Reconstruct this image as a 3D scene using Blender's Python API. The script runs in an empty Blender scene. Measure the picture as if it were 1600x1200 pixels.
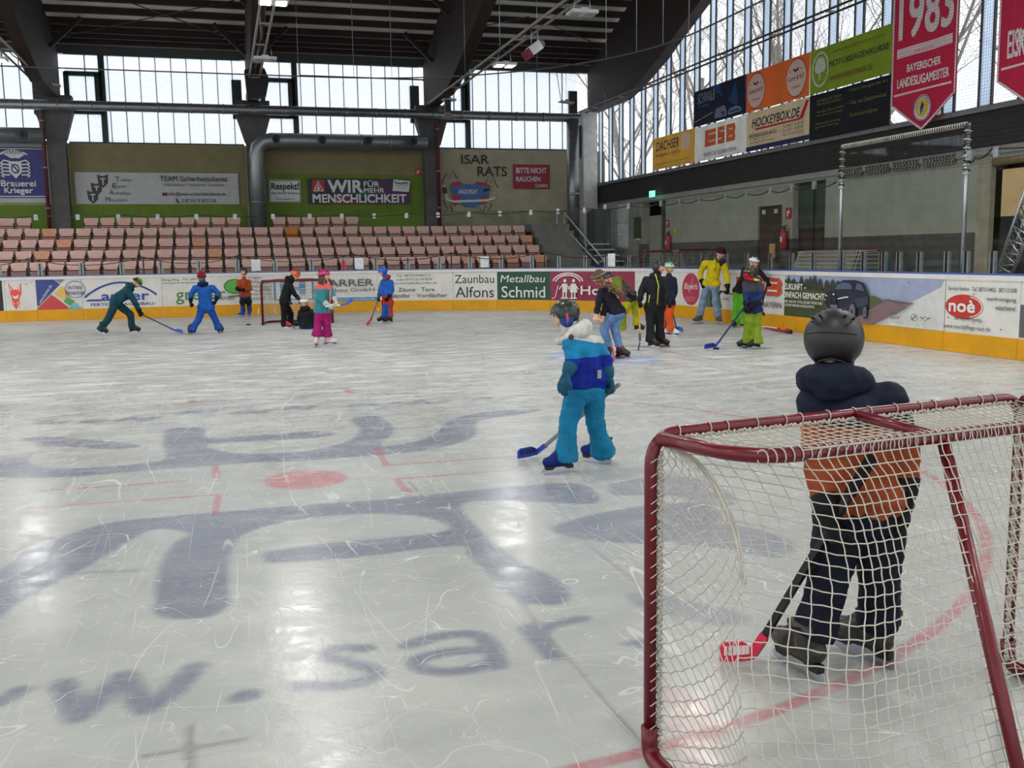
import bpy, bmesh, math, random
import numpy as np
from mathutils import Vector, Matrix, noise as mnoise
from mathutils.geometry import tessellate_polygon

random.seed(7)
SC = bpy.context.scene
COL = SC.collection
PI = math.pi

# ---------------------------------------------------------------- camera
FPX, CAM_H = 1545.9, 1.75
_y, _p, _r = (math.radians(a) for a in (16.077, 7.450, -0.850))
FW = Vector((math.sin(_y) * math.cos(_p), math.cos(_y) * math.cos(_p), -math.sin(_p)))
_r0 = Vector((math.cos(_y), -math.sin(_y), 0))
_u0 = _r0.cross(FW)
RT = _r0 * math.cos(_r) + _u0 * math.sin(_r)
UP = -_r0 * math.sin(_r) + _u0 * math.cos(_r)
CAM = Vector((0, 0, CAM_H))
cd = bpy.data.cameras.new('camera')
cd.sensor_width = 36.0
cd.lens = 36.0 * FPX / 1600.0
cd.clip_start, cd.clip_end = 0.05, 300
cam = bpy.data.objects.new('camera', cd)
COL.objects.link(cam)
cam.matrix_world = Matrix(((RT.x, UP.x, -FW.x, 0), (RT.y, UP.y, -FW.y, 0),
                           (RT.z, UP.z, -FW.z, CAM_H), (0, 0, 0, 1)))
SC.camera = cam

# ---------------------------------------------------------------- sky, exposure
SKY = 1.5
w = bpy.data.worlds.new('overcast_sky')
SC.world = w
w.use_nodes = True
bg = w.node_tree.nodes['Background']
_tc = w.node_tree.nodes.new('ShaderNodeTexCoord')
_nz = w.node_tree.nodes.new('ShaderNodeTexNoise')
_nz.inputs['Scale'].default_value = 2.5
_nz.inputs['Detail'].default_value = 3
_cr = w.node_tree.nodes.new('ShaderNodeValToRGB')
_cr.color_ramp.elements[0].position, _cr.color_ramp.elements[1].position = .3, .7
_cr.color_ramp.elements[0].color = (.84, .92, 1.0, 1)
_cr.color_ramp.elements[1].color = (1.0, 1.0, 1.0, 1)
w.node_tree.links.new(_tc.outputs['Generated'], _nz.inputs['Vector'])
w.node_tree.links.new(_nz.outputs['Fac'], _cr.inputs['Fac'])
w.node_tree.links.new(_cr.outputs['Color'], bg.inputs['Color'])
bg.inputs['Strength'].default_value = SKY
LAMP_W = 150.0          # power of each hall lamp
vs = SC.view_settings
vs.view_transform, vs.look, vs.exposure, vs.gamma = 'Standard', 'None', 0.0, 1.0
vs.use_curve_mapping = False
SC.cycles.use_denoising = True
SC.cycles.max_bounces = 6
SC.cycles.transparent_max_bounces = 40
SC.cycles.caustics_reflective = SC.cycles.caustics_refractive = False
SC.cycles.sample_clamp_indirect = 4.0

# ---------------------------------------------------------------- pixel <-> place
def ray(px, py): return FW * FPX + RT * (px - 800) - UP * (py - 600)
def G(px, py, z=0.0):
    d = ray(px, py); return CAM + d * ((z - CAM_H) / d.z)
def atY(px, py, y):
    d = ray(px, py); return CAM + d * (y / d.y)
def atX(px, py, x):
    d = ray(px, py); return CAM + d * (x / d.x)
def proj(p):
    p = Vector(p) - CAM; z = p.dot(FW)
    return 800 + FPX * p.dot(RT) / z, 600 - FPX * p.dot(UP) / z

# ---------------------------------------------------------------- materials
def lin(c): return tuple(((x / 255) / 12.92 if x / 255 <= .04045 else ((x / 255 + .055) / 1.055) ** 2.4) for x in c)
class NT:
    def __init__(s, m):
        s.t = m.node_tree; s.n = s.t.nodes; s.l = s.t.links
    def new(s, k, **kw):
        n = s.n.new('ShaderNode' + k)
        for a, b in kw.items(): setattr(n, a, b)
        return n
    def put(s, sock, v):
        if isinstance(v, bpy.types.NodeSocket): s.l.new(v, sock)
        elif v is not None: sock.default_value = v
    def math(s, op, a, b=None, c=None, clamp=False):
        n = s.new('Math', operation=op, use_clamp=clamp)
        for i, v in enumerate((a, b, c)): s.put(n.inputs[i], v)
        return n.outputs[0]
    def noise(s, vec, scale, detail=2, rough=.5, dist=0):
        n = s.new('TexNoise'); s.put(n.inputs['Vector'], vec)
        for k, v in (('Scale', scale), ('Detail', detail), ('Roughness', rough), ('Distortion', dist)):
            n.inputs[k].default_value = v
        return n.outputs['Fac']
    def ramp(s, v, a, b, lo=0.0, hi=1.0):
        n = s.new('MapRange', interpolation_type='SMOOTHSTEP'); s.put(n.inputs['Value'], v)
        for k, x in (('From Min', a), ('From Max', b), ('To Min', lo), ('To Max', hi)): n.inputs[k].default_value = x
        return n.outputs['Result']
    def mix(s, f, a, b, blend='MIX'):
        n = s.new('Mix', data_type='RGBA', blend_type=blend)
        s.put(n.inputs[0], f)
        for i, v in ((6, a), (7, b)):
            s.put(n.inputs[i], (*v, 1) if isinstance(v, tuple) and len(v) == 3 else v)
        return n.outputs[2]
_M = {}
def M(name, rgb=(128, 128, 128), rough=.6, metal=0, var=.12, scale=5, bump=0, bscale=60, spec=.4, emit=0, coat=0, aniso=None):
    if name in _M: return _M[name]
    m = bpy.data.materials.new(name); m.use_nodes = True
    t = NT(m); b = t.n['Principled BSDF']
    c = lin(rgb)
    co = t.new('TexCoord').outputs['Object']
    if aniso:
        mp = t.new('Mapping'); t.put(mp.inputs['Vector'], co); mp.inputs['Scale'].default_value = aniso; co = mp.outputs[0]
    f = t.noise(co, scale, 4, .6)
    hi = tuple(min(1, x * (1 + var)) for x in c); lo = tuple(x * (1 - var) for x in c)
    t.put(b.inputs['Base Color'], t.mix(t.ramp(f, .3, .7), lo, hi))
    b.inputs['Roughness'].default_value = rough; b.inputs['Metallic'].default_value = metal
    b.inputs['Specular IOR Level'].default_value = spec
    if coat: b.inputs['Coat Weight'].default_value = coat
    if emit:
        b.inputs['Emission Color'].default_value = (*c, 1); b.inputs['Emission Strength'].default_value = emit
    if bump:
        bn = t.new('Bump'); bn.inputs['Strength'].default_value = min(1, bump); bn.inputs['Distance'].default_value = .01
        t.put(bn.inputs['Height'], t.noise(co, bscale, 4, .6)); t.l.new(bn.outputs[0], b.inputs['Normal'])
    _M[name] = m
    return m
def col(rgb, rough=.55, **kw):
    return M('paint_%02x%02x%02x_%d' % (*rgb, int(rough * 100)), rgb, rough, **kw)
def cloth(rgb, **kw):
    kw = dict(dict(rough=.75, var=.18, scale=9, bump=.35, bscale=35, spec=.2), **kw)
    return M('cloth_%02x%02x%02x' % rgb, tuple(int(c * .86) for c in rgb), **kw)
def glassy(name, tint, fac=.06, rough=.03, milk=0):
    """a pane that lets light straight through with a little reflection (and a little haze)"""
    if name in _M: return _M[name]
    m = bpy.data.materials.new(name); m.use_nodes = True
    t = NT(m); t.n.remove(t.n['Principled BSDF'])
    tr = t.new('BsdfTransparent'); tr.inputs[0].default_value = (*tint, 1)
    gl = t.new('BsdfGlossy'); gl.inputs['Roughness'].default_value = rough
    co = t.new('TexCoord').outputs['Object']
    mx = t.new('MixShader'); fr = t.new('Fresnel'); fr.inputs[0].default_value = 1.45
    t.put(mx.inputs[0], t.math('MULTIPLY', fr.outputs[0], t.ramp(t.noise(co, 3, 3), .2, .8, fac * 6, fac * 12), clamp=True))
    t.l.new(tr.outputs[0], mx.inputs[1]); t.l.new(gl.outputs[0], mx.inputs[2])
    out = mx.outputs[0]
    if milk:
        df = t.new('BsdfTranslucent'); df.inputs[0].default_value = (*tint, 1)
        m2 = t.new('MixShader'); m2.inputs[0].default_value = milk
        t.l.new(out, m2.inputs[1]); t.l.new(df.outputs[0], m2.inputs[2]); out = m2.outputs[0]
    t.l.new(out, t.n['Material Output'].inputs[0])
    _M[name] = m
    return m

# ---------------------------------------------------------------- mesh builder
def frame_of(d):
    d = Vector(d).normalized()
    a = Vector((0, 0, 1)) if abs(d.z) < .95 else Vector((1, 0, 0))
    x = a.cross(d).normalized(); return x, d.cross(x), d
class MB:
    def __init__(s): s.v = []; s.f = []; s.mi = []; s.sm = []; s.mats = []
    def m(s, mat):
        if mat not in s.mats: s.mats.append(mat)
        return s.mats.index(mat)
    def add(s, vs_, fs, mat=None, smooth=False):
        o = len(s.v); s.v.extend(tuple(v) for v in vs_)
        i = s.m(mat) if mat else 0
        for f in fs:
            s.f.append(tuple(o + k for k in f)); s.mi.append(i); s.sm.append(smooth)
        return s
    def box(s, c, size, mat=None, rot=None):
        hx, hy, hz = (x / 2 for x in size); c = Vector(c)
        P = [Vector((x, y, z)) for z in (-hz, hz) for y in (-hy, hy) for x in (-hx, hx)]
        if rot is not None: P = [rot @ p for p in P]
        return s.add([c + p for p in P], [(0, 2, 3, 1), (4, 5, 7, 6), (0, 1, 5, 4), (2, 6, 7, 3), (0, 4, 6, 2), (1, 3, 7, 5)], mat)
    def span(s, a, b, mat=None):
        return s.box([(x + y) / 2 for x, y in zip(a, b)], [abs(y - x) for x, y in zip(a, b)], mat)
    def bar(s, a, b, w_, h_, mat=None):
        """square bar between two points, w across, h upward"""
        a, b = Vector(a), Vector(b); d = (b - a)
        x, y, z = frame_of(d); r = Matrix((x, y, z)).transposed()
        return s.box((a + b) / 2, (w_, h_, d.length), mat, r)
    def tube(s, pts, r, n=8, mat=None, smooth=True, cap=True, closed=False):
        pts = [Vector(p) for p in pts]; N = len(pts)
        rr = r if isinstance(r, (list, tuple)) else [r] * N
        V = []; x = None
        for i, p in enumerate(pts):
            if closed: d = pts[(i + 1) % N] - pts[i - 1]
            else: d = pts[min(i + 1, N - 1)] - pts[max(i - 1, 0)]
            if d.length < 1e-9: d = Vector((0, 0, 1))
            d.normalize()
            if x is None: x = frame_of(d)[0]
            x = (x - d * x.dot(d))
            x = x.normalized() if x.length > 1e-6 else frame_of(d)[0]
            y = d.cross(x)
            for k in range(n):
                a = 2 * PI * k / n
                V.append(p + (x * math.cos(a) + y * math.sin(a)) * rr[i])
        F = []
        for i in range(N if closed else N - 1):
            j = (i + 1) % N
            for k in range(n):
                F.append((i * n + k, i * n + (k + 1) % n, j * n + (k + 1) % n, j * n + k))
        if cap and not closed:
            F.append(tuple(range(n - 1, -1, -1))); F.append(tuple((N - 1) * n + k for k in range(n)))
        return s.add(V, F, mat, smooth)
    def lathe(s, prof, c, axis=(0, 0, 1), n=16, mat=None, smooth=True):
        x, y, z = frame_of(axis); c = Vector(c)
        V = [c + z * h + (x * math.cos(2 * PI * k / n) + y * math.sin(2 * PI * k / n)) * r for r, h in prof for k in range(n)]
        F = [(i * n + k, i * n + (k + 1) % n, (i + 1) * n + (k + 1) % n, (i + 1) * n + k) for i in range(len(prof) - 1) for k in range(n)]
        F.append(tuple(range(n - 1, -1, -1))); F.append(tuple((len(prof) - 1) * n + k for k in range(n)))
        return s.add(V, F, mat, smooth)
    def ball(s, c, r, mat=None, n=12, m=8, rot=None):
        c = Vector(c); r = (r, r, r) if not isinstance(r, (tuple, list)) else r
        V = []
        for i in range(m + 1):
            t = PI * i / m
            for k in range(n):
                p = Vector((math.sin(t) * math.cos(2 * PI * k / n) * r[0], math.sin(t) * math.sin(2 * PI * k / n) * r[1], math.cos(t) * r[2]))
                V.append(c + (rot @ p if rot is not None else p))
        F = [(i * n + k, (i + 1) * n + k, (i + 1) * n + (k + 1) % n, i * n + (k + 1) % n) for i in range(m) for k in range(n)]
        return s.add(V, F, mat, True)
    def prism(s, poly, fn, mat=None):
        """poly: 2-D outline; fn(x, y, side) -> 3-D point, side 0/1"""
        n = len(poly)
        V = [fn(x, y, 0) for x, y in poly] + [fn(x, y, 1) for x, y in poly]
        tri = tessellate_polygon([[Vector((x, y, 0)) for x, y in poly]])
        F = [tuple(t) for t in tri] + [tuple(n + i for i in reversed(t)) for t in tri]
        F += [(i, (i + 1) % n, n + (i + 1) % n, n + i) for i in range(n)]
        return s.add(V, F, mat)
    def mesh(s, name):
        me = bpy.data.meshes.new(name)
        me.from_pydata(s.v, [], s.f)
        for m_ in s.mats: me.materials.append(m_)
        me.polygons.foreach_set('material_index', s.mi)
        me.polygons.foreach_set('use_smooth', s.sm)
        me.update()
        return me
    def build(s, name, mat=None, parent=None):
        if mat: s.mats = [mat] + [x for x in s.mats[1:]] if not s.mats else s.mats
        me = s.mesh(name)
        if fixn(me): pass
        return link(bpy.data.objects.new(name, me), parent)
def fixn(me):
    bm = bmesh.new(); bm.from_mesh(me)
    bmesh.ops.recalc_face_normals(bm, faces=bm.faces); bm.to_mesh(me); bm.free()
def link(o, parent=None):
    COL.objects.link(o)
    if parent is not None:
        o.parent = parent
        r = parent
        off = Vector((0, 0, 0))
        while r is not None and r.get('_w') is None: r = r.parent
        if parent.get('_w') is not None: o.location = -Vector(parent['_w'])
    return o
def tag(o, label=None, cat=None, group=None, kind=None):
    if label: o['label'] = label
    if cat: o['category'] = cat
    if group: o['group'] = group
    if kind: o['kind'] = kind
    return o
def thing(name, label, cat, loc, group=None):
    """Empty at a thing's base; parts are built in world coordinates and hung under it"""
    o = bpy.data.objects.new(name, None); COL.objects.link(o)
    o.empty_display_size = .1
    o.location = loc; o['_w'] = tuple(loc)
    return tag(o, label, cat, group)
def struct(mb, name, mat=None):
    return tag(mb.build(name, mat), kind='structure')
def copy_tree(o, parent=None):
    c = o.copy(); COL.objects.link(c)
    if parent is not None: c.parent = parent
    for ch in list(o.children): copy_tree(ch, c)
    return c

# ---------------------------------------------------------------- lettering
_T = {}
def text2d(s, bold=0.0, shear=0.0, spacing=1.0):
    k = (s, bold, shear, spacing)
    if k in _T: return _T[k]
    cu = bpy.data.curves.new('lettering', 'FONT')
    cu.body = s; cu.size = 1; cu.offset = bold; cu.shear = shear; cu.space_character = spacing
    cu.resolution_u = 3; cu.fill_mode = 'FRONT'
    o = bpy.data.objects.new('lettering', cu); COL.objects.link(o)
    dg = bpy.context.evaluated_depsgraph_get()
    me = bpy.data.meshes.new_from_object(o.evaluated_get(dg))
    V = [(v.co.x, v.co.y) for v in me.vertices]; F = [tuple(p.vertices) for p in me.polygons]
    bpy.data.meshes.remove(me); bpy.data.objects.remove(o); bpy.data.curves.remove(cu)
    xs = [v[0] for v in V] or [0, 1]; ys = [v[1] for v in V] or [0, 1]
    x0, x1, y0, y1 = min(xs), max(xs), min(ys), max(ys)
    V = [((x - x0) / max(1e-6, x1 - x0), (y - y0) / max(1e-6, y1 - y0)) for x, y in V]
    _T[k] = (V, F)
    return _T[k]
class Sign:
    """a flat or curved printed surface: mapf(u, v, d) gives the place of sheet point u, v lifted d"""
    def __init__(s, mapf, W, H, step=.003, d0=.004):
        s.map = mapf; s.W = W; s.H = H; s.mb = MB(); s.d = d0; s.step = step; s.nd = 0
    def up(s): s.d += s.step
    def rect(s, u0, v0, u1, v1, m, up=True):
        if up: s.up()
        n = max(1, math.ceil(abs(u1 - u0) * s.W / .5))
        V = []; F = []
        for i in range(n + 1):
            u = u0 + (u1 - u0) * i / n
            V += [s.map(u, v0, s.d), s.map(u, v1, s.d)]
            if i: F.append((2 * i - 2, 2 * i, 2 * i + 1, 2 * i - 1))
        s.mb.add(V, F, m); return s
    def poly(s, pts, m, up=True):
        if up: s.up()
        tri = tessellate_polygon([[Vector((x * s.W, y * s.H, 0)) for x, y in pts]])
        s.mb.add([s.map(x, y, s.d) for x, y in pts], [tuple(t) for t in tri], m); return s
    def disc(s, cu, cv, ru, rv, m, inner=0, n=28, a0=0, a1=2 * PI, up=True):
        if up: s.up()
        V = []; F = []
        for i in range(n + 1):
            a = a0 + (a1 - a0) * i / n
            for q in (inner, 1):
                V.append(s.map(cu + ru * q * math.cos(a), cv + rv * q * math.sin(a), s.d))
            if i: F.append((2 * i - 2, 2 * i - 1, 2 * i + 1, 2 * i))
        s.mb.add(V, F, m); return s
    def line(s, pts, w_, m, up=True):
        """stroke of width w_ metres through sheet points"""
        if up: s.up()
        P = [Vector((x * s.W, y * s.H)) for x, y in pts]
        V = []; F = []
        for i, p in enumerate(P):
            d = P[min(i + 1, len(P) - 1)] - P[max(i - 1, 0)]
            d = Vector((-d.y, d.x)).normalized() * w_ / 2
            for q in (p + d, p - d): V.append(s.map(q.x / s.W, q.y / s.H, s.d))
            if i: F.append((2 * i - 2, 2 * i, 2 * i + 1, 2 * i - 1))
        s.mb.add(V, F, m); return s
    def text(s, t, u0, v0, u1, v1, m, bold=0.0, shear=0.0, spacing=1.0, up=True):
        if up: s.up()
        V, F = text2d(t, 0, shear, spacing)
        b = bold * (v1 - v0) * s.H * .8
        for i, (p, q) in enumerate(((0, 0), (1, 1), (-1, 1), (1, -1), (-1, -1)) if bold >= .008 else ((0, 0),)):
            du, dv = p * b / s.W, q * b / s.H
            s.mb.add([s.map(u0 + (u1 - u0) * x + du, v0 + (v1 - v0) * y + dv, s.d + i * .0002) for x, y in V], F, m)
        s.d += .001; return s
def flat_map(o, u, v):
    """sheet with origin o (lower left), full-width vector u, full-height vector v"""
    o, u, v = Vector(o), Vector(u), Vector(v); n = u.cross(v).normalized()
    return lambda a, b, d: o + u * a + v * b + n * d
def hung_sign(name, label, cat, o, u, v, back, thick=.01, group=None, sag=0):
    f0 = flat_map(o, u, v)
    u_, v_ = Vector(u), Vector(v); n = u_.cross(v_).normalized()
    if sag:
        f = lambda a, b, d: f0(a, b, d + sag * (math.sin(a * 9 + b * 2) * .5 + math.sin(a * 21 + 1) * .3))
    else: f = f0
    s = Sign(f, u_.length, v_.length)
    k = max(1, int(u_.length / .12)) if sag else 1
    V = []; F = []
    for i in range(k + 1):
        V += [f(i / k, 0, 0), f(i / k, 1, 0), f(i / k, 0, thick * .4), f(i / k, 1, thick * .4)]
    for i in range(k):
        a, b = 4 * i, 4 * i + 4
        F += [(a, a + 1, b + 1, b), (a + 2, b + 2, b + 3, a + 3), (a, b, b + 2, a + 2), (a + 1, a + 3, b + 3, b + 1)]
    F += [(0, 2, 3, 1), (4 * k, 4 * k + 1, 4 * k + 3, 4 * k + 2)]
    s.mb.add(V, F, back)
    s.d = thick * .4
    if sag:
        rect0 = s.rect
        def rect(u0, v0, u1, v1, m, up=True):
            if up: s.up()
            n_ = max(1, math.ceil(abs(u1 - u0) * s.W / .12))
            V = []; F = []
            for i in range(n_ + 1):
                uu = u0 + (u1 - u0) * i / n_
                V += [s.map(uu, v0, s.d), s.map(uu, v1, s.d)]
                if i: F.append((2 * i - 2, 2 * i, 2 * i + 1, 2 * i - 1))
            s.mb.add(V, F, m); return s
        s.rect = rect
    s.done = lambda: finish_sign(s, name, label, cat, group)
    return s
def finish_sign(s, name, label, cat, group=None, parent=None):
    me = s.mb.mesh(name)
    o = link(bpy.data.objects.new(name, me), parent)
    if parent is None: tag(o, label, cat, group)
    return o
ORD = ['first', 'second', 'third', 'fourth', 'fifth', 'sixth', 'seventh', 'eighth', 'ninth', 'tenth', 'eleventh', 'twelfth',
       'thirteenth', 'fourteenth', 'fifteenth', 'sixteenth', 'seventeenth', 'eighteenth', 'nineteenth', 'twentieth']
def ordn(i):
    if i < 20: return ORD[i]
    t = {2: 'twenty', 3: 'thirty', 4: 'forty'}[(i + 1) // 10]; r = (i + 1) % 10
    return (t[:-1] + 'ieth') if r == 0 else t + '-' + ORD[r - 1]
# ================================================================ the ice
ICE_BACK = 32.1
def zp(x, y): return (x / 1.935, 580 + y / 1.935)              # two work views of the photo -> pixels
def zq(x, y): return (600 + x / 1.7143, 500 + y / 1.7143)
def gp(pts, f=None):
    return np.array([tuple(G(*(f(*p) if f else p)))[:2] for p in pts])
def dense(pts, n=6):
    pts = [Vector((*p, 0)) for p in pts]; out = []
    for i in range(len(pts) - 1):
        a, b = pts[max(i - 1, 0)], pts[i]; c, d = pts[i + 1], pts[min(i + 2, len(pts) - 1)]
        for k in range(n):
            t = k / n
            q = .5 * ((2 * b) + (c - a) * t + (2 * a - 5 * b + 4 * c - d) * t * t + (3 * b - a - 3 * c + d) * t ** 3)
            out.append((q.x, q.y))
    out.append((pts[-1].x, pts[-1].y)); return out
NAVY, GREYINK, RED, PALEBLUE, PINK_REFLECT = (112, 117, 136), (128, 130, 128), (184, 118, 126), (140, 165, 205), (196, 146, 152)
PAINT = []   # (kind, ground points, half width or None, blur, colour, strength)
def area(pts, f, c=NAVY, a=.85, blur=.03): PAINT.append(('area', gp(dense(pts + [pts[0]], 4), f), 0, blur, c, a))
def stroke(pts, f, hw, c=NAVY, a=.85, blur=.025, smooth=True):
    PAINT.append(('line', gp(dense(pts, 5) if smooth else pts, f), hw, blur, c, a))
# big lettering frozen into the ice
area([(60, 205), (130, 196), (250, 205), (428, 224), (330, 236), (165, 229), (90, 260), (110, 286), (250, 292), (485, 272), (492, 225), (500, 182), (535, 170), (622, 172), (628, 203), (820, 190), (960, 182), (1018, 188), (960, 201), (760, 212), (632, 222), (660, 240), (760, 250), (930, 240), (1050, 212), (1088, 180), (1062, 150), (1075, 139), (1150, 138), (1193, 180), (1150, 226), (1240, 216), (1300, 195), (1355, 152), (1420, 130), (1548, 116), (1640, 117), (1580, 128), (1450, 150), (1440, 190), (1390, 216), (1300, 236), (1180, 250), (900, 272), (780, 276), (500, 296), (200, 320), (60, 322), (-30, 314), (-20, 268), (70, 258), (130, 232)], zp)
area([(-60, 640), (100, 540), (300, 465), (500, 440), (780, 416), (1000, 398), (1200, 384), (1548, 348), (1760, 342), (1800, 400), (1560, 392), (1400, 400), (1440, 470), (1548, 560), (1700, 640), (1712, 700), (1580, 700), (1500, 640), (1420, 560), (1380, 528), (1100, 560), (850, 580), (795, 568), (830, 540), (1100, 510), (1352, 482), (1300, 445), (1180, 432), (1000, 436), (830, 462), (730, 500), (695, 560), (693, 650), (690, 705), (640, 742), (530, 750), (470, 735), (468, 690), (480, 600), (520, 525), (570, 490), (450, 482), (320, 560), (170, 640), (60, 700), (-60, 780)], zp)
area([(440, 556), (540, 526), (700, 497), (840, 488), (900, 520), (860, 560), (720, 598), (560, 590), (470, 574)], zq, a=.7)
area([(600, 440), (740, 418), (860, 430), (950, 480), (900, 500), (760, 470), (620, 470)], zq, a=.6)
area([(760, 560), (860, 545), (1000, 560), (1100, 600), (1060, 640), (900, 610), (780, 600)], zq, a=.6)
area([(650, 730), (760, 740), (900, 770), (980, 800), (900, 820), (760, 790), (660, 760)], zq, a=.5)
stroke([(-30, 1010), (30, 985), (60, 965)], zp, .05)
stroke([(190, 945), (235, 1045), (300, 990), (375, 920), (440, 1020), (520, 970), (590, 895)], zp, .055, smooth=False, blur=.035)
area([(690, 985), (740, 962), (790, 965), (780, 988), (730, 1000), (692, 998)], zp)
stroke([(1105, 838), (1020, 838), (985, 860), (1060, 882), (1125, 900), (1120, 930), (1030, 950), (905, 952)], zp, .045, blur=.03)
stroke([(1235, 828), (1340, 800), (1440, 798), (1490, 840), (1500, 890)], zp, .05, blur=.03)
stroke([(1480, 845), (1360, 848), (1260, 875), (1290, 905), (1400, 905), (1490, 880)], zp, .045, blur=.03)
stroke([(385, 825), (420, 865), (455, 900)], zq, .05, blur=.03)
stroke([(400, 842), (460, 815), (530, 800)], zq, .04, blur=.03)
area([(630, 868), (690, 855), (760, 866), (700, 880)], zq)
stroke([(245, 610), (425, 601)], zp, .02, a=.7)
stroke([(1205, 173), (1310, 168)], zp, .02, a=.6); stroke([(350, 270), (440, 266)], zq, .025, a=.6)
for a, b, c in ((120, 158, 210), (260, 155, 305), (360, 150, 470), (545, 131, 655), (712, 126, 815), (862, 117, 945), (1062, 106, 1200), (1242, 98, 1350), (1420, 90, 1540)):
    stroke([(a, b), ((a + c) / 2 - 18, b - 9), ((a + c) / 2 + 12, b), (c, b - 10)], zp, .07, a=.8, blur=.06)
# sensor cross and thin grey lines in the ice
stroke([(575, 1075), (575, 1230)], zp, .022, GREYINK, .8, .02); stroke([(430, 1165), (590, 1138), (740, 1113)], zp, .013, GREYINK, .8, .015)
stroke([(640, 752), (711, 827), (775, 897), (845, 978), (915, 1054), (991, 1147), (1030, 1195)], None, .014, (120, 122, 128), .75, .012)
stroke([(790, 690), (822, 727), (903, 832), (1002, 920), (1100, 1000), (1260, 1090)], None, .014, (132, 134, 140), .6, .012)
# face-off spot, blue crease and a pink reflection
SPOT = G(478, 749)
PAINT.append(('area', np.array([(SPOT.x + .33 * math.cos(k / 24 * 2 * PI), SPOT.y + .33 * math.sin(k / 24 * 2 * PI)) for k in range(25)]), 0, .03, RED, .9))
area([(850, 556), (880, 549), (940, 546), (1000, 555), (1035, 566), (960, 571), (900, 571)], None, PALEBLUE, .8, .08)
area([(1040, 1075), (1100, 1090), (1130, 1150), (1110, 1199), (1060, 1199)], None, PINK_REFLECT, .5, .05)  # pink reflection of the red goal base painted into the ice

def axis(lo, a, b, hi, fine, coarse):
    out = list(np.arange(lo, a, coarse)) + list(np.arange(a, b, fine)) + list(np.arange(b, hi + .01, coarse)); return np.array(out)
xs = axis(-26, -6.0, 9.5, 12.3, .04, .9)
ys = [-6, -4, -2, 0, 1.0]; yy = 1.6
while yy < 18: ys.append(yy); yy += max(.02, yy * yy / 3400 * 1.2)
ys = np.array(ys + list(np.arange(18.2, 32.3, .7)))
XX, YY = np.meshgrid(xs, ys); nx, ny = len(xs), len(ys)
co = np.stack([XX.ravel(), YY.ravel(), np.zeros(nx * ny)], 1)
rgba = np.zeros((nx * ny, 4)); rgba[:, :3] = .6
for kind, P, hw, blur, c, a in PAINT:
    pad = hw + blur * 2
    sel = np.where((co[:, 0] > P[:, 0].min() - pad) & (co[:, 0] < P[:, 0].max() + pad) & (co[:, 1] > P[:, 1].min() - pad) & (co[:, 1] < P[:, 1].max() + pad))[0]
    if not len(sel): continue
    q = co[sel, :2]; d = np.full(len(sel), 1e9); ins = np.zeros(len(sel), bool)
    for i in range(len(P) - 1):
        A, B = P[i], P[i + 1]; ab = B - A; L = ab @ ab
        if L < 1e-12: continue
        t = np.clip(((q - A) @ ab) / L, 0, 1)
        d = np.minimum(d, np.hypot(*(q - A - t[:, None] * ab).T))
        if kind == 'area' and A[1] != B[1]:
            cr_ = ((A[1] > q[:, 1]) != (B[1] > q[:, 1])) & (q[:, 0] < (B[0] - A[0]) * (q[:, 1] - A[1]) / (B[1] - A[1]) + A[0]); ins ^= cr_
    sd = np.where(ins, -d, d) if kind == 'area' else d - hw
    k = np.clip(.5 - sd / (2 * blur), 0, 1); k = k * k * (3 - 2 * k) * a
    old = rgba[sel, 3]; use = k > old
    rgba[sel[use], :3] = lin(c); rgba[sel[use], 3] = k[use]
    rgba[sel[~use & (k > 0)], 3] = np.maximum(old[~use & (k > 0)], 0)
# spread the ink colour outward so that blurred edges keep their hue
me = bpy.data.meshes.new('floor')
idx = np.arange(nx * ny).reshape(ny, nx)
fq = np.stack([idx[:-1, :-1], idx[:-1, 1:], idx[1:, 1:], idx[1:, :-1]], -1).reshape(-1, 4)
me.vertices.add(len(co)); me.vertices.foreach_set('co', co.astype(np.float32).ravel())
me.loops.add(fq.size); me.loops.foreach_set('vertex_index', fq.ravel().astype(np.int32))
me.polygons.add(len(fq)); me.polygons.foreach_set('loop_start', np.arange(0, fq.size, 4, dtype=np.int32))
me.polygons.foreach_set('loop_total', np.full(len(fq), 4, np.int32))
me.update(calc_edges=True)
at = me.attributes.new('ice_paint', 'FLOAT_COLOR', 'POINT'); at.data.foreach_set('color', rgba.astype(np.float32).ravel())

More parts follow.
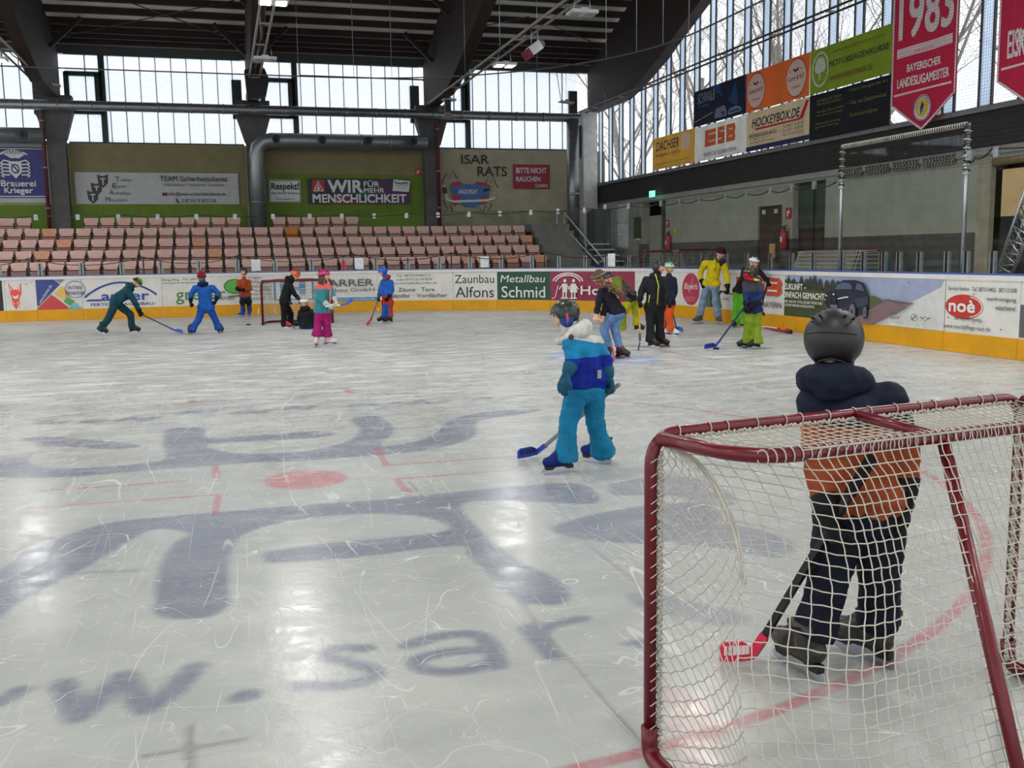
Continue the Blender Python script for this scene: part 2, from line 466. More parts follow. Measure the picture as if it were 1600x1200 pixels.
def ice_material():
    m = bpy.data.materials.new('ice'); m.use_nodes = True
    t = NT(m); b = t.n['Principled BSDF']
    P = t.new('TexCoord').outputs['Object']
    sx = t.new('SeparateXYZ'); t.put(sx.inputs[0], P); X, Y = sx.outputs[0], sx.outputs[1]
    big = t.noise(P, .35, 3, .6)
    c = t.mix(t.ramp(big, .35, .65), lin((170, 172, 169)), lin((186, 188, 184)))
    c = t.mix(t.ramp(t.noise(P, 1.7, 6, .7), .35, .7, 0, .45), c, lin((158, 162, 161)))
    at_ = t.new('Attribute', attribute_name='ice_paint')
    streak = t.ramp(t.noise(P, 22, 4, .7), .25, .7, .72, 1.0)
    c = t.mix(t.math('MULTIPLY', at_.outputs['Alpha'], streak), c, at_.outputs['Color'])
    # painted lines: distance to segment / ring
    def seg(a, bb, hw):
        ax, ay = a; bx, by = bb; dx, dy = bx - ax, by - ay; L = math.hypot(dx, dy); ux, uy = dx / L, dy / L
        along = t.math('ADD', t.math('MULTIPLY', X, ux), t.math('MULTIPLY_ADD', Y, uy, -(ax * ux + ay * uy)))
        across = t.math('ABSOLUTE', t.math('ADD', t.math('MULTIPLY', X, -uy), t.math('MULTIPLY_ADD', Y, ux, ax * uy - ay * ux)))
        out = t.math('ABSOLUTE', t.math('SUBTRACT', along, L / 2))
        return t.math('MULTIPLY', t.ramp(across, hw * .55, hw * 1.5, 1, 0), t.ramp(out, L / 2 - .01, L / 2 + .04, 1, 0))
    def ring(cx, cy, r, hw, cut=None):
        v = t.new('VectorMath', operation='DISTANCE'); cb = t.new('CombineXYZ')
        t.put(cb.inputs[0], X); t.put(cb.inputs[1], Y); t.l.new(cb.outputs[0], v.inputs[0]); v.inputs[1].default_value = (cx, cy, 0)
        k = t.ramp(t.math('ABSOLUTE', t.math('SUBTRACT', v.outputs['Value'], r)), hw * .55, hw * 1.5, 1, 0)
        if cut: k = t.math('MULTIPLY', k, t.math('GREATER_THAN' if cut[1] > 0 else 'LESS_THAN', X, cut[0]))
        return k
    def g2(f, *p): return [tuple(G(*(f(*q) if f else q)))[:2] for q in p]
    red = ring(SPOT.x, SPOT.y, 4.89, .033)
    far = [g2(None, (720, 489), (868, 517))[0], (7.45, 12.8)]
    segs = [(*g2(zp, (80, 415), (660, 373)), .022), (*g2(zp, (660, 376), (650, 432)), .025), (*g2(zp, (120, 362), (560, 332)), .022), (*g2(zp, (650, 285), (657, 322)), .03),
            (*g2(zp, (1140, 232), (1168, 285)), .03), (*g2(zp, (1168, 285), (1600, 255)), .022), (*g2(zp, (1200, 326), (1600, 295)), .022), (*g2(zp, (1198, 326), (1240, 372)), .03),
            (*g2(zp, (580, 80), (582, 96)), .05), (*g2(zp, (1045, 52), (1065, 68)), .05), (*g2(zp, (990, 0), (1000, 6)), .05),
            (*g2(None, (715, 488), (1060, 552)), .03), (*g2(None, (1030, 548), (1270, 585)), .035), (*g2(None, (1380, 588), (1640, 606)), .03),
            (*g2(None, (60, 538), (330, 531)), .05), (*g2(None, (300, 560), (440, 556)), .04), (*g2(None, (520, 531), (670, 524)), .05), (*g2(None, (960, 568), (1080, 562)), .03)]
    for a, bb, hw in segs: red = t.math('MAXIMUM', red, seg(a, bb, hw))
    red = t.math('MAXIMUM', red, t.math('MULTIPLY', ring(3.0, 22.3, 2.55, .03, (3.4, 1)), 1))
    c = t.mix(t.math('MULTIPLY', red, t.ramp(t.noise(P, 9, 4, .7), .25, .75, .3, .72)), c, lin((176, 74, 92)))
    gx = G(1500, 612)
    c = t.mix(t.math('MULTIPLY', ring(gx.x + .2, gx.y, 1.05, .06), .5), c, lin((150, 180, 150)))
    # brown grime along the far boards
    c = t.mix(t.math('MULTIPLY', t.ramp(Y, 29.0, 32.0, 0, .55), t.ramp(t.noise(P, 2, 3), .2, .6)), c, lin((170, 140, 105)))
    # skate cuts: contour lines of soft noise (curved) and of stretched cells (straight)
    cut = None
    wp = t.new('VectorMath', operation='ADD'); t.put(wp.inputs[0], P)
    for sc, w_, off, am in ((.55, .0016, 0, .9), (.9, .0024, 11, .8), (1.6, .0035, 23, .75), (.7, .0014, 37, .8), (2.6, .005, 51, .5), (1.1, .0022, 67, .8)):
        mp = t.new('Mapping'); t.put(mp.inputs['Vector'], P); mp.inputs['Location'].default_value = (off, off * 1.7, off * .3)
        mp.inputs['Rotation'].default_value = (0, 0, off)
        mp.inputs['Scale'].default_value = (1, 1.9, 1)
        n_ = t.noise(mp.outputs[0], sc, 1.2, .35, .6)
        k = t.ramp(t.math('ABSOLUTE', t.math('SUBTRACT', n_, .5)), w_ * .15, w_ * .62, 1, 0)
        k = t.math('MULTIPLY', k, t.ramp(t.noise(mp.outputs[0], sc * 2.3, 2), .42, .58, 0, am))
        cut = k if cut is None else t.math('MAXIMUM', cut, k)
    for sc, w_, rot, am, st in ((1.0, .0022, .5, .8, .1), (1.5, .003, 2.1, .7, .12), (.8, .0016, 1.2, .8, .08), (2.4, .0045, .15, .6, .16), (3.4, .006, 2.75, .5, .2), (1.3, .0026, 2.9, .75, .1), (1.9, .0035, .9, .6, .14)):
        mp = t.new('Mapping'); t.put(mp.inputs['Vector'], P); mp.inputs['Rotation'].default_value = (0, 0, rot); mp.inputs['Scale'].default_value = (1, st, 1); mp.inputs['Location'].default_value = (rot * 9, rot * 5, 0)
        n_ = t.noise(mp.outputs[0], sc, 1.5, .4, .25)
        k = t.ramp(t.math('ABSOLUTE', t.math('SUBTRACT', n_, .5)), w_ * .12, w_ * .62, 1, 0)
        k = t.math('MULTIPLY', k, t.ramp(t.noise(P, sc * .8, 2), .46, .6, 0, am))
        cut = t.math('MAXIMUM', cut, k)
    cut = t.math('MULTIPLY', cut, t.ramp(Y, 2, 9, .72, 1))
    # snow and scraped patches build up towards the far half of the rink
    mp = t.new('Mapping'); t.put(mp.inputs['Vector'], P); mp.inputs['Scale'].default_value = (.55, 1.5, 1)
    snow = t.math('MULTIPLY', t.ramp(t.noise(mp.outputs[0], 2.4, 6, .75), .46, .62), t.ramp(Y, 6, 18, .12, 1.0))
    cut = t.math('MAXIMUM', cut, t.math('MULTIPLY', snow, .75))
    c = t.mix(t.math('MULTIPLY', cut, .75), c, lin((226, 228, 227)))
    dark = t.math('MULTIPLY', t.ramp(t.noise(mp.outputs[0], 3.7, 5, .7), .55, .72), t.ramp(Y, 8, 20, 0, .55))
    c = t.mix(dark, c, lin((140, 146, 150)))
    t.put(b.inputs['Base Color'], c)
    rg = t.math('ADD', t.math('MULTIPLY', cut, .35), t.ramp(t.noise(P, 5, 5, .7), .3, .7, .12, .28))
    t.put(b.inputs['Roughness'], t.math('ADD', rg, t.ramp(Y, 4, 20, 0, .14)))
    b.inputs['IOR'].default_value = 1.31; b.inputs['Specular IOR Level'].default_value = .34
    bn = t.new('Bump'); bn.inputs['Strength'].default_value = .35; bn.inputs['Distance'].default_value = .004
    t.put(bn.inputs['Height'], t.math('ADD', t.math('MULTIPLY', cut, .5), t.noise(P, 14, 5, .65))); t.l.new(bn.outputs[0], b.inputs['Normal'])
    return m
me.materials.append(ice_material())
tag(link(bpy.data.objects.new('floor', me)), kind='structure')
# ================================================================ rink boards, glass, safety net
BX, BY, BR = 11.87, 32.1, 8.5          # right boards, far boards, corner radius
S_A, S_B = BX - BR + 14.0, BX - BR + 14.0 + BR * PI / 2
def bpath(s):
    """point on the ice-side face of the boards, and the outward direction"""
    if s < S_A: return Vector((-14 + s, BY, 0)), Vector((0, 1, 0))
    if s < S_B:
        a = PI / 2 - (s - S_A) / BR; n = Vector((math.cos(a), math.sin(a), 0))
        return Vector((BX - BR, BY - BR, 0)) + n * BR, n
    return Vector((BX, BY - BR - (s - S_B), 0)), Vector((1, 0, 0))
def bp3(s, off, z):
    p, n = bpath(s); p = p + n * off; return Vector((p.x, p.y, z))
def s_px(px, z=.8):
    lo, hi = 2.0, S_B + 14
    for _ in range(50):
        m = (lo + hi) / 2
        if proj(bp3(m, 0, z))[0] < px: lo = m
        else: hi = m
    return lo
def sweep(mb, prof, s0, s1, mat, step=.45):
    n = max(1, math.ceil((s1 - s0) / step)); k = len(prof); V = []; F = []
    for i in range(n + 1):
        s = s0 + (s1 - s0) * i / n
        V += [bp3(s, d, z) for d, z in prof]
        if i:
            for j in range(k): F.append(((i - 1) * k + j, (i - 1) * k + (j + 1) % k, i * k + (j + 1) % k, i * k + j))
    F += [tuple(range(k)), tuple(n * k + j for j in range(k - 1, -1, -1))]
    mb.add(V, F, mat)
WHITE = M('board_white', (214, 213, 208), .4, var=.05, scale=3)
OFFW = M('print_white', (222, 221, 216), .5, var=.04)
YEL = M('kick_yellow', (212, 152, 0), .5, var=.08, scale=2)
BLUE_RAIL = M('rail_blue', (60, 85, 150), .45)
INK = M('print_black', (44, 44, 46), .5)
DGREY = M('print_grey', (92, 94, 96), .5)
CR = lambda r, g, b: M('print_%02x%02x%02x' % (r, g, b), (r, g, b), .5, var=.07)
SCUFF = M('scuff', (70, 66, 64), .8)
rs = random.Random(3)
def board(px0, px1, label, draw=None, s0=None, s1=None, scuffs=10):
    s0 = s_px(px0) if s0 is None else s0; s1 = s_px(px1) if s1 is None else s1
    mid = bp3((s0 + s1) / 2, 0, 0)
    t = thing('rink_board', label, 'rink board', mid)
    sg = Sign(lambda u, v, d: bp3(s0 + (s1 - s0) * u, -d, .335 + (1.215 - .335) * v), s1 - s0, .88, step=.0035, d0=.004)
    g = .004
    sweep(sg.mb, [(0, .0), (.08, .0), (.08, 1.22), (0, 1.22)], s0 + g, s1 - g, WHITE)
    if draw: draw(sg)
    for _ in range(scuffs):
        u, v = rs.random() * .94 + .03, rs.random() ** 1.6 * .9 + .04
        a = rs.random() * .9 - .2; L = rs.random() * .035 + .006
        sg.d += .0004
        sg.line([(u, v), (min(.99, u + L * math.cos(a) / sg.W), min(.98, v + L * math.sin(a) / sg.H))], .008 + rs.random() * .012, SCUFF, up=False)
    finish_sign(sg, 'panel', None, None, parent=t)
    k = MB(); sweep(k, [(-.03, .004), (0, .004), (0, .33), (-.022, .33)], s0 + g, s1 - g, YEL); k.build('kick_plate', None, t)
    r = MB(); sweep(r, [(-.02, 1.22), (.1, 1.22), (.1, 1.305), (-.02, 1.305)], s0, s1, WHITE)
    sweep(r, [(-.02, 1.305), (.1, 1.305), (.1, 1.335), (-.012, 1.335)], s0, s1, BLUE_RAIL); r.build('cap_rail', None, t)
    return t
def T(s, *a, **k): s.text(*a, **k)
# --- each section, left to right
def d_frame(s):
    s.rect(.02, .0, .985, 1, INK); s.rect(.1, .08, .8, .9, CR(120, 96, 84)); s.rect(.8, .06, .93, .94, CR(150, 120, 100))
board(-260, 8, 'far left rink board with a black framed dark poster', d_frame)
def d_diamonds(s):
    r = CR(232, 84, 62); b = CR(56, 74, 140)
    # plain angular crest with two points
    s.poly([(.12, .92), (.17, .55), (.2, .45), (.22, .2), (.32, .03), (.42, .2), (.45, .42), (.52, .55), (.53, .93), (.42, .72), (.36, .66), (.33, .72), (.29, .66), (.23, .74)], r)
    s.poly([(.15, .84), (.19, .63), (.22, .7)], OFFW); s.poly([(.5, .85), (.43, .7), (.465, .62)], OFFW)
    s.poly([(.23, .52), (.3, .47), (.35, .47), (.42, .53), (.41, .42), (.33, .38), (.25, .42)], OFFW); s.poly([(.24, .3), (.28, .24), (.27, .16)], OFFW); s.poly([(.41, .3), (.36, .24), (.38, .16)], OFFW)
    return s
def d_diamonds2(s):
    b = CR(56, 74, 140)
    s.poly([(0, 1), (.4, 1), (.53, .84), (.04, .14), (0, .14)], b); s.poly([(.42, 1), (.64, 1), (.54, .88)], CR(130, 128, 122))
    s.poly([(.56, .78), (.72, .55), (.6, .3), (.38, .52)], CR(222, 184, 96)); s.poly([(.33, .5), (.68, .06), (.68, 0), (0, 0), (0, .05)], CR(196, 70, 72))
    s.poly([(.69, .42), (.83, .26), (.72, .1), (.58, .26)], CR(86, 160, 84)); s.poly([(.84, .22), (.99, 0), (.66, 0)], CR(110, 180, 200))
    f = s.map; s.up(); c, sn = math.cos(.98), math.sin(.98)
    V, F = text2d('www.lammer.de'); W, H = s.W, s.H
    s.mb.add([f(.08 + (x * .62 * c - y * .09 * sn) / W, .2 + (x * .62 * sn + y * .09 * c) / H, s.d) for x, y in V], F, OFFW)
    s.disc(.86, .66, .24 * .95, .36 * .8, b, .94); s.text('EIN STARKES', .7, .66, 1.02, .78, b, .01, .1); s.text('STÜCK BAUTECHNIK', .64, .48, 1.07, .62, b, .01, .1)
board(8, 57, 'white rink board with a red angular crest', d_diamonds)
board(57, 128, 'rink board with blue, yellow, red and green diamond shapes', d_diamonds2)
def d_arch(s):
    b = CR(44, 66, 150)
    s.line([(.03 + .9 * k / 24, .24 + .62 * math.sin(PI * (.04 + .9 * k / 24)) ** .75) for k in range(25)], .055, b)
    s.poly([(.03, .24), (.075, .3), (.24, .3), (.24, .24)], b)
    T(s, 'auber', .24, .25, .83, .56, b, .03); T(s, 'FERTIGGARAGENBAU', .1, .07, .88, .17, b, .015)
board(128, 253, 'white rink board with a blue arch over blue lettering', d_arch)
def d_green(s):
    g = CR(56, 130, 60)
    T(s, 'Dingolfing   Tel. 08731', .01, .86, .4, .95, DGREY); T(s, 'www.greiler-fensterbau.de', .01, .76, .4, .84, DGREY)
    T(s, 'greiler', .14, .06, .66, .62, g, .0); T(s, 'Vertrieb', .5, .18, .75, .33, DGREY)
    s.disc(.76, .64, .115, .26, g); s.disc(.76, .64, .1, .22, CR(96, 170, 70)); s.poly([(.68, .3), (.86, .35), (.86, .31), (.7, .26)], DGREY)
    for i, q in enumerate(('Tages', 'Wände', 'Malerarbeiten', 'Putz', 'Böden  Beläge', 'Telefon 0 142')):
        T(s, q, .9, .88 - i * .145, 1.16 if i else 1.05, .97 - i * .145, DGREY)
board(253, 402, 'white rink board with large green lettering and a green disc', d_green)
def d_blank(s):
    T(s, 'kande', .3, .7, .75, .8, DGREY); T(s, 'kellen', .3, .5, .8, .6, DGREY)
board(402, 428, 'narrow white rink board behind the far goal left post', d_blank, scuffs=4)
def d_harrer(s):
    b = CR(50, 128, 184)
    s.rect(.0, .1, .38, .86, b); s.rect(.02, .14, .36, .82, OFFW); s.rect(0, .84, .38, .87, CR(190, 60, 70))
    s.rect(.06, .3, .12, .76, b); s.rect(.24, .3, .3, .76, b); s.rect(.12, .46, .24, .56, b)
    for i in range(5): s.rect(.06, .32 + i * .09, .3, .335 + i * .09, OFFW)
    s.rect(.38, .03, 1, .14, b); T(s, 'www.harrer-metallbau.de', .5, .05, .97, .12, OFFW)
    T(s, 'HARRER', .42, .56, .96, .8, DGREY, .03); T(s, 'Metallbau GmbH', .36, .36, .97, .49, DGREY)
board(428, 590, 'white rink board with a blue box logo and blue bottom stripe', d_harrer)
def d_fence(s):
    for q, a, b, y in (('Tel. 08702/9484215  -', .25, .75, .86), ('oder 0171/31147839', .25, .72, .72), ('zaunkoenig85@t-online.de', .2, .78, .58)): T(s, q, a, y, b, y + .085, DGREY)
    T(s, 'Zäune · Tore', .27, .32, .75, .46, INK); T(s, 'Geländer · Vordächer', .08, .1, .92, .25, INK)
board(590, 708, 'white rink board with three phone lines above dark trade words', d_fence)
def d_alfons(s):
    d = CR(44, 56, 52); T(s, 'Zaunbau', .04, .6, .93, .9, d, .004); T(s, 'Alfons', .05, .08, .92, .47, d, .006)
board(708, 777, 'white rink board with two lines of large dark lettering', d_alfons)
def d_schmid(s):
    s.rect(0, 0, 1, 1, CR(38, 76, 58)); T(s, 'Metallbau', .06, .62, .9, .88, OFFW, .004, .15); T(s, 'Schmid', .08, .08, .9, .48, OFFW, .008)
board(777, 860, 'dark green rink board with white lettering', d_schmid)
def d_kids(s):
    s.rect(0, 0, 1, 1, CR(140, 48, 76))
    for r_, k in ((.17, .97), (.14, .86)): s.line([(.2 + 1.05 * r_ * math.cos(a), .55 + r_ * 2.3 * math.sin(a)) for a in [PI * (.1 + .8 * i / 14) for i in range(15)]], .04, OFFW)
    for x, skirt in ((.165, 0), (.27, 1)):
        s.disc(x, .68, .017, .06, OFFW)
        s.poly([(x - .028, .58), (x + .028, .58), (x + (.045 if skirt else .026), .28), (x - (.045 if skirt else .026), .28)], OFFW)
        s.line([(x - .02, .55), (x - .065, .38)], .035, OFFW); s.line([(x + .02, .55), (x + .06, .38)], .035, OFFW)
        for q in (-.017, .017): s.line([(x + q, .3), (x + q, .1)], .05, OFFW); s.line([(x + q - .025, .08), (x + q + .025, .08)], .04, OFFW)
    s.line([(.1, .52), (.065, .1), (.03, .06)], .025, OFFW)
    T(s, 'Horago', .36, .12, .93, .5, OFFW, .03)
board(860, 992, 'dark red rink board with two white child figures under a roof', d_kids, scuffs=4)
def d_sheet(s):
    s.disc(.45, .82, .06, .1, CR(170, 50, 70)); s.line([(.4, .7), (.52, .92)], .03, CR(170, 50, 70))
    for i in range(5): s.line([(.2, .62 - i * .09), (.8, .6 - i * .09)], .018, CR(150, 150, 150))
    s.rect(.25, .04, .8, .16, CR(150, 152, 150))
board(992, 1062, 'mostly plain white rink board right of the dark red one', d_sheet)
def d_oval(s):
    s.disc(.35, .5, .27, .48, CR(176, 52, 80), n=40); T(s, 'Bayerla', .14, .44, .56, .68, OFFW, 0, .35); s.line([(.3, .38), (.42, .85)], .012, OFFW)
    for i in range(3): T(s, 'getränke und mehr', .2, .24 - i * .055, .5, .27 - i * .055, OFFW)
    s.poly([(.72, .02), (.9, .95), (1, .95), (1, .02)], CR(74, 102, 84))
board(1062, 1112, 'white rink board with a dark red oval in front of the yellow jacket man', d_oval)
def d_cone(s):
    s.poly([(0, .02), (0, .95), (.22, .95), (.55, .02)], CR(74, 102, 84)); T(s, 'A', .02, .6, .2, .74, OFFW, .02); T(s, 'bus', .05, .12, .3, .2, OFFW)
    for i in range(3): T(s, 'Service', .62, .62 - i * .18, .92, .7 - i * .18, DGREY)
board(1112, 1143, 'white rink board with a green wedge right of the oval one', d_cone)
def d_esb(s):
    r = CR(204, 78, 52)
    def B(u, w_):
        s.poly([(u, .46), (u + w_ * .75, .46), (u + w_, .56), (u + w_ * .92, .69), (u + w_, .8), (u + w_ * .8, .92), (u, .92)], r); s.rect(u + w_ * .12, .77, u + w_ * .72, .82, OFFW); s.rect(u + w_ * .12, .57, u + w_ * .72, .62, OFFW)
    s.rect(.1, .46, .36, .92, r); s.rect(.16, .77, .37, .82, OFFW); s.rect(.16, .57, .37, .62, OFFW)
    s.rect(.4, .46, .64, .92, r); s.rect(.46, .77, .65, .82, OFFW); s.rect(.39, .57, .58, .62, OFFW); B(.68, .28)
    T(s, 'ENERGIE SÜDBAYERN', .08, .16, .96, .34, INK)
board(1143, 1227, 'white rink board with three fat orange-red letters', d_esb)
def d_car(s):
    g1, g2, sky, road, car, lite = CR(84, 92, 58), CR(66, 76, 46), CR(150, 160, 188), CR(128, 104, 110), CR(40, 44, 60), CR(84, 92, 122)
    s.rect(0, 0, .62, 1, sky); s.poly([(.6, 0), (1, 0), (1, 1), (.6, 1)], CR(206, 206, 204))
    s.poly([(.6, .05), (.62, .05), (.98, .86), (.995, 1), (.6, 1)], sky)
    s.poly([(0, 0), (.6, 0), (.57, .45), (.47, .62), (.28, .72), (.1, .84), (0, .9)], g1, up=True); s.poly([(0, 0), (.45, 0), (.3, .3), (0, .45)], g2)
    for x, h in ((.03, .18), (.07, .14), (.13, .2), (.17, .15), (.2, .2), (.23, .24), (.27, .16), (.32, .13), (.36, .15), (.4, .13)):
        s.poly([(x - .022, .74 - x * .3), (x - .012, .8 + h * .4), (x, .8 + h), (x + .014, .8 + h * .5), (x + .024, .74 - x * .3)], CR(52, 62, 48))
    s.poly([(.62, .62), (.66, .57), (.7, .46), (.68, .38), (.6, .34), (.56, .5)], g1); s.poly([(.33, 0), (.62, 0), (.86, .52), (.68, .48), (.6, .3), (.5, .1)], road)
    s.poly([(.86, .5), (.7, .56), (.68, .53), (.78, .48)], CR(104, 86, 78))
    # the car: body, cabin, glass, lamps, wheels
    s.poly([(.32, .58), (.34, .66), (.4, .7), (.47, .7), (.55, .68), (.6, .62), (.605, .5), (.6, .2), (.56, .18), (.5, .1), (.42, .12), (.33, .3), (.315, .4)], car)
    s.poly([(.38, .69), (.4, .84), (.44, .93), (.52, .94), (.57, .88), (.595, .7), (.6, .6), (.5, .68)], CR(34, 38, 50))
    s.poly([(.385, .71), (.405, .83), (.44, .88), (.49, .85), (.5, .74)], lite); s.poly([(.52, .74), (.53, .87), (.56, .84), (.578, .7)], lite)
    s.poly([(.5, .5), (.6, .6), (.605, .42), (.52, .3)], CR(56, 62, 82))
    s.line([(.325, .57), (.345, .54)], .03, OFFW); s.line([(.41, .5), (.45, .54), (.48, .56)], .025, OFFW); s.rect(.365, .3, .41, .36, CR(120, 122, 130)); s.disc(.385, .6, .006, .022, OFFW)
    for x, y, a, b in ((.51, .24, .026, .23), (.592, .26, .014, .15)): s.disc(x, y, a, b, INK); s.disc(x, y, a * .7, b * .75, CR(110, 112, 122)); s.disc(x, y, a * .25, b * .25, INK)
    s.rect(.346, .42, .375, .56, INK); s.rect(.38, .42, .41, .55, INK)
    T(s, 'ZUKUNFT –', .03, .66, .2, .8, OFFW, .03); T(s, 'EINFACH GEMACHT.', .03, .46, .34, .6, OFFW, .03); T(s, 'DER NEUE VOLLELEKTRISCHE', .03, .34, .32, .4, OFFW, .012); T(s, 'AUS DEM HERZEN DINGOLFINGS.', .03, .25, .27, .31, OFFW, .012)
    T(s, 'BMW', .755, .25, .79, .31, DGREY, .03); T(s, 'GROUP', .755, .17, .805, .23, DGREY, .03); T(s, 'Werk Dingolfing', .755, .09, .83, .13, CR(160, 160, 160))
    s.disc(.885, .23, .018, .075, DGREY, .85); s.disc(.885, .23, .012, .05, DGREY, 0, 8, 0, PI / 2); s.disc(.885, .23, .012, .05, DGREY, 0, 8, PI, 1.5 * PI)
    s.disc(.945, .23, .01, .045, DGREY, .75); s.line([(.92, .25), (.935, .23)], .02, DGREY); s.line([(.955, .23), (.972, .25)], .02, DGREY)
board(1227, 1477, 'long rink board with a dark car on a country road', d_car, scuffs=26)
def d_noe(s):
    r = CR(190, 52, 48)
    T(s, 'Service Hotline · Tel. 08731/4403 · 0871/31008', .04, .8, .95, .88, DGREY)
    s.disc(.27, .5, .26, .23, r, n=40); s.disc(.3, .5, .235, .2, OFFW, .93, 24, -1.3, 1.3); T(s, 'noè', .07, .4, .43, .62, OFFW, .05); T(s, 'die cityreinigung', .15, .22, .52, .31, INK)
    T(s, '· textilreinigung', .56, .62, .96, .71, INK, .008); T(s, '· wäscherei', .68, .48, .96, .57, INK, .008); T(s, 'www.textilpflege-noe.de', .01, .05, .66, .16, INK)
board(1477, 1594, 'white rink board with a red oval and textile cleaning lines', d_noe, scuffs=18)
def d_dark(s): s.rect(.01, .02, 1, .6, CR(90, 90, 92))
board(1594, 1700, 'rink board with a dark photo at the right edge of the view', d_dark)
board(0, 0, 'plain white rink board along the near right side, out past the view', None, s0=s_px(1700), s1=S_B + 29)

# ---------------------------------------------------------------- glass above the boards
GLASS = glassy('rink_glass', (.955, .975, .965), .009, .03)
STEEL = M('galvanised_steel', (150, 154, 158), .42, .75, var=.15, scale=14)
DSTEEL = M('dark_steel', (62, 64, 68), .5, .5)
ALU = M('aluminium', (176, 180, 184), .32, .9, var=.08, scale=20)
BLACKP = M('black_plastic', (26, 26, 28), .5)
CORDW = M('white_cord', (206, 202, 192), .8)
def pane(s0, s1, z1, parent):
    g = MB(); sweep(g, [(.03, 1.34), (.042, 1.34), (.042, z1), (.03, z1)], s0 + .012, s1 - .012, GLASS, .5); g.build('glass_pane', None, parent)
def bracket(s, z1, parent):
    b = MB(); p, n = bpath(s); t = Vector((-n.y, n.x, 0)); r = Matrix((t, n, Vector((0, 0, 1)))).transposed()
    b.box(bp3(s, .07, 1.515), (.13, .05, .36), STEEL, r); b.box(bp3(s, .045, 1.515), (.03, .03, .36), BLACKP, r); b.build('bracket', None, parent)
    if z1: c = MB(); c.box(bp3(s, .036, z1 - .06), (.11, .045, .16), STEEL, r); c.build('clip', None, parent)
fp = [-60, -2, 62, 127, 190, 251, 311, 371, 430, 487, 537, 587, 637, 686, 734, 782, 830, 872, 913, 945]
rp = [945, 981, 1031, 1060, 1090, 1131, 1163, 1200, 1233, 1267, 1303]
for L, zt, lab in ((fp, 3.1, 'clear glass screen standing on the far boards'), (rp, 3.15, 'clear glass screen standing on the curved right corner boards')):
    ss = [s_px(p, 1.5) for p in L]; t = thing('glass_screen', lab, 'glass screen', bp3(ss[len(ss) // 2], .03, 1.335))
    for a, b in zip(ss, ss[1:]): pane(a, b, zt, t); bracket(a, zt, t)
PB0, PB1 = s_px(1305, 1.5), s_px(1496, 1.5)
ss = [s_px(p, 1.5) for p in (1497, 1546)] + [s_px(1546, 1.5) + 2.0 * i for i in (1, 2)]
t = thing('glass_screen', 'clear glass screen on the boards right of the white corded frame', 'glass screen', bp3(ss[1], .03, 1.335))
for i, (a, b) in enumerate(zip(ss, ss[1:])): pane(a, b, 3.32, t); bracket(a if i else a + .12, 3.32, t)
fr = thing('rink_gantry', 'tall white corded steel frame around the glass over the right boards', 'frame', bp3((PB0 + PB1) / 2, .1, 1.335))
k = [PB0 + (PB1 - PB0) * i / 4 for i in range(5)]
for i in range(4): pane(k[i], k[i + 1], 3.62, fr)
for p in (1312, 1345, 1377, 1400, 1432, 1475): bracket(s_px(p, 1.5), None, fr)
for s in (PB0, PB1):
    q = MB(); q.tube([bp3(s, .1, 1.335), bp3(s, .1, 3.8)], .036, 10, ALU); q.build('post', None, fr)
q = MB(); q.tube([bp3(PB0, .1, 3.78), bp3(PB1, .1, 3.78)], .03, 10, DSTEEL); q.build('top_bar', None, fr)
q = MB()
for i in range(60): 
    c = bp3(PB0 + (PB1 - PB0) * (i + .5) / 60, .1, 3.78); q.tube([c + Vector((.04 * math.cos(a), .02, .04 * math.sin(a))) for a in [k_ * PI / 4 for k_ in range(8)]], .009, 4, CORDW, closed=True)
for s in (PB0, PB1):
    for i in range(12):
        c = bp3(s, .1, 2.95 + i * .07); q.tube([c + Vector((.055 * math.cos(a), .055 * math.sin(a), .03 * math.sin(a / 2))) for a in [k_ * PI / 4 for k_ in range(8)]], .009, 4, BLACKP if i % 2 else CORDW, closed=True)
q.build('lacing', None, fr)
# paper notices, a red tag, net poles and the slack cord on the far boards
for px, txt, c_, hh in ((400, 'white paper notice above the far boards left of the far goal', (214, 220, 222), .36), (561, 'white paper notice above the far boards left of the blue and red skater', (214, 220, 222), .36), (757, 'white paper notice above the far boards over the dark lettering', (214, 220, 222), .34), (537, 'small red tag above the far boards near the pink helmet girl', (190, 40, 50), .26), (955, 'white paper notice on the glass left of the dark helmet skater', (214, 220, 222), .38)):
    s = s_px(px, 1.5); n_ = MB(); sweep(n_, [(.012, 1.36), (.022, 1.36), (.022, 1.36 + hh), (.012, 1.36 + hh)], s - (.14 if hh > .3 else .05), s + (.14 if hh > .3 else .05), col(c_, .6))
    tag(n_.build('notice'), txt, 'notice')
pl = [44, 224, 372, 553, 704, 848, 973, 1003]
for i, px in enumerate(pl):
    q = MB(); s = s_px(px, 1.5); q.tube([bp3(s, .13, 1.1), bp3(s, .13, 1.86)], .022, 8, DSTEEL)
    tag(q.build('net_pole'), '%s short dark pole behind the far boards, from the left' % ordn(i), 'pole', 'short dark poles behind the boards')
def slack(name, pts, drop, label, r=.012):
    q = MB(); P = []
    for a, b in zip(pts, pts[1:]):
        for i in range(8):
            t = i / 8; c = a.lerp(b, t); c.z -= drop * 4 * t * (1 - t); P.append(c)
    P.append(pts[-1]); q.tube(P, r, 5, BLACKP); tag(q.build(name), label, 'cord')
slack('slack_cord', [bp3(s_px(p, 1.5), .13, 1.84) for p in [-120] + pl], .22, 'thin dark cord sagging between the short poles behind the far boards')
slack('slack_cord', [bp3(s_px(p, 2.5), .03, 3.1) for p in (-60, 62, 190, 311, 430, 537, 637, 734, 830, 913, 981, 1031, 1060, 1090, 1131, 1163, 1200, 1233, 1267, 1303)], .07, 'dark cord looped along the top of the glass', .014)
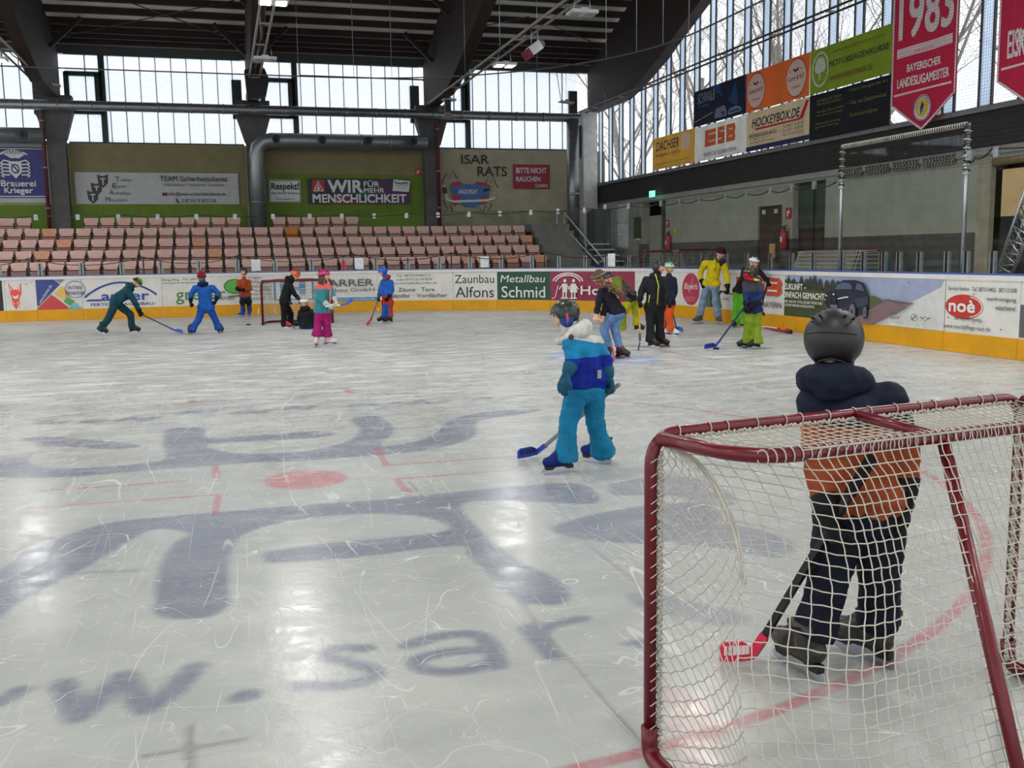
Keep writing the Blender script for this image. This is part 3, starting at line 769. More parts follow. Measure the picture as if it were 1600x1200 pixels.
slack('slack_cord', [bp3(PB1, .1, 3.2), bp3(s_px(1520, 3), .03, 3.2), bp3(s_px(1546, 3), .03, 3.32), bp3(s_px(1700, 3), .03, 3.32)], .06, 'dark cord from the white corded frame to the right edge', .014)

# ---------------------------------------------------------------- the safety net round the end of the rink
def net_mesh():
    S0, S1, Z0, Z1, P_, r = 6.2, S_B + 22, 3.1, 7.3, .052, .0021
    V = []; F = []
    def rib(pts, up):
        o = len(V)
        for i, p in enumerate(pts):
            d = (pts[min(i + 1, len(pts) - 1)] - pts[max(i - 1, 0)]).normalized(); x = d.cross(up).normalized(); y = d.cross(x)
            for k_ in range(3):
                a = k_ * 2 * PI / 3; V.append(p + (x * math.cos(a) + y * math.sin(a)) * r)
            if i:
                a, b = o + 3 * (i - 1), o + 3 * i
                for k_ in range(3): F.append((a + k_, a + (k_ + 1) % 3, b + (k_ + 1) % 3, b + k_))
    s = S0
    while s < S1:
        n = bpath(s)[1]; rib([bp3(s, .06, Z0), bp3(s, .06, Z1)], n); s += P_
    m = int((S1 - S0) / .3)
    z = Z0
    while z <= Z1:
        rib([bp3(S0 + (S1 - S0) * i / m, .06, z) for i in range(m + 1)], Vector((0, 0, 1))); z += P_
    q = MB(); q.add(V, F, M('net_black', (30, 32, 36), .8)); return q
tag(net_mesh().build('safety_net'), 'fine dark safety net hanging above the boards round the end of the rink', 'net')
q = MB(); q.tube([bp3(6.2 + (S_B + 22 - 6.2) * i / 90, .06, 7.32) for i in range(91)], .022, 6, M('grey_rope', (86, 88, 92), .7)); tag(q.build('net_cable'), 'grey twisted cable carrying the top of the safety net', 'cable')
for i, px in enumerate((467, 553, 612, 726, 838, 945, 992, 1033, 1073, 1108, 1160, 1220)):
    p = bp3(s_px(px, 7.3), .06, 7.32); q = MB(); q.tube([p, p + Vector((0, 0, 4.2))], .008 if px < 900 else .012, 5, STEEL)
    tag(q.build('hanger_rod'), '%s thin steel rod holding up the net cable, from the left' % ordn(i), 'rod', 'rods holding up the net cable')
# ================================================================ the hall
RX, WY = 15.08, 39.0
CONC = M('concrete', (120, 118, 112), .85, var=.18, scale=3, bump=.2)
DCONC = M('dark_concrete', (84, 84, 82), .85, var=.18, scale=3)
CREAM = M('cream_wall', (168, 162, 136), .8, var=.1, scale=2)
OLIVE = M('olive_wall', (128, 120, 84), .8, var=.1, scale=2)
GREENW = M('green_wall', (96, 124, 24), .75, var=.12, scale=2)
DGREEN = M('dark_green_frame', (34, 62, 54), .6)
DFRAME = M('dark_window_frame', (62, 66, 66), .55)
BEAMW = M('brown_glulam', (42, 28, 22), .7, var=.25, scale=2, aniso=(6, .6, 6))
PURL = M('brown_purlin', (40, 26, 21), .75, var=.25, scale=2, aniso=(.4, 6, 6))
BLACKW = M('black_wood', (36, 32, 30), .7, var=.3, scale=3, aniso=(8, .5, 8))
RED_OX = M('dark_red_paint', (96, 22, 34), .5)
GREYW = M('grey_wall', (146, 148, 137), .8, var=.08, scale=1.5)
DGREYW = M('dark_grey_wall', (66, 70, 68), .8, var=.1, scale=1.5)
FROST = glassy('frosted_panel', (.93, .96, 1.0), .03, .2, milk=.35)
CLEAR = glassy('window_glass', (.97, .98, 1.0), .03, .02)
def zY(px, py, y=WY): return atY(px, py, y).z
def xY(px, py=240, y=WY): return atY(px, py, y).x
# ---- far wall
PIL = [-12.05, -5.4, 1.35, 8.02, 14.55]
f = MB(); f.span((-16, WY, -.1), (RX + .3, WY + .25, 5.92), CREAM)
f.span((-16, WY - .02, 2.4), (1.0, WY, zY(250, 320)), GREENW); f.span((1.7, WY - .02, 2.4), (7.7, WY, zY(450, 272)), GREENW)
f.span((-5.05, WY - .02, zY(250, 320)), (1.0, WY, 5.9), OLIVE); f.span((1.7, WY - .02, zY(450, 272)), (7.7, WY, 5.9), OLIVE)
f.span((8.4, WY - .015, 2.4), (14.2, WY, zY(760, 329)), M('stained_cream', (140, 138, 112), .85, var=.25, scale=1.5))
f.span((-16, WY, 9.02), (RX + .3, WY + .25, 9.3), DFRAME)
struct(f, 'wall_far')
for i in range(4):                       # four window bays of upright frosted panels
    a, b = PIL[i] + .36, PIL[i + 1] - .36
    t = thing('window_%d' % (i + 1), None, None, ((a + b) / 2, WY, 5.92)); tag(t, kind='structure')
    fr = DGREEN if i == 1 else DFRAME
    g = MB(); g.span((a, WY + .1, 5.95), (b, WY + .12, 9.05), FROST); tag(g.build('window_glass', None, t), kind='structure')
    q = MB(); w2 = .06
    q.span((a, WY + .05, 5.9), (b, WY + .17, 5.98), fr); q.span((a, WY + .05, 9.0), (b, WY + .17, 9.1), fr)
    m1 = a + 1.22
    q.span((m1 - .1, WY + .02, 5.9), (m1 + .1, WY + .2, 9.05), fr)
    q.span((a, WY + .02, 8.27), (m1, WY + .2, 8.42), fr); q.span((a, WY + .02, 6.95), (m1, WY + .2, 7.1), fr)
    q.span((a - .05, WY + .02, 7.0), (a + .12, WY + .2, 8.4), fr); q.span((m1 - .25, WY + .02, 7.0), (m1, WY + .2, 8.35), fr)
    q.span((b - .35, WY + .02, 6.9), (b, WY + .2, 8.3), fr)
    q.span((a + .66, WY + .07, 5.95), (a + .69, WY + .14, 9.05), fr)
    n = 9; x = m1 + .22
    while x < b - .1:
        q.span((x - .012, WY + .07, 5.95), (x + .012, WY + .14, 9.05), fr); x += .535
    tag(q.build('window_frame', None, t), kind='structure')
# ---- pillars with flared heads
for i, x in enumerate(PIL):
    nm = ['pillar beyond the left edge', 'grey pillar with a red pipe at the left of the stand', 'grey pillar behind the silver duct at the stand', 'grey pillar left of the painted lettering wall', 'pale grey pillar in the far right corner'][i]
    p = MB(); pm = M('pillar_pale', (226, 226, 220), .8) if i == 4 else DCONC
    p.span((x - .3, WY - .5, 0), (x + .3, WY - .02, 7.5), pm)
    if i < 4: p.prism([(x - .33, 6.0), (x + .33, 6.0), (x + .6, 6.9), (x + .6, 7.5), (x - .6, 7.5), (x - .6, 6.9)], lambda u, v, s: (u, WY - .53 + s * .49, v), DCONC)
    else: p.prism([(x - .3, 5.6), (x - .7, 6.9), (x - .3, 6.9)], lambda u, v, s: (u, WY - .3 + s * .2, v), DCONC)
    tag(p.build('pillar'), nm, 'pillar')
for x, a, b, lab in ((-5.78, 2.4, 7.0, 'dark red drain pipe beside the left pillar'), (8.22, 2.5, 6.9, 'dark red drain pipe beside the pillar left of the painted wall')):
    q = MB(); q.tube([(x, WY - .63, a), (x, WY - .63, b), (x - .15, WY - .63, b + .2)], .07, 10, RED_OX)
    for z in (3.6, 5.0, 6.6): q.lathe([(.085, -.03), (.085, .03)], (x, WY - .63, z), n=10, mat=STEEL)
    tag(q.build('drain_pipe'), lab, 'pipe')
# ---- roof: a sloping deck, purlins and glulam frames
RS = .37
def rz(y): return 9.25 + RS * (WY + .3 - y)
c = MB(); prof = [(WY + .6, rz(WY + .6)), (12, rz(12)), (-16, rz(12) - RS * 28)]
for (y0, z0), (y1, z1) in zip(prof, prof[1:]):
    c.add([(-24, y0, z0), (RX + .6, y0, z0), (RX + .6, y1, z1), (-24, y1, z1), (-24, y0, z0 + .15), (RX + .6, y0, z0 + .15), (RX + .6, y1, z1 + .15), (-24, y1, z1 + .15)],
          [(0, 1, 2, 3), (7, 6, 5, 4), (0, 4, 5, 1), (1, 5, 6, 2), (2, 6, 7, 3), (3, 7, 4, 0)], M('grey_roof_board', (236, 231, 222), .85, var=.08, scale=1.2, aniso=(.8, 3, 1)))
struct(c, 'ceiling')
n = 0; PY = [38.6, 38.25, 37.95, 37.5, 36.85] + [36.2 - .65 * i for i in range(18)]
for y in PY:
    q = MB(); q.box((-4.6, y, rz(y) - .12), (39.2, .12, .22), PURL)
    o = q.build('roof_purlin'); tag(o, '%s dark brown roof purlin, counted from the far windows' % ordn(n), 'purlin', 'roof purlins along the hall'); n += 1
for i, x in enumerate(PIL[:4] + [14.8]):
    lab = ['brown glulam roof frame beyond the left edge', 'brown glulam roof frame over the left pillar', 'brown glulam roof frame over the silver duct pillar', 'brown glulam roof frame over the pillar left of the painted wall', 'dark brown glulam roof frame against the tall right windows'][i]
    low = [(38.9, 7.42), (35.4, 7.45), (34.3, 7.66), (33.2, 7.98), (32.1, 8.3), (31.1, 8.7), (28.9, 9.5), (20, 12.75), (12, 15.2), (4, 12.4)]
    top = [(4, rz(12) - RS * 8 - .3), (12, rz(12) - .3), (38.95, rz(38.95) - .3)]
    q = MB(); q.prism(low + top, lambda u, v, s, x=x: (x - .2 + .4 * s, u, v), BEAMW); tag(q.build('roof_frame'), lab, 'beam')
nb = 0
for x in PIL[1:4]:
    for sx in (-1, 1):
        for y in (37.0, 34.2):
            if x - .2 + sx > 14: continue
            q = MB(); q.bar((x + sx * .22, y, rz(y) - 1.25), (x + sx * 1.25, y, rz(y) - .28), .12, .14, PURL)
            tag(q.build('knee_brace'), '%s slanting brown knee brace under the roof, from the left' % ordn(nb), 'brace', 'knee braces between frames and purlins'); nb += 1
for i, (a, b) in enumerate((((-4.9, 37.6, 9.3), (0.8, 35.2, 10.2)), ((0.8, 37.4, 9.4), (-2.6, 35.6, 10.1)), ((8.6, 36.2, 9.8), (11.0, 35.2, 10.2)), ((13.8, 36.4, 9.7), (11.6, 35.4, 10.1)))):
    q = MB(); q.tube([a, b], .02, 6, DSTEEL); tag(q.build('bracing_rod'), '%s thin diagonal bracing rod under the roof, from the left' % ordn(i), 'rod', 'bracing rods under the roof')
# ---- long ducts on the far wall
def duct(name, label, pts, r, nz=(), mat=STEEL):
    t = thing(name, label, 'duct', pts[0]); q = MB(); q.tube(pts, r, 16, mat); q.build('duct_pipe', None, t)
    for a, b in zip(pts, pts[1:]):
        a, b = Vector(a), Vector(b); L = (b - a).length; d = (b - a).normalized()
        for k in range(1, int(L / 1.1)): q = MB(); q.lathe([(r + .012, -.025), (r + .012, .025)], a + d * (k * 1.1), d, 16, STEEL); q.build('seam_ring', None, t)
    for x in nz:
        q = MB(); q.lathe([(.14, 0), (.14, .12), (.08, .12), (.08, .02)], (x, pts[-1][1] - r + .02, pts[-1][2]), (0, -1, .1), 14, DSTEEL); q.build('air_nozzle', None, t)
    return t
LSTEEL = M('bright_duct', (140, 142, 144), .35, .8, var=.1)
duct('heating_duct', 'long silver pipe running across all the far windows', [(-14, 38.0, 7.09), (13.9, 38.0, 7.09)], .17, mat=LSTEEL)
q = MB(); q.tube([(13.62, 38.0, 7.05), (13.62, 38.0, 1.6)], .25, 16, LSTEEL); q.lathe([(.27, -.05), (.27, .05)], (13.62, 38, 4.1), n=16, mat=STEEL); tag(q.build('vertical_duct'), 'bright silver upright duct in the far right corner by the stairs', 'duct')
zl = zY(500, 221, 38.3)
duct('air_duct', 'silver air duct bending down the pillar to the seats with nozzles', [(1.38, 38.18, 2.7), (1.38, 38.18, zl - .55), (1.45, 38.18, zl - .25), (1.65, 38.18, zl - .06), (1.95, 38.18, zl), (7.75, 38.18, zl)], .27, [xY(p, 218, 38.05) for p in (431, 503, 575, 645)])
duct('air_duct', 'silver air duct with one nozzle at the left edge above the blue sign', [(-14, 38.18, zl + .02), (-5.75, 38.18, zl + .02)], .27, [xY(38, 210, 38.05)])
sg = hung_sign('block_label', 'white round cornered block letter label on the upright silver duct', 'sign', (1.2, 38.0, zY(400, 252, 38)), (.36, 0, 0), (0, 0, zY(400, 232, 38) - zY(400, 252, 38)), col((196, 196, 192)))
sg.text('BLOCK', .12, .82, .88, .96, INK, .03); sg.text('C', .2, .08, .8, .74, INK, .03); sg.done()
# ---- signs on the far wall
def far_sign(name, label, x0, yt, x1, yb, back, y=WY - .06, cat='sign'):
    xm = (x0 + x1) / 2; za, zb = zY(xm, yb, y), zY(xm, yt, y); xa, xb = atY(x0, (yt + yb) / 2, y).x, atY(x1, (yt + yb) / 2, y).x
    return hung_sign(name, label, cat, (xa, y, za), (xb - xa, 0, 0), (0, 0, zb - za), back, .03)
PALE = M('sign_pale', (178, 180, 180), .6, var=.05)
BRW = CR(214, 216, 218); NB = CR(40, 44, 120)
s = far_sign('wall_sign', 'navy sign with a white crest over old style white lettering at the left edge', -32, 222, 77, 317, PALE)
s.rect(.06, .08, .945, .92, NB); s.rect(.075, .1, .93, .9, BRW); s.rect(.085, .115, .92, .885, NB)
for k in range(9):
    a = PI * (.12 + .76 * k / 8); s.line([(.52 + .05 * math.cos(a), .74), (.52 + .17 * math.cos(a), .78 + .1 * math.sin(a)), (.52 + .22 * math.cos(a + .2), .76 + .09 * math.sin(a))], .05, BRW)
for sx in (-1, 1):
    for k in range(5): s.line([(.52 + sx * .08, .68 - k * .055), (.52 + sx * (.16 + .02 * (k % 2)), .7 - k * .06), (.52 + sx * .21, .65 - k * .05), (.52 + sx * .17, .62 - k * .05)], .05, BRW)
s.poly([(.43, .68), (.61, .68), (.61, .5), (.52, .4), (.43, .5)], BRW); s.disc(.52, .56, .06, .08, NB, .7); s.line([(.47, .64), (.57, .5)], .05, NB)
s.text('Brauerei', .3, .27, .8, .37, BRW, .03); s.text('Krieger', .34, .13, .75, .25, BRW, .03); s.done()
s = far_sign('wall_banner', 'long pale banner with three dark shields and security service lettering', 118, 270, 373, 319, PALE)
for cx, cy in ((.165, .7), (.125, .45), (.1, .2)):
    s.poly([(cx - .034, cy + .23), (cx, cy + .18), (cx + .034, cy + .24), (cx + .03, cy - .04), (cx, cy - .19), (cx - .028, cy - .05)], INK); s.line([(cx - .015, cy + .1), (cx + .015, cy + .1)], .05, PALE); s.line([(cx, cy + .1), (cx, cy - .1)], .05, PALE)
for q, x, y in (('T', .24, .72), ('E', .22, .51), ('A', .2, .3), ('M', .175, .08)): s.text(q, x, y, x + .026, y + .15, INK, .004)
for q, x, y, w_ in (('olerant', .27, .72, .07), ('hrlich', .25, .51, .05), ('ufmerksam', .23, .3, .1), ('enschlich', .205, .08, .1)): s.text(q, x, y, x + w_, y + .1, DGREY)
s.text('TEAM Sicherheitsdienst', .51, .73, .93, .9, INK, .012); s.text('Sicherheitsdienst * Sanitätsdienst * Brandschutz', .53, .58, .91, .68, DGREY, .005)
s.text('info@team-sicherheitsdienst.de', .56, .25, .915, .38, INK, .012); s.rect(.52, .27, .55, .36, CR(90, 20, 30)); s.text('0 87 33 / 9 38 27-24', .64, .05, .85, .17, INK, .01); s.line([(.605, .18), (.61, .08), (.62, .04)], .06, INK); s.done()
def respekt(s, u0=0, v0=0, u1=1, v1=1):
    X = lambda u: u0 + (u1 - u0) * u
    Yv = lambda v: v0 + (v1 - v0) * v
    s.text('Respekt!', X(.08), Yv(.5), X(.94), Yv(.86), INK, .04); s.text('Kein Platz für Rassismus', X(.08), Yv(.38), X(.94), Yv(.47), INK, .02); s.text('www.respekt.tv', X(.22), Yv(.12), X(.78), Yv(.2), INK, .02)
s = far_sign('wall_sign', 'small white sign with bold dark lettering right of the upright duct', 420, 281, 470, 317, PALE)
s.rect(.02, .03, .98, .97, INK); s.rect(.04, .055, .96, .945, BRW); respekt(s); s.done()
s = far_sign('wall_banner', 'dark violet banner with large white lettering and a red triangle box', 481, 279, 641, 319, CR(38, 34, 54))
s.poly([(.55, 0), (1, 0), (1, 1), (.7, 1)], CR(70, 34, 76)); s.poly([(.2, 0), (.5, 0), (.4, .4), (.28, .3)], CR(110, 40, 66)); s.poly([(.45, .3), (.6, .25), (.62, .5), (.5, .6)], CR(30, 90, 80))
s.rect(.045, .47, .16, .94, CR(186, 34, 44)); s.line([(.06, .52), (.102, .89), (.145, .52), (.06, .52)], .045, BRW); s.line([(.102, .75), (.102, .56)], .05, BRW); s.line([(.085, .6), (.12, .6)], .05, BRW)
s.text('WIR', .195, .46, .525, .92, BRW, .05); s.text('FÜR', .54, .68, .69, .93, BRW, .03); s.text('MEHR', .54, .45, .74, .63, BRW, .03); s.text('MENSCHLICHKEIT', .045, .06, .955, .38, BRW, .05)
s.poly([(.82, .52), (.985, .48), (1.0, .92), (.835, .97)], BRW); respekt(s, .835, .55, .99, .95); s.done()
s = far_sign('wall_sign', 'dark red no smoking request sign with white lettering', 802, 257, 859, 295, CR(150, 30, 52))
s.text('BITTE NICHT', .08, .64, .91, .86, BRW, .03); s.text('RAUCHEN', .08, .3, .73, .5, BRW, .03); s.text('DANKE', .6, .06, .94, .2, BRW, .01); s.done()
# painted lettering and jersey
x0, x1, zt, zb = xY(692), xY(795), zY(740, 238), zY(740, 328)
s = Sign(flat_map((x0, WY - .03, zb), (x1 - x0, 0, 0), (0, 0, zt - zb)), x1 - x0, zt - zb, d0=.0)
mu = lambda px, py: ((px - 692) / 103, (328 - py) / 90)
K, JB, JR, GR = CR(34, 34, 34), CR(58, 110, 170), CR(170, 48, 66), CR(110, 106, 104)
s.text('ISAR', *mu(720, 256), *mu(763, 242), K, .02); s.text('RATS', *mu(745, 275), *mu(791, 260), K, .02)
for pts in (((689, 287), (697, 270), (701, 279), (706, 266), (713, 280)), ((757, 285), (762, 276), (765, 285), (769, 275), (773, 287), (777, 293)), ((691, 312), (697, 328), (701, 318), (705, 332)), ((746, 324), (752, 332), (757, 318), (760, 332), (766, 318))): s.line([mu(*p) for p in pts], .035, K)
s.poly([mu(*p) for p in ((704, 286), (716, 283), (722, 288), (737, 288), (744, 283), (758, 286), (765, 290), (762, 306), (752, 309), (748, 319), (738, 325), (724, 323), (713, 316), (704, 304), (702, 292))], JB)
s.poly([mu(*p) for p in ((704, 286), (716, 283), (722, 288), (716, 291), (704, 291))], JR); s.poly([mu(*p) for p in ((744, 283), (758, 286), (765, 290), (760, 292), (742, 288))], JR)
s.poly([mu(*p) for p in ((705, 304), (717, 306), (717, 316), (708, 322), (703, 316))], JR); s.poly([mu(*p) for p in ((746, 310), (762, 303), (760, 316), (750, 319))], JR); s.line([mu(753, 298), mu(762, 296)], .1, K)
s.text('ANGELFIGHT', *mu(714, 303), *mu(744, 296), BRW, .02)
s.line([mu(692, 290), mu(696, 312), mu(706, 315), mu(760, 313), mu(771, 309)], .09, BRW); s.line([mu(692, 293), mu(694, 303)], .16, K)
finish_sign(s, 'wall_mural', 'black painted lettering above a painted blue and red hockey jersey on the cream wall', 'mural')
def plate(name, label, cat, pos, size, mat, axis='y', draw=None):
    x, y, z = pos; w_, h_ = size
    if axis == 'y': o, u = (x - w_ / 2, y, z - h_ / 2), (w_, 0, 0)
    else: o, u = (x, y + w_ / 2, z - h_ / 2), (0, -w_, 0)
    s = hung_sign(name, label, cat, o, u, (0, 0, h_), mat, .02)
    if draw: draw(s)
    s.done()
def d_ext(s): s.rect(.12, .1, .88, .9, CR(170, 40, 48)); s.rect(.3, .2, .5, .7, BRW); s.line([(.55, .75), (.75, .5)], .05, BRW)
p = atY(653, 269, WY - .05); plate('fire_sign', 'small red fire sign on the green far wall', 'sign', (p.x, p.y, p.z), (.22, .26), CR(170, 40, 48), draw=d_ext)
# ---- stand: concrete tiers and folding seats
ROWY = [34.2, 35.1, 36.0, 36.9, 37.8]; BACK = [1.73, 2.09, 2.47, 2.86, 3.25]
st = MB(); fl = [b - .78 for b in BACK]
st.prism([(33.3, .15), (33.3, fl[0])] + [p for i in range(1, 5) for p in ((ROWY[i] - .42, fl[i - 1]), (ROWY[i] - .42, fl[i]))] + [(38.46, fl[4]), (38.46, .15)], lambda u, v, s: (-15.5 + s * 27.05, u, v), CONC)
tag(st.build('seating_tiers'), 'stepped concrete tiers that carry the rows of pink seats', 'stand')
SEATM = M('seat_pink', (212, 168, 160), .55, var=.1, scale=3); SEATO = M('seat_orange', (208, 146, 116), .55, var=.12, scale=4); SEATX = M('seat_bright_orange', (206, 120, 24), .5)
SEAT_SHADE = M('seat_shadow_red', (74, 32, 28), .7)  # dark red painted in for the shade behind slats and between seats
def make_seat(m):
    b = MB(); w_ = .225; P = []
    for i, (z, y_) in enumerate(((.515, .0), (.56, .012), (.62, .03), (.74, .075), (.775, .1), (.765, .125), (.62, .085), (.515, .05))): P.append((y_, z))
    b.prism(P, lambda u, v, s: ((s * 2 - 1) * w_, u, v), m)
    for sx in (-1, 1): b.span((sx * w_ - .014, -.07, .3), (sx * w_ + .014, .06, .6), SEAT_SHADE)
    return b.build('stadium_seat')
def make_pan(m):
    b = MB()
    b.box((0, -.065, .4), (.43, .02, .22), SEAT_SHADE)
    for k, z in enumerate((.462, .415, .368, .321)): b.box((0, -.09 + k * .003, z), (.41 if k else .43, .03, .022), m)
    b.box((0, .0, .43), (.40, .12, .03), m)
    return b.build('folding_pan')
def make_leg():
    b = MB(); b.span((-.03, .02, 0), (.03, .08, .45), DSTEEL); b.span((-.12, -.02, 0), (.12, .12, .015), DSTEEL); return b.build('support_foot')
protos = {}
for k, m in (('p', SEATM), ('o', SEATO), ('x', SEATX)):
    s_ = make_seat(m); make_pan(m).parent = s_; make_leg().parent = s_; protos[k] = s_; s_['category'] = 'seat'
used = set()
ends = [11.02, 11.02, 11.04, 11.02, 4.75]
special = {(0, 6): 'o', (1, 11): 'p'}
PITCH = .536
for r in range(5):
    x = ends[r]; n = 0
    while x > -8.6:
        gap = r == 4 and (.78 < x < 1.9 or -6.0 < x < -4.85)
        if r == 4 and not gap and x > 4.8: gap = True
        if not gap:
            px = proj((x, ROWY[r], BACK[r] - .15))
            kind = 'p'
            for (qx, qy), kk in (((732, 410), 'o'), ((450, 358), 'x'), ((314, 358), 'p'), ((112, 380), 'o'), ((822, 375), 'o'), ((788, 408), 'o'), ((845, 408), 'o'), ((335, 395), 'o'), ((308, 378), 'o'), ((70, 408), 'o'), ((318, 375), 'o'), ((868, 390), 'o'), ((88, 362), 'o')):
                if abs(px[0] - qx) < 13 and abs(px[1] - qy) < 9: kind = kk
            src = protos[kind]
            if kind not in used: o = src; used.add(kind)
            else: o = copy_tree(src)
            o.location = (x, ROWY[r], fl[r])
            cname = {'p': 'faded pink', 'o': 'orange tinted', 'x': 'bright orange'}[kind]
            o['label'] = '%s folding seat, %s from the right end of the %s row up' % (cname, ordn(n), ORD[r]); o['group'] = 'folding seats in the %s row of the stand' % ORD[r]
            n += 1
        x -= PITCH
# ---- stairs, rails and the corner
s_ = MB()
for i in range(9):
    z = .75 + i * .27; s_.span((11.62, 33.5 + i * .47, .2), (13.2, 38.4, z), CONC)
tag(s_.build('staircase'), 'broad concrete stairs at the right end of the stand', 'stairs')
s_ = MB()
for i in range(5): s_.span((13.55, 34.3 + i * .5, 1.2 + i * .22), (14.5, 34.75 + i * .5, 1.26 + i * .22), M('pale_step', (176, 176, 172), .7))
s_.bar((13.5, 34.2, 1.05), (13.5, 37.0, 2.2), .06, .2, DSTEEL); s_.bar((14.52, 34.2, 1.05), (14.52, 37.0, 2.2), .06, .2, DSTEEL); tag(s_.build('open_steps'), 'open pale steps right of the metal handrail', 'stairs')
h = thing('handrail', 'grey metal handrail slanting down beside the stairs', 'handrail', (13.1, 36, .8))
hr = [Vector((12.75, 37.5, 3.27)), Vector((13.05, 37.5, 3.37)), Vector((13.4, 34.0, 1.46))]
hr2 = [Vector((12.75, 37.5, 2.75)), Vector((13.05, 37.5, 2.8)), Vector((13.15, 34.0, 1.36))]
for P, nm in ((hr, 'top_rail'), (hr2, 'lower_rail')):
    q = MB(); q.tube(P, .03, 8, ALU); q.build(nm, None, h)
for p, z in ((hr[0], 2.6), (hr[1], 2.6), (hr[1].lerp(hr[2], .55), 1.6), (hr[2], .9)):
    q = MB(); q.tube([(p.x, p.y, z), p], .028, 8, ALU); q.build('post', None, h)
# ---- right wall
wl = MB()
def seg_(y0, y1, z0, z1, m, x0=RX, x1=RX + .3): wl.span((x0, y1, z0), (x1, y0, z1), m)
ZS = 2.07
for y0, y1 in ((39.0, 34.5), (32.45, 26.12), (24.82, 24.28), (22.74, 16.95)):
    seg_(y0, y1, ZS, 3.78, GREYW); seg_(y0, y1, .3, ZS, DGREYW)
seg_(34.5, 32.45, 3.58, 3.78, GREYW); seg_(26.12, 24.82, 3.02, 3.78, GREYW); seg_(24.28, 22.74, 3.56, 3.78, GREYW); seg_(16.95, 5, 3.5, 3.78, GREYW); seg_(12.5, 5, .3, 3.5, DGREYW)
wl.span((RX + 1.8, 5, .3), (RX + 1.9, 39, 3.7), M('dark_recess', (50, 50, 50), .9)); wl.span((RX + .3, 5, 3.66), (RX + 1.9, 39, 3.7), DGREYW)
struct(wl, 'wall_right')
bnd = MB(); bnd.span((RX - .12, 5, 3.78), (RX + .1, 39, 4.47), BLACKW)
for i in range(7): bnd.span((RX - .135, 5, 3.79 + i * .097), (RX - .12, 39, 3.79 + i * .097 + .082), BLACKW)
struct(bnd, 'trim_1')
sl = MB(); sl.span((RX - .25, 5, 4.47), (RX + .2, 39, 4.56), M('window_sill_grey', (112, 114, 112), .6)); sl.span((RX - .06, 5, 3.62), (RX, 39, 3.78), M('pale_ledge', (150, 150, 143), .7)); struct(sl, 'trim_2')
wt = thing('window_5', None, None, (RX, 25, 4.5)); tag(wt, kind='structure')
g = MB(); g.add([(RX + .12, 39, 4.5), (RX + .12, 5, 4.5), (RX + .12, 5, rz(12) - RS * 7), (RX + .12, 12, rz(12)), (RX + .12, 39, rz(39))], [(0, 1, 2, 3, 4)], CLEAR); tag(g.build('window_glass', None, wt), kind='structure')
q = MB(); q2 = MB(); UGL = glassy('channel_glass', (.78, .85, .93), .03, .2, milk=.6)
y = 38.74
while y > 6:
    zt = rz(max(y, 24 - y)) - .1
    q2.span((RX + .02, y - .15, 4.5), (RX + .04, y + .15, zt), UGL)
    for d in (-.175, .175): q.span((RX + .0, y + d - .022, 4.5), (RX + .05, y + d + .022, zt), DFRAME)
    y -= 1.075
q.span((RX - .02, 5, 4.5), (RX + .14, 39, 4.62), DFRAME)
tag(q.build('window_frame', None, wt), kind='structure'); tag(q2.build('channel_strips', None, wt), kind='structure')
# corner and corridor pieces seen through the glass
fl_ = MB(); s0_, s1_ = S_A - 1.0, S_B + 29
poly = [(lambda p: (p.x, p.y))(bp3(s0_ + (s1_ - s0_) * i / 60, .16, 0)) for i in range(61)] + [(RX + 1.8, -5), (RX + 1.8, 39), (bp3(s0_, 0, 0).x, 39)]
fl_.prism(poly, lambda u, v, s: (u, v, .1 + .45 * s), CONC); struct(fl_, 'trim_3')
d = MB(); d.span((14.4, 37.6, .6), (15.05, 38.4, 3.5), M('corrugated_dark', (70, 74, 74), .6))
for i in range(5): d.tube([(14.36, 37.65 + i * .17, .6), (14.36, 37.65 + i * .17, 3.4)], .05, 8, DSTEEL)
tag(d.build('shutter_rack'), 'dark ribbed upright panel in the corner behind the glass', 'panel')
dr = thing('door_1', None, None, (RX, 35.5, .6)); tag(dr, kind='structure')
q = MB(); q.span((RX - .08, 34.75, .6), (RX - .01, 37.45, 3.55), M('grey_gate', (126, 128, 122), .7)); q.build('door_leaf', None, dr)
q = MB(); p0, p1 = atX(990, 340, RX - .1), atX(999, 372, RX - .1); q.span((RX - .1, p1.y, p1.z), (RX - .08, p0.y, p0.z), col((52, 54, 50))); q.build('door_window', None, dr)
for px, py in ((970, 366), (998, 374)):
    p0 = atX(px, py, RX - .1); q = MB(); q.span((RX - .14, p0.y - .15, p0.z - .025), (RX - .08, p0.y + .15, p0.z + .025), col((205, 205, 200))); q.build('door_handle', None, dr)
q = MB(); q.span((RX + .5, 32.45, .6), (RX + .56, 33.5, 3.1), M('inner_door_dark', (66, 66, 62), .7)); q.span((RX + .3, 33.5, .6), (RX + .36, 34.5, 3.58), GREYW); q.span((RX + .3, 32.45, 3.1), (RX + .4, 34.5, 3.6), DGREYW); struct(q, 'door_2')
dr = thing('door_3', None, None, (RX, 25.5, .6)); tag(dr, kind='structure')
q = MB(); q.span((RX + .05, 24.84, .6), (RX + .12, 26.1, 3.0), M('brown_door', (58, 46, 38), .6)); q.build('door_leaf', None, dr)
q = MB(); q.span((RX + .02, 25.2, 1.55), (RX + .05, 25.5, 1.95), col((186, 150, 96))); q.build('door_notice', None, dr)
for y_ in (25.85, 25.2): q = MB(); q.span((RX + .02, y_ - .08, 2.8), (RX + .05, y_ + .08, 2.92), col((190, 190, 186))); q.build('door_plate', None, dr)
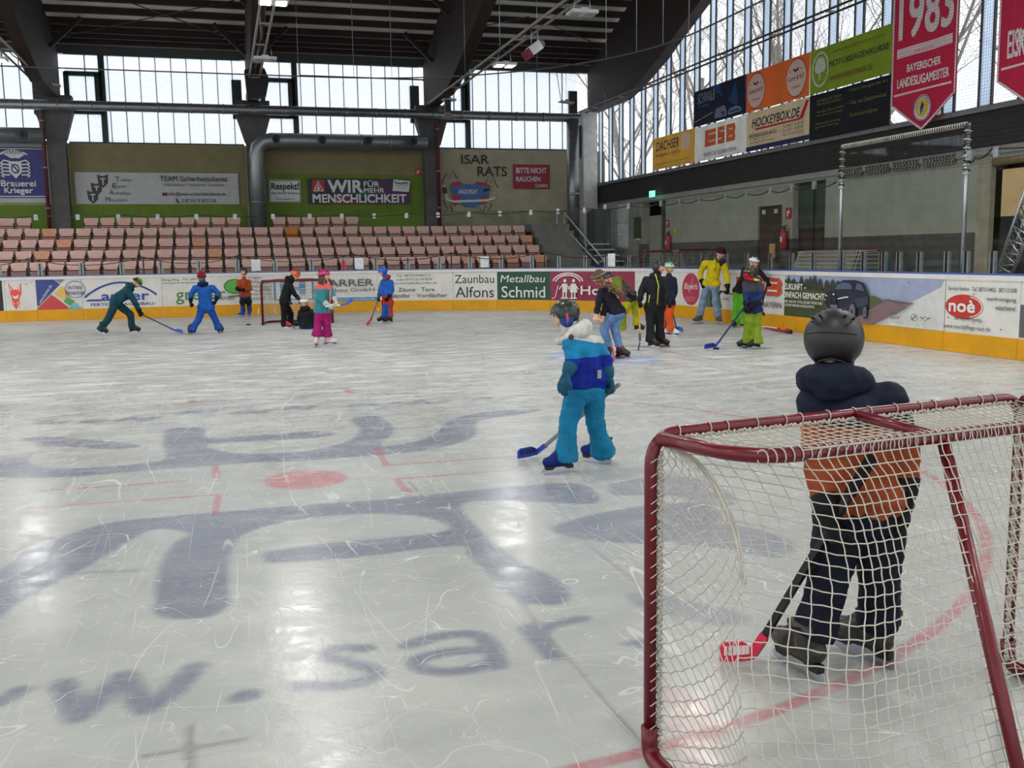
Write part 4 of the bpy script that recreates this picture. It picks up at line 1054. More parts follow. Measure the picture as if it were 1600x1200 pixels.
q = MB(); q.span((RX + .2, 22.74, .6), (RX + .25, 24.28, 3.55), M('dark_brown_gate', (44, 36, 30), .7)); q.span((RX + .18, 22.74, 2.35), (RX + .2, 24.28, 3.5), col((48, 62, 54))); q.bar((RX + .15, 23.5, .6), (RX + .15, 23.5, 3.5), .03, .03, DSTEEL); struct(q, 'door_4')
q = MB(); q.span((RX - .02, 16.93, .5), (RX + .3, 17.3, 3.6), M('jamb_beige', (146, 140, 124), .8)); q.span((RX + .1, 16.75, .5), (RX + .2, 16.93, 3.6), col((20, 20, 20))); struct(q, 'trim_4')
p0, p1 = atX(1557, 266, RX + .1), atX(1640, 330, RX + .1)
q = MB(); q.span((RX + .1, 14.2, p1.z - .05), (RX + .14, p0.y, p0.z), M('plywood', (206, 172, 128), .7, var=.1, scale=2)); tag(q.build('plywood_sheet'), 'pale plywood sheet in the dark opening at the right edge', 'board')
q = MB(); q.tube([(RX + .05, 14.2, p0.z + .22), (RX + .05, p0.y, p0.z + .16)], .09, 8, col((150, 128, 96))); tag(q.build('rolled_blind'), 'rolled beige tarp above the plywood sheet', 'blind')
q = MB(); q.span((RX + .1, 14, .5), (RX + .3, 16.93, p1.z - .05), col((22, 23, 24))); tag(q.build('dark_fill'), 'black sheet filling the dark opening under the plywood sheet', 'shutter')  # black sheet put in for the darkness of the opening
for i, (a, b, yt, yb) in enumerate(((1309, 1346, 265, 280), (1352, 1388, 258, 275), (1395, 1434, 251, 270), (1441, 1491, 244, 265))):
    A, B = atX(a, yb - 1, RX - .08), atX(b, yb - 5, RX - .08); H_ = .21; A.z = 3.53
    sgn = hung_sign('vent_grille', '%s pale perforated vent strip high behind the corded frame, from the left' % ordn(i), 'vent', (RX - .08, A.y, A.z), (0, B.y - A.y, 0), (0, 0, H_), M('vent_grey', (120, 118, 112), .6), group='perforated vent strips')
    nn = int((A.y - B.y) / .1)
    for r_ in range(3):
        for c_ in range(nn):
            u = (c_ + .5 + (.25 if r_ % 2 else 0)) / nn; v = .18 + r_ * .3
            if u < .97: sgn.poly([(u - .3 / nn, v - .1), (u + .12 / nn, v - .1), (u + .3 / nn, v + .12), (u - .12 / nn, v + .12)], M('vent_light', (232, 228, 220), .5), up=False)
    sgn.done()
# exit sign, fire extinguishers and their plates, notices
def d_exit(s): s.rect(.55, .2, .62, .8, BRW); s.disc(.35, .74, .04, .1, BRW); s.line([(.34, .6), (.3, .35), (.22, .15)], .03, BRW); s.line([(.3, .35), (.42, .2)], .03, BRW); s.line([(.25, .55), (.44, .5)], .02, BRW)
p = atX(1019, 303, RX - .3); plate('exit_sign', 'lit green exit sign on the black band near the far corner', 'exit sign', (RX - .3, p.y, p.z), (.5, .22), M('exit_green', (120, 225, 190), .5, emit=2.2), 'x', d_exit)
def extinguisher(px, py, lab):
    p = atX(px, py, RX - .12); t = thing('fire_extinguisher', lab, 'fire extinguisher', (p.x, p.y, p.z - .35)); R_ = col((176, 30, 40), .35)
    q = MB(); q.lathe([(.06, -.33), (.095, -.31), (.095, .12), (.07, .19), (.03, .22)], p, n=16, mat=R_); q.build('cylinder', None, t)
    q = MB(); q.lathe([(.035, .22), (.035, .28)], p, n=10, mat=BLACKP); q.bar(p + Vector((0, .02, .3)), p + Vector((0, -.12, .33)), .03, .03, BLACKP); q.build('valve', None, t)
    q = MB(); q.tube([p + Vector((0, .03, .27)), p + Vector((0, .1, .33)), p + Vector((0, .16, .15)), p + Vector((0, .13, -.15))], .014, 8, BLACKP); q.build('hose', None, t)
    q = MB(); q.box(p + Vector((-.093, 0, -.05)), (.01, .09, .14), col((210, 206, 200))); q.build('printed_label', None, t)
extinguisher(1044, 377, 'red fire extinguisher on the wall near the far corner doorway')
extinguisher(1225, 371, 'red fire extinguisher beside the dark brown door')
p = atX(1043, 349, RX - .02); plate('fire_sign', 'red fire sign above the extinguisher near the far corner', 'sign', (p.x, p.y, p.z), (.26, .26), CR(170, 40, 48), 'x', d_ext)
p = atX(1232, 333, RX - .02); plate('fire_sign', 'red fire sign above the extinguisher by the brown door', 'sign', (p.x, p.y, p.z), (.28, .3), CR(170, 40, 48), 'x', d_ext)
p = atX(1056, 362, RX - .02); plate('notice', 'small yellow notice on the right wall near the far corner', 'notice', (p.x, p.y, p.z), (.22, .26), CR(180, 160, 60), 'x')
# ---- banners tied in front of the tall windows
BXW = 14.88
def rbanner(name, label, yl, yr, z0, z1, back, sag=.012): return hung_sign(name, label, 'banner', (BXW, yl, z0), (0, yr - yl, 0), (0, 0, z1 - z0), back, .008, sag=sag)
def BC(r, g, b):
    k = 'banner_%02x%02x%02x' % (r, g, b)
    if k in _M: return _M[k]
    m = M(k, (r, g, b), .7, var=.06); t = NT(m); b_ = t.n['Principled BSDF']      # thin cloth lets some daylight through
    tl = t.new('BsdfTranslucent'); tl.inputs[0].default_value = (*lin((r, g, b)), 1); mx = t.new('MixShader'); mx.inputs[0].default_value = .45
    t.l.new(b_.outputs[0], mx.inputs[1]); t.l.new(tl.outputs[0], mx.inputs[2]); t.l.new(mx.outputs[0], t.n['Material Output'].inputs[0]); return m
BW, BK = BC(244, 243, 238), BC(30, 30, 36)
s = rbanner('window_banner', 'yellow banner with blue lettering, leftmost on the right windows', 33.05, 29.82, 4.64, 5.73, BC(238, 200, 96))
s.text('DACHSER', .08, .58, .64, .86, BC(50, 80, 130), .02, .1); s.text('Intelligent Logistics', .08, .36, .66, .5, BC(90, 90, 80)); s.rect(.7, .45, .9, .93, BW); s.line([(.1, .16), (.9, .16)], .015, BC(150, 130, 80)); s.done()
s = rbanner('window_banner', 'white banner with three fat orange letters on the right windows', 29.77, 26.5, 4.63, 5.7, BW)
O_ = BC(226, 112, 60)
s.rect(.2, .38, .42, .86, O_); s.rect(.27, .7, .43, .75, BW); s.rect(.27, .5, .43, .55, BW); s.rect(.46, .38, .6, .86, O_); s.rect(.51, .7, .61, .75, BW); s.rect(.45, .5, .55, .55, BW)
s.poly([(.64, .38), (.79, .38), (.81, .5), (.79, .62), (.81, .75), (.79, .86), (.64, .86)], O_); s.rect(.69, .7, .76, .75, BW); s.rect(.69, .5, .76, .55, BW); s.text('ENERGIE SÜDBAYERN', .2, .1, .82, .24, INK, .005); s.done()
s = rbanner('window_banner', 'dark blue banner with two pale vehicles on the right windows', 29.89, 26.54, 5.74, 6.85, BC(28, 40, 76))
s.poly([(.3, 1), (.8, .3), (1, .35), (1, 1)], BC(40, 90, 160)); s.poly([(0, .1), (.5, .5), (.7, .2), (.4, 0), (0, 0)], BC(44, 48, 60)); s.text('SCHWALB', .08, .62, .42, .9, BC(150, 166, 190), .03, .2); s.text('Mobile', .1, .5, .3, .58, BC(130, 140, 160))
s.poly([(.42, .12), (.44, .34), (.62, .38), (.66, .2), (.66, .08), (.44, .08)], BC(150, 165, 190)); s.rect(.46, .12, .62, .22, BC(50, 90, 170)); s.poly([(.68, .12), (.72, .24), (.84, .27), (.92, .2), (.94, .1), (.7, .08)], BC(150, 165, 190)); s.rect(.72, .12, .9, .18, BC(50, 90, 170)); s.line([(.0, .12), (.4, .28)], .02, BW); s.done()
s = rbanner('window_banner', 'orange banner with two white ovals on the right windows', 26.54, 23.29, 5.74, 6.84, BC(232, 138, 62))
for cu in (.17, .82):
    s.disc(cu, .5, .15, .45, BK, .965, 36); s.disc(cu, .5, .144, .432, BW, n=36); s.text('Curry & KO', cu - .12, .42, cu + .12, .56, INK, .01, .1); s.text('Currywurst', cu - .07, .25, cu + .07, .31, INK, .008); s.disc(cu, .74, .045, .1, INK, .5, 14, PI * 1.08, PI * 1.92); s.line([(cu - .1, .68), (cu - .07, .68)], .015, INK); s.line([(cu + .07, .68), (cu + .1, .68)], .015, INK)
s.done()
s = rbanner('window_banner', 'beige banner with dark lettering and a red hockey stick on the right windows', 26.5, 23.24, 4.62, 5.71, BC(226, 212, 184))
s.rect(0, 0, 1, .12, BC(50, 56, 110)); s.text('HOCKEYBOX.DE', .1, .6, .86, .82, BC(44, 46, 80), .025, .15); s.line([(.16, .54), (.84, .54), (.88, .58), (.97, .94)], .05, BC(216, 44, 60)); s.poly([(.84, .51), (.91, .54), (.99, .93), (.95, .95), (.87, .6)], BC(216, 44, 60))
s.text('ANDREAS KIESELBACH', .05, .34, .5, .43, INK, .01); s.text('Zu allem im Eishockey', .08, .26, .42, .32, INK); s.text('Bavariaring 7 · 84130 Dingolfing', .08, .17, .48, .23, INK)
for i, q in enumerate(('Tel. 08731 / 91 87 39', 'Fax 08731 / 91 87 40', 'Mobil 0172 / 81 61 61 34')): s.text(q, .62, .4 - i * .1, .92, .47 - i * .1, INK)
s.done()
s = rbanner('window_banner', 'lime green banner with a white tree in a ring on the right windows', 23.26, 19.98, 5.74, 6.84, BC(156, 176, 44))
s.disc(.14, .52, .11, .4, BW, .86, 36); s.disc(.14, .64, .06, .16, BW); s.disc(.12, .56, .05, .12, BW); s.disc(.17, .57, .045, .12, BW); s.rect(.132, .28, .148, .6, BW)
s.text('LANDSCHAFT | GARTEN | HOLZ | WALD', .3, .78, .92, .85, BC(120, 90, 50)); s.text('MOTORSÄGENKURSE', .26, .5, .98, .66, INK, .01); s.text('WWW.FORST-MAIER.DE', .27, .18, .8, .3, BC(150, 84, 50), .008); s.done()
s = rbanner('window_banner', 'black banner with small yellow green lines on the right windows', 23.24, 19.98, 4.58, 5.71, BC(16, 18, 26))
yg = BC(150, 150, 60)
for q, u0, u1, v in (('Alle Reifenarten für Traktoren', .1, .42, .82), ('Oberreit & mehr im Service', .1, .42, .74), ('Alle Wägen, Teile und Zubehör', .1, .46, .56), ('immer gewartet mit Garantie', .1, .44, .48), ('Finanzierung und Leasing', .1, .42, .3), ('ganz ohne Anzahlung', .1, .4, .22), ('• Gebrauchtwagen aller Art', .52, .98, .84), ('• Teile- und Zubehörverkauf', .52, .97, .58), ('• Partnerwerkstätten', .52, .88, .32)): s.text(q, u0, v, u1, v + (.07 if u0 < .5 else .09), yg, .006)
s.done()
def pennant(label, yl, width, ztop, zedge, ztip, draw):
    H = ztop - ztip; f0 = flat_map((14.6, yl, ztip), (0, -width, 0), (0, 0, H))
    fm = lambda u, v, d: f0(u, v, d + .02 * math.sin(u * 7 + v) + .005 * math.sin(u * 15 + 2))
    s = Sign(fm, width, H, d0=0); e = (zedge - ztip) / H
    R_, W_ = BC(206, 34, 84), BC(248, 244, 246); n = 20
    V = []; F = []
    def lo(u): return e * abs(2 * u - 1)
    for side in (0, 1):
        o = len(V)
        for i in range(n + 1):
            u = i / n; V += [fm(u, lo(u), side * .012), fm(u, 1, side * .012)]
        for i in range(n): F.append((o + 2 * i, o + 2 * i + 2, o + 2 * i + 3, o + 2 * i + 1))
    k = 2 * (n + 1)
    for i in range(n): F.append((2 * i, 2 * i + 2, k + 2 * i + 2, k + 2 * i)); F.append((2 * i + 1, 2 * i + 3, k + 2 * i + 3, k + 2 * i + 1))
    F += [(0, 1, k + 1, k), (2 * n, 2 * n + 1, k + 2 * n + 1, k + 2 * n)]
    s.mb.add(V, F, R_); s.d = .018
    s.line([(.012, 1), (.012, e), ] + [(i / 20, lo(i / 20) + .006) for i in range(1, 20)] + [(.988, e), (.988, 1)], .05, W_)
    pp = lambda px, py: ((yl - atX(px, py, 14.6).y) / width, (atX(px, py, 14.6).z - ztip) / H)
    draw(s, pp, R_, W_); finish_sign(s, 'pennant', label, 'pennant')
def d_p1(s, pp, R_, W_):
    s.text('1983', *pp(1407, 64), *pp(1494, -38), W_, .028)
    a, b, c_, d_ = pp(1405, 93), pp(1491, 65), pp(1491, 53), pp(1404, 79)
    c0 = ((a[0] + d_[0]) / 2, (a[1] + d_[1]) / 2); c1 = ((b[0] + c_[0]) / 2, (b[1] + c_[1]) / 2); s.line([(c0[0] + (c1[0] - c0[0]) * i / 14, c0[1] + (c1[1] - c0[1]) * i / 14) for i in range(15)], (d_[1] - a[1]) * s.H, W_)
    s.text('EISHOCKEY', *pp(1432, 81), *pp(1461, 70), R_, .03); s.text('BAYERISCHER', *pp(1420, 113), *pp(1472, 87), W_, .04); s.text('LANDESLIGAMEISTER', *pp(1405, 139), *pp(1486, 104), W_, .04)
    s.line([pp(1400, 151), pp(1490, 128)], .045, W_)
    cu, cv = pp(1443, 168); y_, b_ = BC(226, 206, 70), BC(50, 80, 140)
    s.disc(cu, cv, .125, .062, W_, n=32); s.disc(cu, cv, .12, .06, b_, .95, 32); s.disc(cu, cv, .085, .043, y_, n=32); s.poly([(cu - .05, cv - .02), (cu, cv + .03), (cu + .03, cv + .01), (cu - .01, cv - .03)], b_); s.poly([(cu - .03, cv + .02), (cu - .02, cv - .03), (cu - .05, cv - .02)], W_)
    V, F = text2d('EV DINGOLFING')
    s.up(); s.mb.add([s.map(cu + (.092 + .02 * y2) * math.cos(PI * (1 - x)), cv + (.046 + .01 * y2) * math.sin(PI * (1 - x)), s.d) for x, y2 in V], F, b_)
yl1 = atX(1396, 90, 14.6).y
pennant('crimson pennant with a white year and lettering, fully in view', yl1, yl1 - atX(1497, 80, 14.6).y, 8.7, atX(1395, 166, 14.6).z, atX(1440, 203, 14.6).z, d_p1)
def d_p2(s, pp, R_, W_):
    s.text('1985', .12, .72, .9, .95, W_, .028); s.line([(.1 + .8 * i / 14, .64) for i in range(15)], .08 * s.H, W_); s.text('EISHOCKEY', .25, .615, .75, .665, R_, .03)
    s.text('EISKUNSTLAUF', *pp(1577, 92), .92, pp(1577, 72)[1] + .06, W_, .02); s.text('E', *pp(1594, 66), pp(1594, 66)[0] + .08, pp(1594, 50)[1], W_, .05); s.line([pp(1568, 109), (.9, pp(1568, 109)[1] + .01)], .045, W_)
yl2 = atX(1562, 60, 14.6).y
pennant('crimson pennant cut off by the right edge of the photo', yl2, 2.1, 8.7, atX(1561, 128, 14.6).z, atX(1561, 128, 14.6).z - .66, d_p2)
# ---- lamp rails, lamps, speaker
PIPE = M('lamp_rail_beige', (150, 142, 124), .5, .3)
LITM = M('lamp_lit', (255, 253, 246), .5, emit=14); LAMPG = M('lamp_housing', (190, 192, 190), .45)
nl = 0
def lamp(x, y, z, lit, label, tilt=0, size=(.62, .46), pw=1.1):
    t = thing('hall_lamp', label, 'lamp', (x, y, z)); R = Matrix.Rotation(tilt, 3, 'X')
    q = MB(); q.box((x, y, z), (size[0], size[1], .07), LAMPG, R); q.box(Vector((x, y, z)) + R @ Vector((0, 0, .05)), (size[0] * .3, size[1] * .9, .05), LAMPG, R); q.build('housing', None, t)
    for sx in (-1, 1):
        q = MB(); q.box(Vector((x, y, z)) + R @ Vector((sx * size[0] * .26, 0, -.038)), (size[0] * .34, size[1] * .84, .012), LITM if lit else M('lamp_diffuser_off', (150, 156, 156), .4), R); q.build('diffuser', None, t)
    for sx in (-1, 1):
        q = MB(); q.tube([(x + sx * .2, y, z + .03), (x + sx * .17, y, z + .32)], .012, 6, STEEL); q.build('bracket', None, t)
    if lit:
        L = bpy.data.lights.new('lamp_light', 'AREA'); L.shape = 'RECTANGLE'; L.size, L.size_y = size; L.energy = LAMP_W * pw; L.color = (1, .985, .95)
        o = bpy.data.objects.new('lamp_light', L); COL.objects.link(o); o.parent = t; o.location = (0, 0, -.08); o.rotation_euler = (tilt, 0, 0)
    return t
RAILS = [(-5.6, 7.72, 'left'), (1.3, 7.62, 'middle'), (8.0, 7.52, 'right'), (14.2, 7.38, 'side')]
for x, z, nm in RAILS:
    t = thing('lamp_rail', 'twin pipe lamp rail %s' % {'left': 'under the left roof frame', 'middle': 'under the roof frame over the silver duct', 'right': 'slanting across the upper middle of the photo', 'side': 'running along the tall right windows'}[nm], 'lamp rail', (x, 30, z))
    for d in (-.16, .16):
        q = MB(); q.tube([(x + d, 38.3 if nm != 'side' else 38.8, z), (x + d, -8, z)], .035 if nm != 'side' else .03, 8, PIPE if nm != 'side' else DSTEEL); q.build('pipe', None, t)
    for k in range(16): q = MB(); q.bar((x - .18, 37 - k * 2.6, z), (x + .18, 37 - k * 2.6, z), .04, .04, PIPE); q.build('cross_tie', None, t)
    q = MB(); q.tube([(x + .02 * math.sin(i * 1.7), 38 - i * .5, z + .06 + .015 * math.sin(i)) for i in range(92)], .018, 5, BLACKP); q.build('cable', None, t)
    for k in range(6):
        y = 36 - k * 7.5; q = MB(); q.tube([(x, y, z), (x, y, min(rz(max(y, 24 - y)) - .2, z + 2.2) if nm != 'side' else z + .6)], .012, 6, STEEL); q.build('hanger', None, t)
lamp(1.32, 22.6, 7.2, True, 'lit twin lamp at the top edge on the middle rail')
lamp(8.02, 28.1, 7.13, True, 'lit twin lamp on the slanting rail over the far windows')
lamp(8.02, 21.7, 7.1, False, 'unlit pale lamp on the slanting rail at the top of the photo')
lamp(1.42, 29.4, 7.28, False, 'unlit pale lamp on the middle rail in front of the black loudspeaker')
lamp(1.35, 37.4, 7.42, False, 'unlit lamp at the far end of the middle rail', size=(.55, .3))
lamp(-5.3, 37.2, 7.62, False, 'unlit lamp at the far end of the left rail', size=(.7, .35))
lamp(-5.75, 31.0, 7.3, True, 'lit lamp at the left edge under the left roof frame')
lamp(8.25, 36.4, 7.4, False, 'unlit lamp tilted in front of the far window by the cone lamp', size=(.5, .3))
for x, z, nm in RAILS[:3]:
    for y, pw in ((15.5, 1.0), (8.5, .7), (1, .6)): lamp(x, y, z - .4, True, pw=pw, label='lit hall lamp overhead near the viewer, out of the view')['group'] = 'lit lamps out of the view'
for y in (12, 3): lamp(11.8, y, 7.2, True, pw=.8, label= 'lit hall lamp overhead near the viewer, out of the view')['group'] = 'lit lamps out of the view'
for x in (-11.5, -15.5):
    for y in (27, 17, 7): lamp(x, y, 7.2, True, pw=.9 if y > 10 else .6, label= 'lit hall lamp overhead near the viewer, out of the view')['group'] = 'lit lamps out of the view'
p = atX(400, 130, 1.35)
t = thing('loudspeaker', 'black loudspeaker hanging under the middle rail before the far windows', 'loudspeaker', p)
q = MB(); q.prism([(-.36, .38), (.28, .45), (.42, .1), (.3, -.42), (-.3, -.5)], lambda u, v, s: (p.x + u, p.y - .25 + .5 * s, p.z + v), M('speaker_black', (18, 18, 20), .6)); q.build('cabinet', None, t)
q = MB(); q.tube([p + Vector((-.3, 0, .3)), p + Vector((-.1, 0, .7)), p + Vector((.2, 0, .7)), p + Vector((.26, 0, .35))], .025, 6, col((120, 74, 50))); q.build('yoke', None, t)
p = atX(835, 76, 8.0); R = Matrix.Rotation(-.62, 3, Vector((0, 1, 0))) 
t = thing('projector', 'white and dark red box slung under the slanting rail', 'box', p)
q = MB(); q.box(p, (.34, .3, .24), col((208, 208, 206)), R); q.build('body', None, t)
q = MB(); q.box(p + R @ Vector((-.25, 0, -.02)), (.17, .3, .24), col((110, 26, 46)), R); q.build('hood', None, t)
q = MB(); q.ball(p + R @ Vector((.2, 0, 0)), (.12, .14, .12), col((120, 122, 126)), rot=R); q.build('rear_cap', None, t)
q = MB(); q.tube([p + Vector((-.08, 0, .1)), p + Vector((-.08, 0, .5))], .015, 6, STEEL); q.tube([p + Vector((.1, 0, .1)), p + Vector((.1, 0, .5))], .015, 6, STEEL); q.build('hangers', None, t)
p = atX(690, 178, 8.0)
t = thing('cone_lamp', 'grey cone shaped lamp hanging at the pillar left of the painted wall', 'lamp', p)
q = MB(); q.lathe([(.24, -.26), (.1, .0), (.09, .02)], p + Vector((.1, -.6, 0)), n=18, mat=col((120, 120, 116))); q.build('shade', None, t)
q = MB(); q.box(p + Vector((.1, -.6, .2)), (.2, .2, .42), BLACKP); q.build('ballast_box', None, t)
q = MB(); q.bar(p + Vector((.1, -.6, .3)), (8.1, WY - .5, p.z + .3), .05, .05, DSTEEL); q.build('wall_arm', None, t)
p = atY(885, 160, 35)
t = thing('hanging_lamp', 'flat pale lamp hanging on two rods before the right far window', 'lamp', p)
q = MB(); q.box(p, (.52, .4, .03), col((176, 172, 160)), Matrix.Rotation(.1, 3, 'Y')); q.lathe([(.09, 0), (.05, .09)], p + Vector((.02, 0, .02)), n=10, mat=col((150, 146, 130))); q.build('shade', None, t)
q = MB(); q.tube([p, Vector((p.x, p.y, rz(p.y) + .02))], .008, 5, DSTEEL); q.tube([p + Vector((-.2, 0, 0)), p + Vector((-.42, 0, 1.35)), p + Vector((-.36, 0, 1.7))], .014, 5, DSTEEL); q.build('suspension', None, t)
q = MB(); wb = atY(468, 118, 38.3); q.tube([wb, (7.74, 38.3, wb.z), (7.74, 38.5, wb.z)], .03, 6, DSTEEL); q.tube([wb, (wb.x, 38.3, rz(38.3))], .01, 5, DSTEEL); tag(q.build('window_bar'), 'dark bar across the upper middle far window', 'bar')
# ---- aluminium truss at the right edge
t = thing('truss', 'leaning aluminium lattice truss at the right edge behind the boards', 'truss', (12.9, 15.2, .55))
def tp(px, py, d=0): return atX(px, py, 12.9 + d)
ch = [(tp(1556, 430), tp(1606, 285)), (tp(1580, 430), tp(1624, 330)), (tp(1570, 430, .3), tp(1616, 300, .3))]
ch = [(a + (a - b) * .5, b + (b - a) * .6) for a, b in ch]
for a, b in ch:
    q = MB(); q.tube([a, b], .028, 8, ALU); q.build('chord', None, t)
q = MB()
for i in range(3):
    (a, b), (c_, d_) = ch[i], ch[(i + 1) % 3]
    for k in range(14): q.tube([a.lerp(b, k / 14), c_.lerp(d_, (k + .5) / 14)], .013, 6, ALU); q.tube([c_.lerp(d_, (k + .5) / 14), a.lerp(b, (k + 1) / 14)], .013, 6, ALU)
q.build('lattice', None, t)
# ---- bare trees outside the right windows
BARK = M('tree_bark', (150, 142, 134), .9, var=.25, scale=4)
def bare_tree(x, y, h, r, seed, label):
    R_ = random.Random(seed); q = MB(); cnt = [0]
    def grow(p, d, L, r_, lv):
        pts = [p]; rr = [r_]; n = 4 if lv < 2 else 3
        for i in range(n):
            d = (d + Vector((R_.uniform(-1, 1), R_.uniform(-1, 1), R_.uniform(-.6, .9))) * (.12 if lv == 0 else .22)).normalized(); p = p + d * (L / n); pts.append(p); rr.append(r_ * (1 - .5 * (i + 1) / n))
        q.tube(pts, rr, 6 if lv < 2 else 3, BARK, cap=False); cnt[0] += 1
        if lv >= 4: return
        k = (8, 5, 4, 3)[lv]
        for j in range(k):
            f_ = .3 + .7 * (j + R_.random()) / k if lv == 0 else .2 + .8 * (j + R_.random()) / k
            i = min(n - 1, int(f_ * n)); b = pts[i].lerp(pts[i + 1], f_ * n - i)
            a = Vector((R_.uniform(-1, 1), R_.uniform(-1, 1), R_.uniform(-.1, .8))).normalized()
            grow(b, (d * .55 + a * .8).normalized(), L * R_.uniform(.5, .72), max(.007, r_ * (1 - .5 * f_) * R_.uniform(.34, .5)), lv + 1)
    grow(Vector((x, y, 0)), Vector((0, 0, 1)), h * .62, r, 0)
    tag(q.build('bare_tree'), label, 'tree')
for i, (x, y, h, r) in enumerate(((23.5, 55, 17, .3), (25, 51, 18, .32), (26, 44, 17, .26), (24.5, 38, 17, .24), (27, 33, 18, .24), (25.5, 26.5, 17, .2), (28, 23, 18, .22), (26, 17, 17, .18))):
    bare_tree(x, y, h, r, 40 + i, '%s bare tree outside the right windows, counted from the far corner' % ordn(i))
# ================================================================ goals
GRED = M('goal_red', (96, 3, 22), .3, var=.1, scale=6, spec=.4, coat=.15)
ROPE = M('net_cord_white', (182, 177, 165), .85, var=.1, scale=30)
def rounded(pts, r, n=6):
    """polyline with its inner corners rounded"""
    pts = [Vector(p) for p in pts]; out = [pts[0]]
    for a, b, c in zip(pts, pts[1:], pts[2:]):
        u, v = (a - b), (c - b); k = min(r, u.length * .48, v.length * .48); p, q = b + u.normalized() * k, b + v.normalized() * k
        for i in range(n + 1):
            t = i / n; out.append(p.lerp(b, t).lerp(b.lerp(q, t), t))
    return out + [pts[-1]]
def cords(mb, surf, nu, nv, r, sub=1, n=5, rows=True, cols=True, skipu=(), mat=None):
    """net cords along both directions of surf(u, v)"""
    if cols:
        for i in range(nu + 1):
            if i in skipu: continue
            mb.tube([surf(i / nu, j / (nv * sub)) for j in range(nv * sub + 1)], r, n, mat or ROPE, cap=False)
    if rows:
        for j in range(nv + 1): mb.tube([surf(i / (nu * sub), j / nv) for i in range(nu * sub + 1)], r, n, mat or ROPE, cap=False)
# ---- the near goal, seen from behind
O = G(1015, 1195); Pr = G(1572, 1050); W = 1.735
EX = (Pr - O); EX.z = 0; EX.normalize(); EY = Vector((EX.y, -EX.x, 0))       # along the mouth, and back towards the viewer
HT = 1.155
def gl(a, b, z): return O + EX * a + EY * b + Vector((0, 0, z))
t = thing('hockey_goal', 'red framed hockey goal with white net in the right foreground', 'hockey goal', gl(W / 2, .3, 0))
PR = .0215
q = MB(); q.tube(rounded([gl(0, 0, .12), gl(0, 0, HT), gl(W, 0, HT), gl(W, 0, .12)], .11, 8), PR, 14, GRED); q.build('mouth_frame', None, t)
q = MB(); q.tube(rounded([gl(0, 0, .14), gl(0, .0, .035), gl(-.03, .3, .03), gl(.12, .98, .03), gl(W - .12, .98, .03), gl(W + .03, .3, .03), gl(W, 0, .035), gl(W, 0, .14)], .2, 8), .03, 12, GRED); q.build('base_frame', None, t)
q = MB(); q.tube(rounded([gl(.02, .03, HT - .01), gl(.11, .4, HT - .02), gl(W - .11, .4, HT - .02), gl(W - .02, .03, HT - .01)], .22, 10), .024, 12, GRED); q.build('top_shelf_bar', None, t)
q = MB(); q.tube([gl(W / 2, 0, HT), gl(W / 2 - .02, .4, HT - .02)], .02, 10, GRED); q.build('top_strut', None, t)
a0, a1 = gl(.875, .4, HT - .03), G(1590, 1200, .27); a1 = a1 + (a1 - a0) * .31
q = MB(); q.tube([a0, a1], .021, 12, GRED); q.build('back_stay', None, t)
# seam where the side net meets the back net: top corner -> down and back
def on_b(px, py, b):
    d = ray(px, py); k = (b - (CAM - O).dot(EY)) / d.dot(EY); p = CAM + d * k - O
    return (p.dot(EX), b, p.z)
seam = [(.03, .04, HT - .03)] + [on_b(*s_) for s_ in ((1090, 722, .10), (1118, 760, .17), (1140, 806, .24), (1155, 856, .31), (1163, 912, .38), (1160, 970, .45), (1152, 1035, .52), (1158, 1110, .60), (1170, 1190, .68))]
seam += [(seam[-1][0] + .01, .85, .03)]
SEAM = [Vector(p) for p in seam]
def along(P, t_):
    t_ = max(0, min(.9999, t_)) * (len(P) - 1); i = int(t_); return P[i].lerp(P[i + 1], t_ - i)
def seam_at_z(z):
    for p, q_ in zip(SEAM, SEAM[1:]):
        if p.z >= z >= q_.z: return p.lerp(q_, (p.z - z) / max(1e-6, p.z - q_.z))
    return SEAM[0] if z > SEAM[0].z else SEAM[-1]
NETR = .0021
nb = MB()
def L(v): return gl(v.x, v.y, v.z)
# side net: diamonds hung between the post and the seam
def side(u, v, right=False):
    z = (HT - .04) * (1 - v) + .03
    sp = seam_at_z(z); w_ = u
    p = Vector((.03, .025, z)).lerp(sp, w_); p.y += .05 * math.sin(PI * u) * (1 - .5 * v); p.x += .03 * math.sin(PI * u) * v
    if right: p.x = W - p.x
    return L(p)
def diamonds(mb, f, nu, nv, zig):
    """cells standing on a corner: two families of slanting cords"""
    for s_ in (1, -1):
        for k in range(-nu, nv + nu):
            pts = []
            for i in range(nu * 2 + 1):
                u = i / (nu * 2); v = (k + s_ * u * nu * .5 + .5 * (s_ < 0) * nu * 0) / nv
                if -1e-6 <= v <= 1 + 1e-6: pts.append(f(u, v + zig * math.sin(i * PI) / nv))
                elif pts: break
            if len(pts) > 1: mb.tube(pts, NETR, 5, ROPE, cap=False)
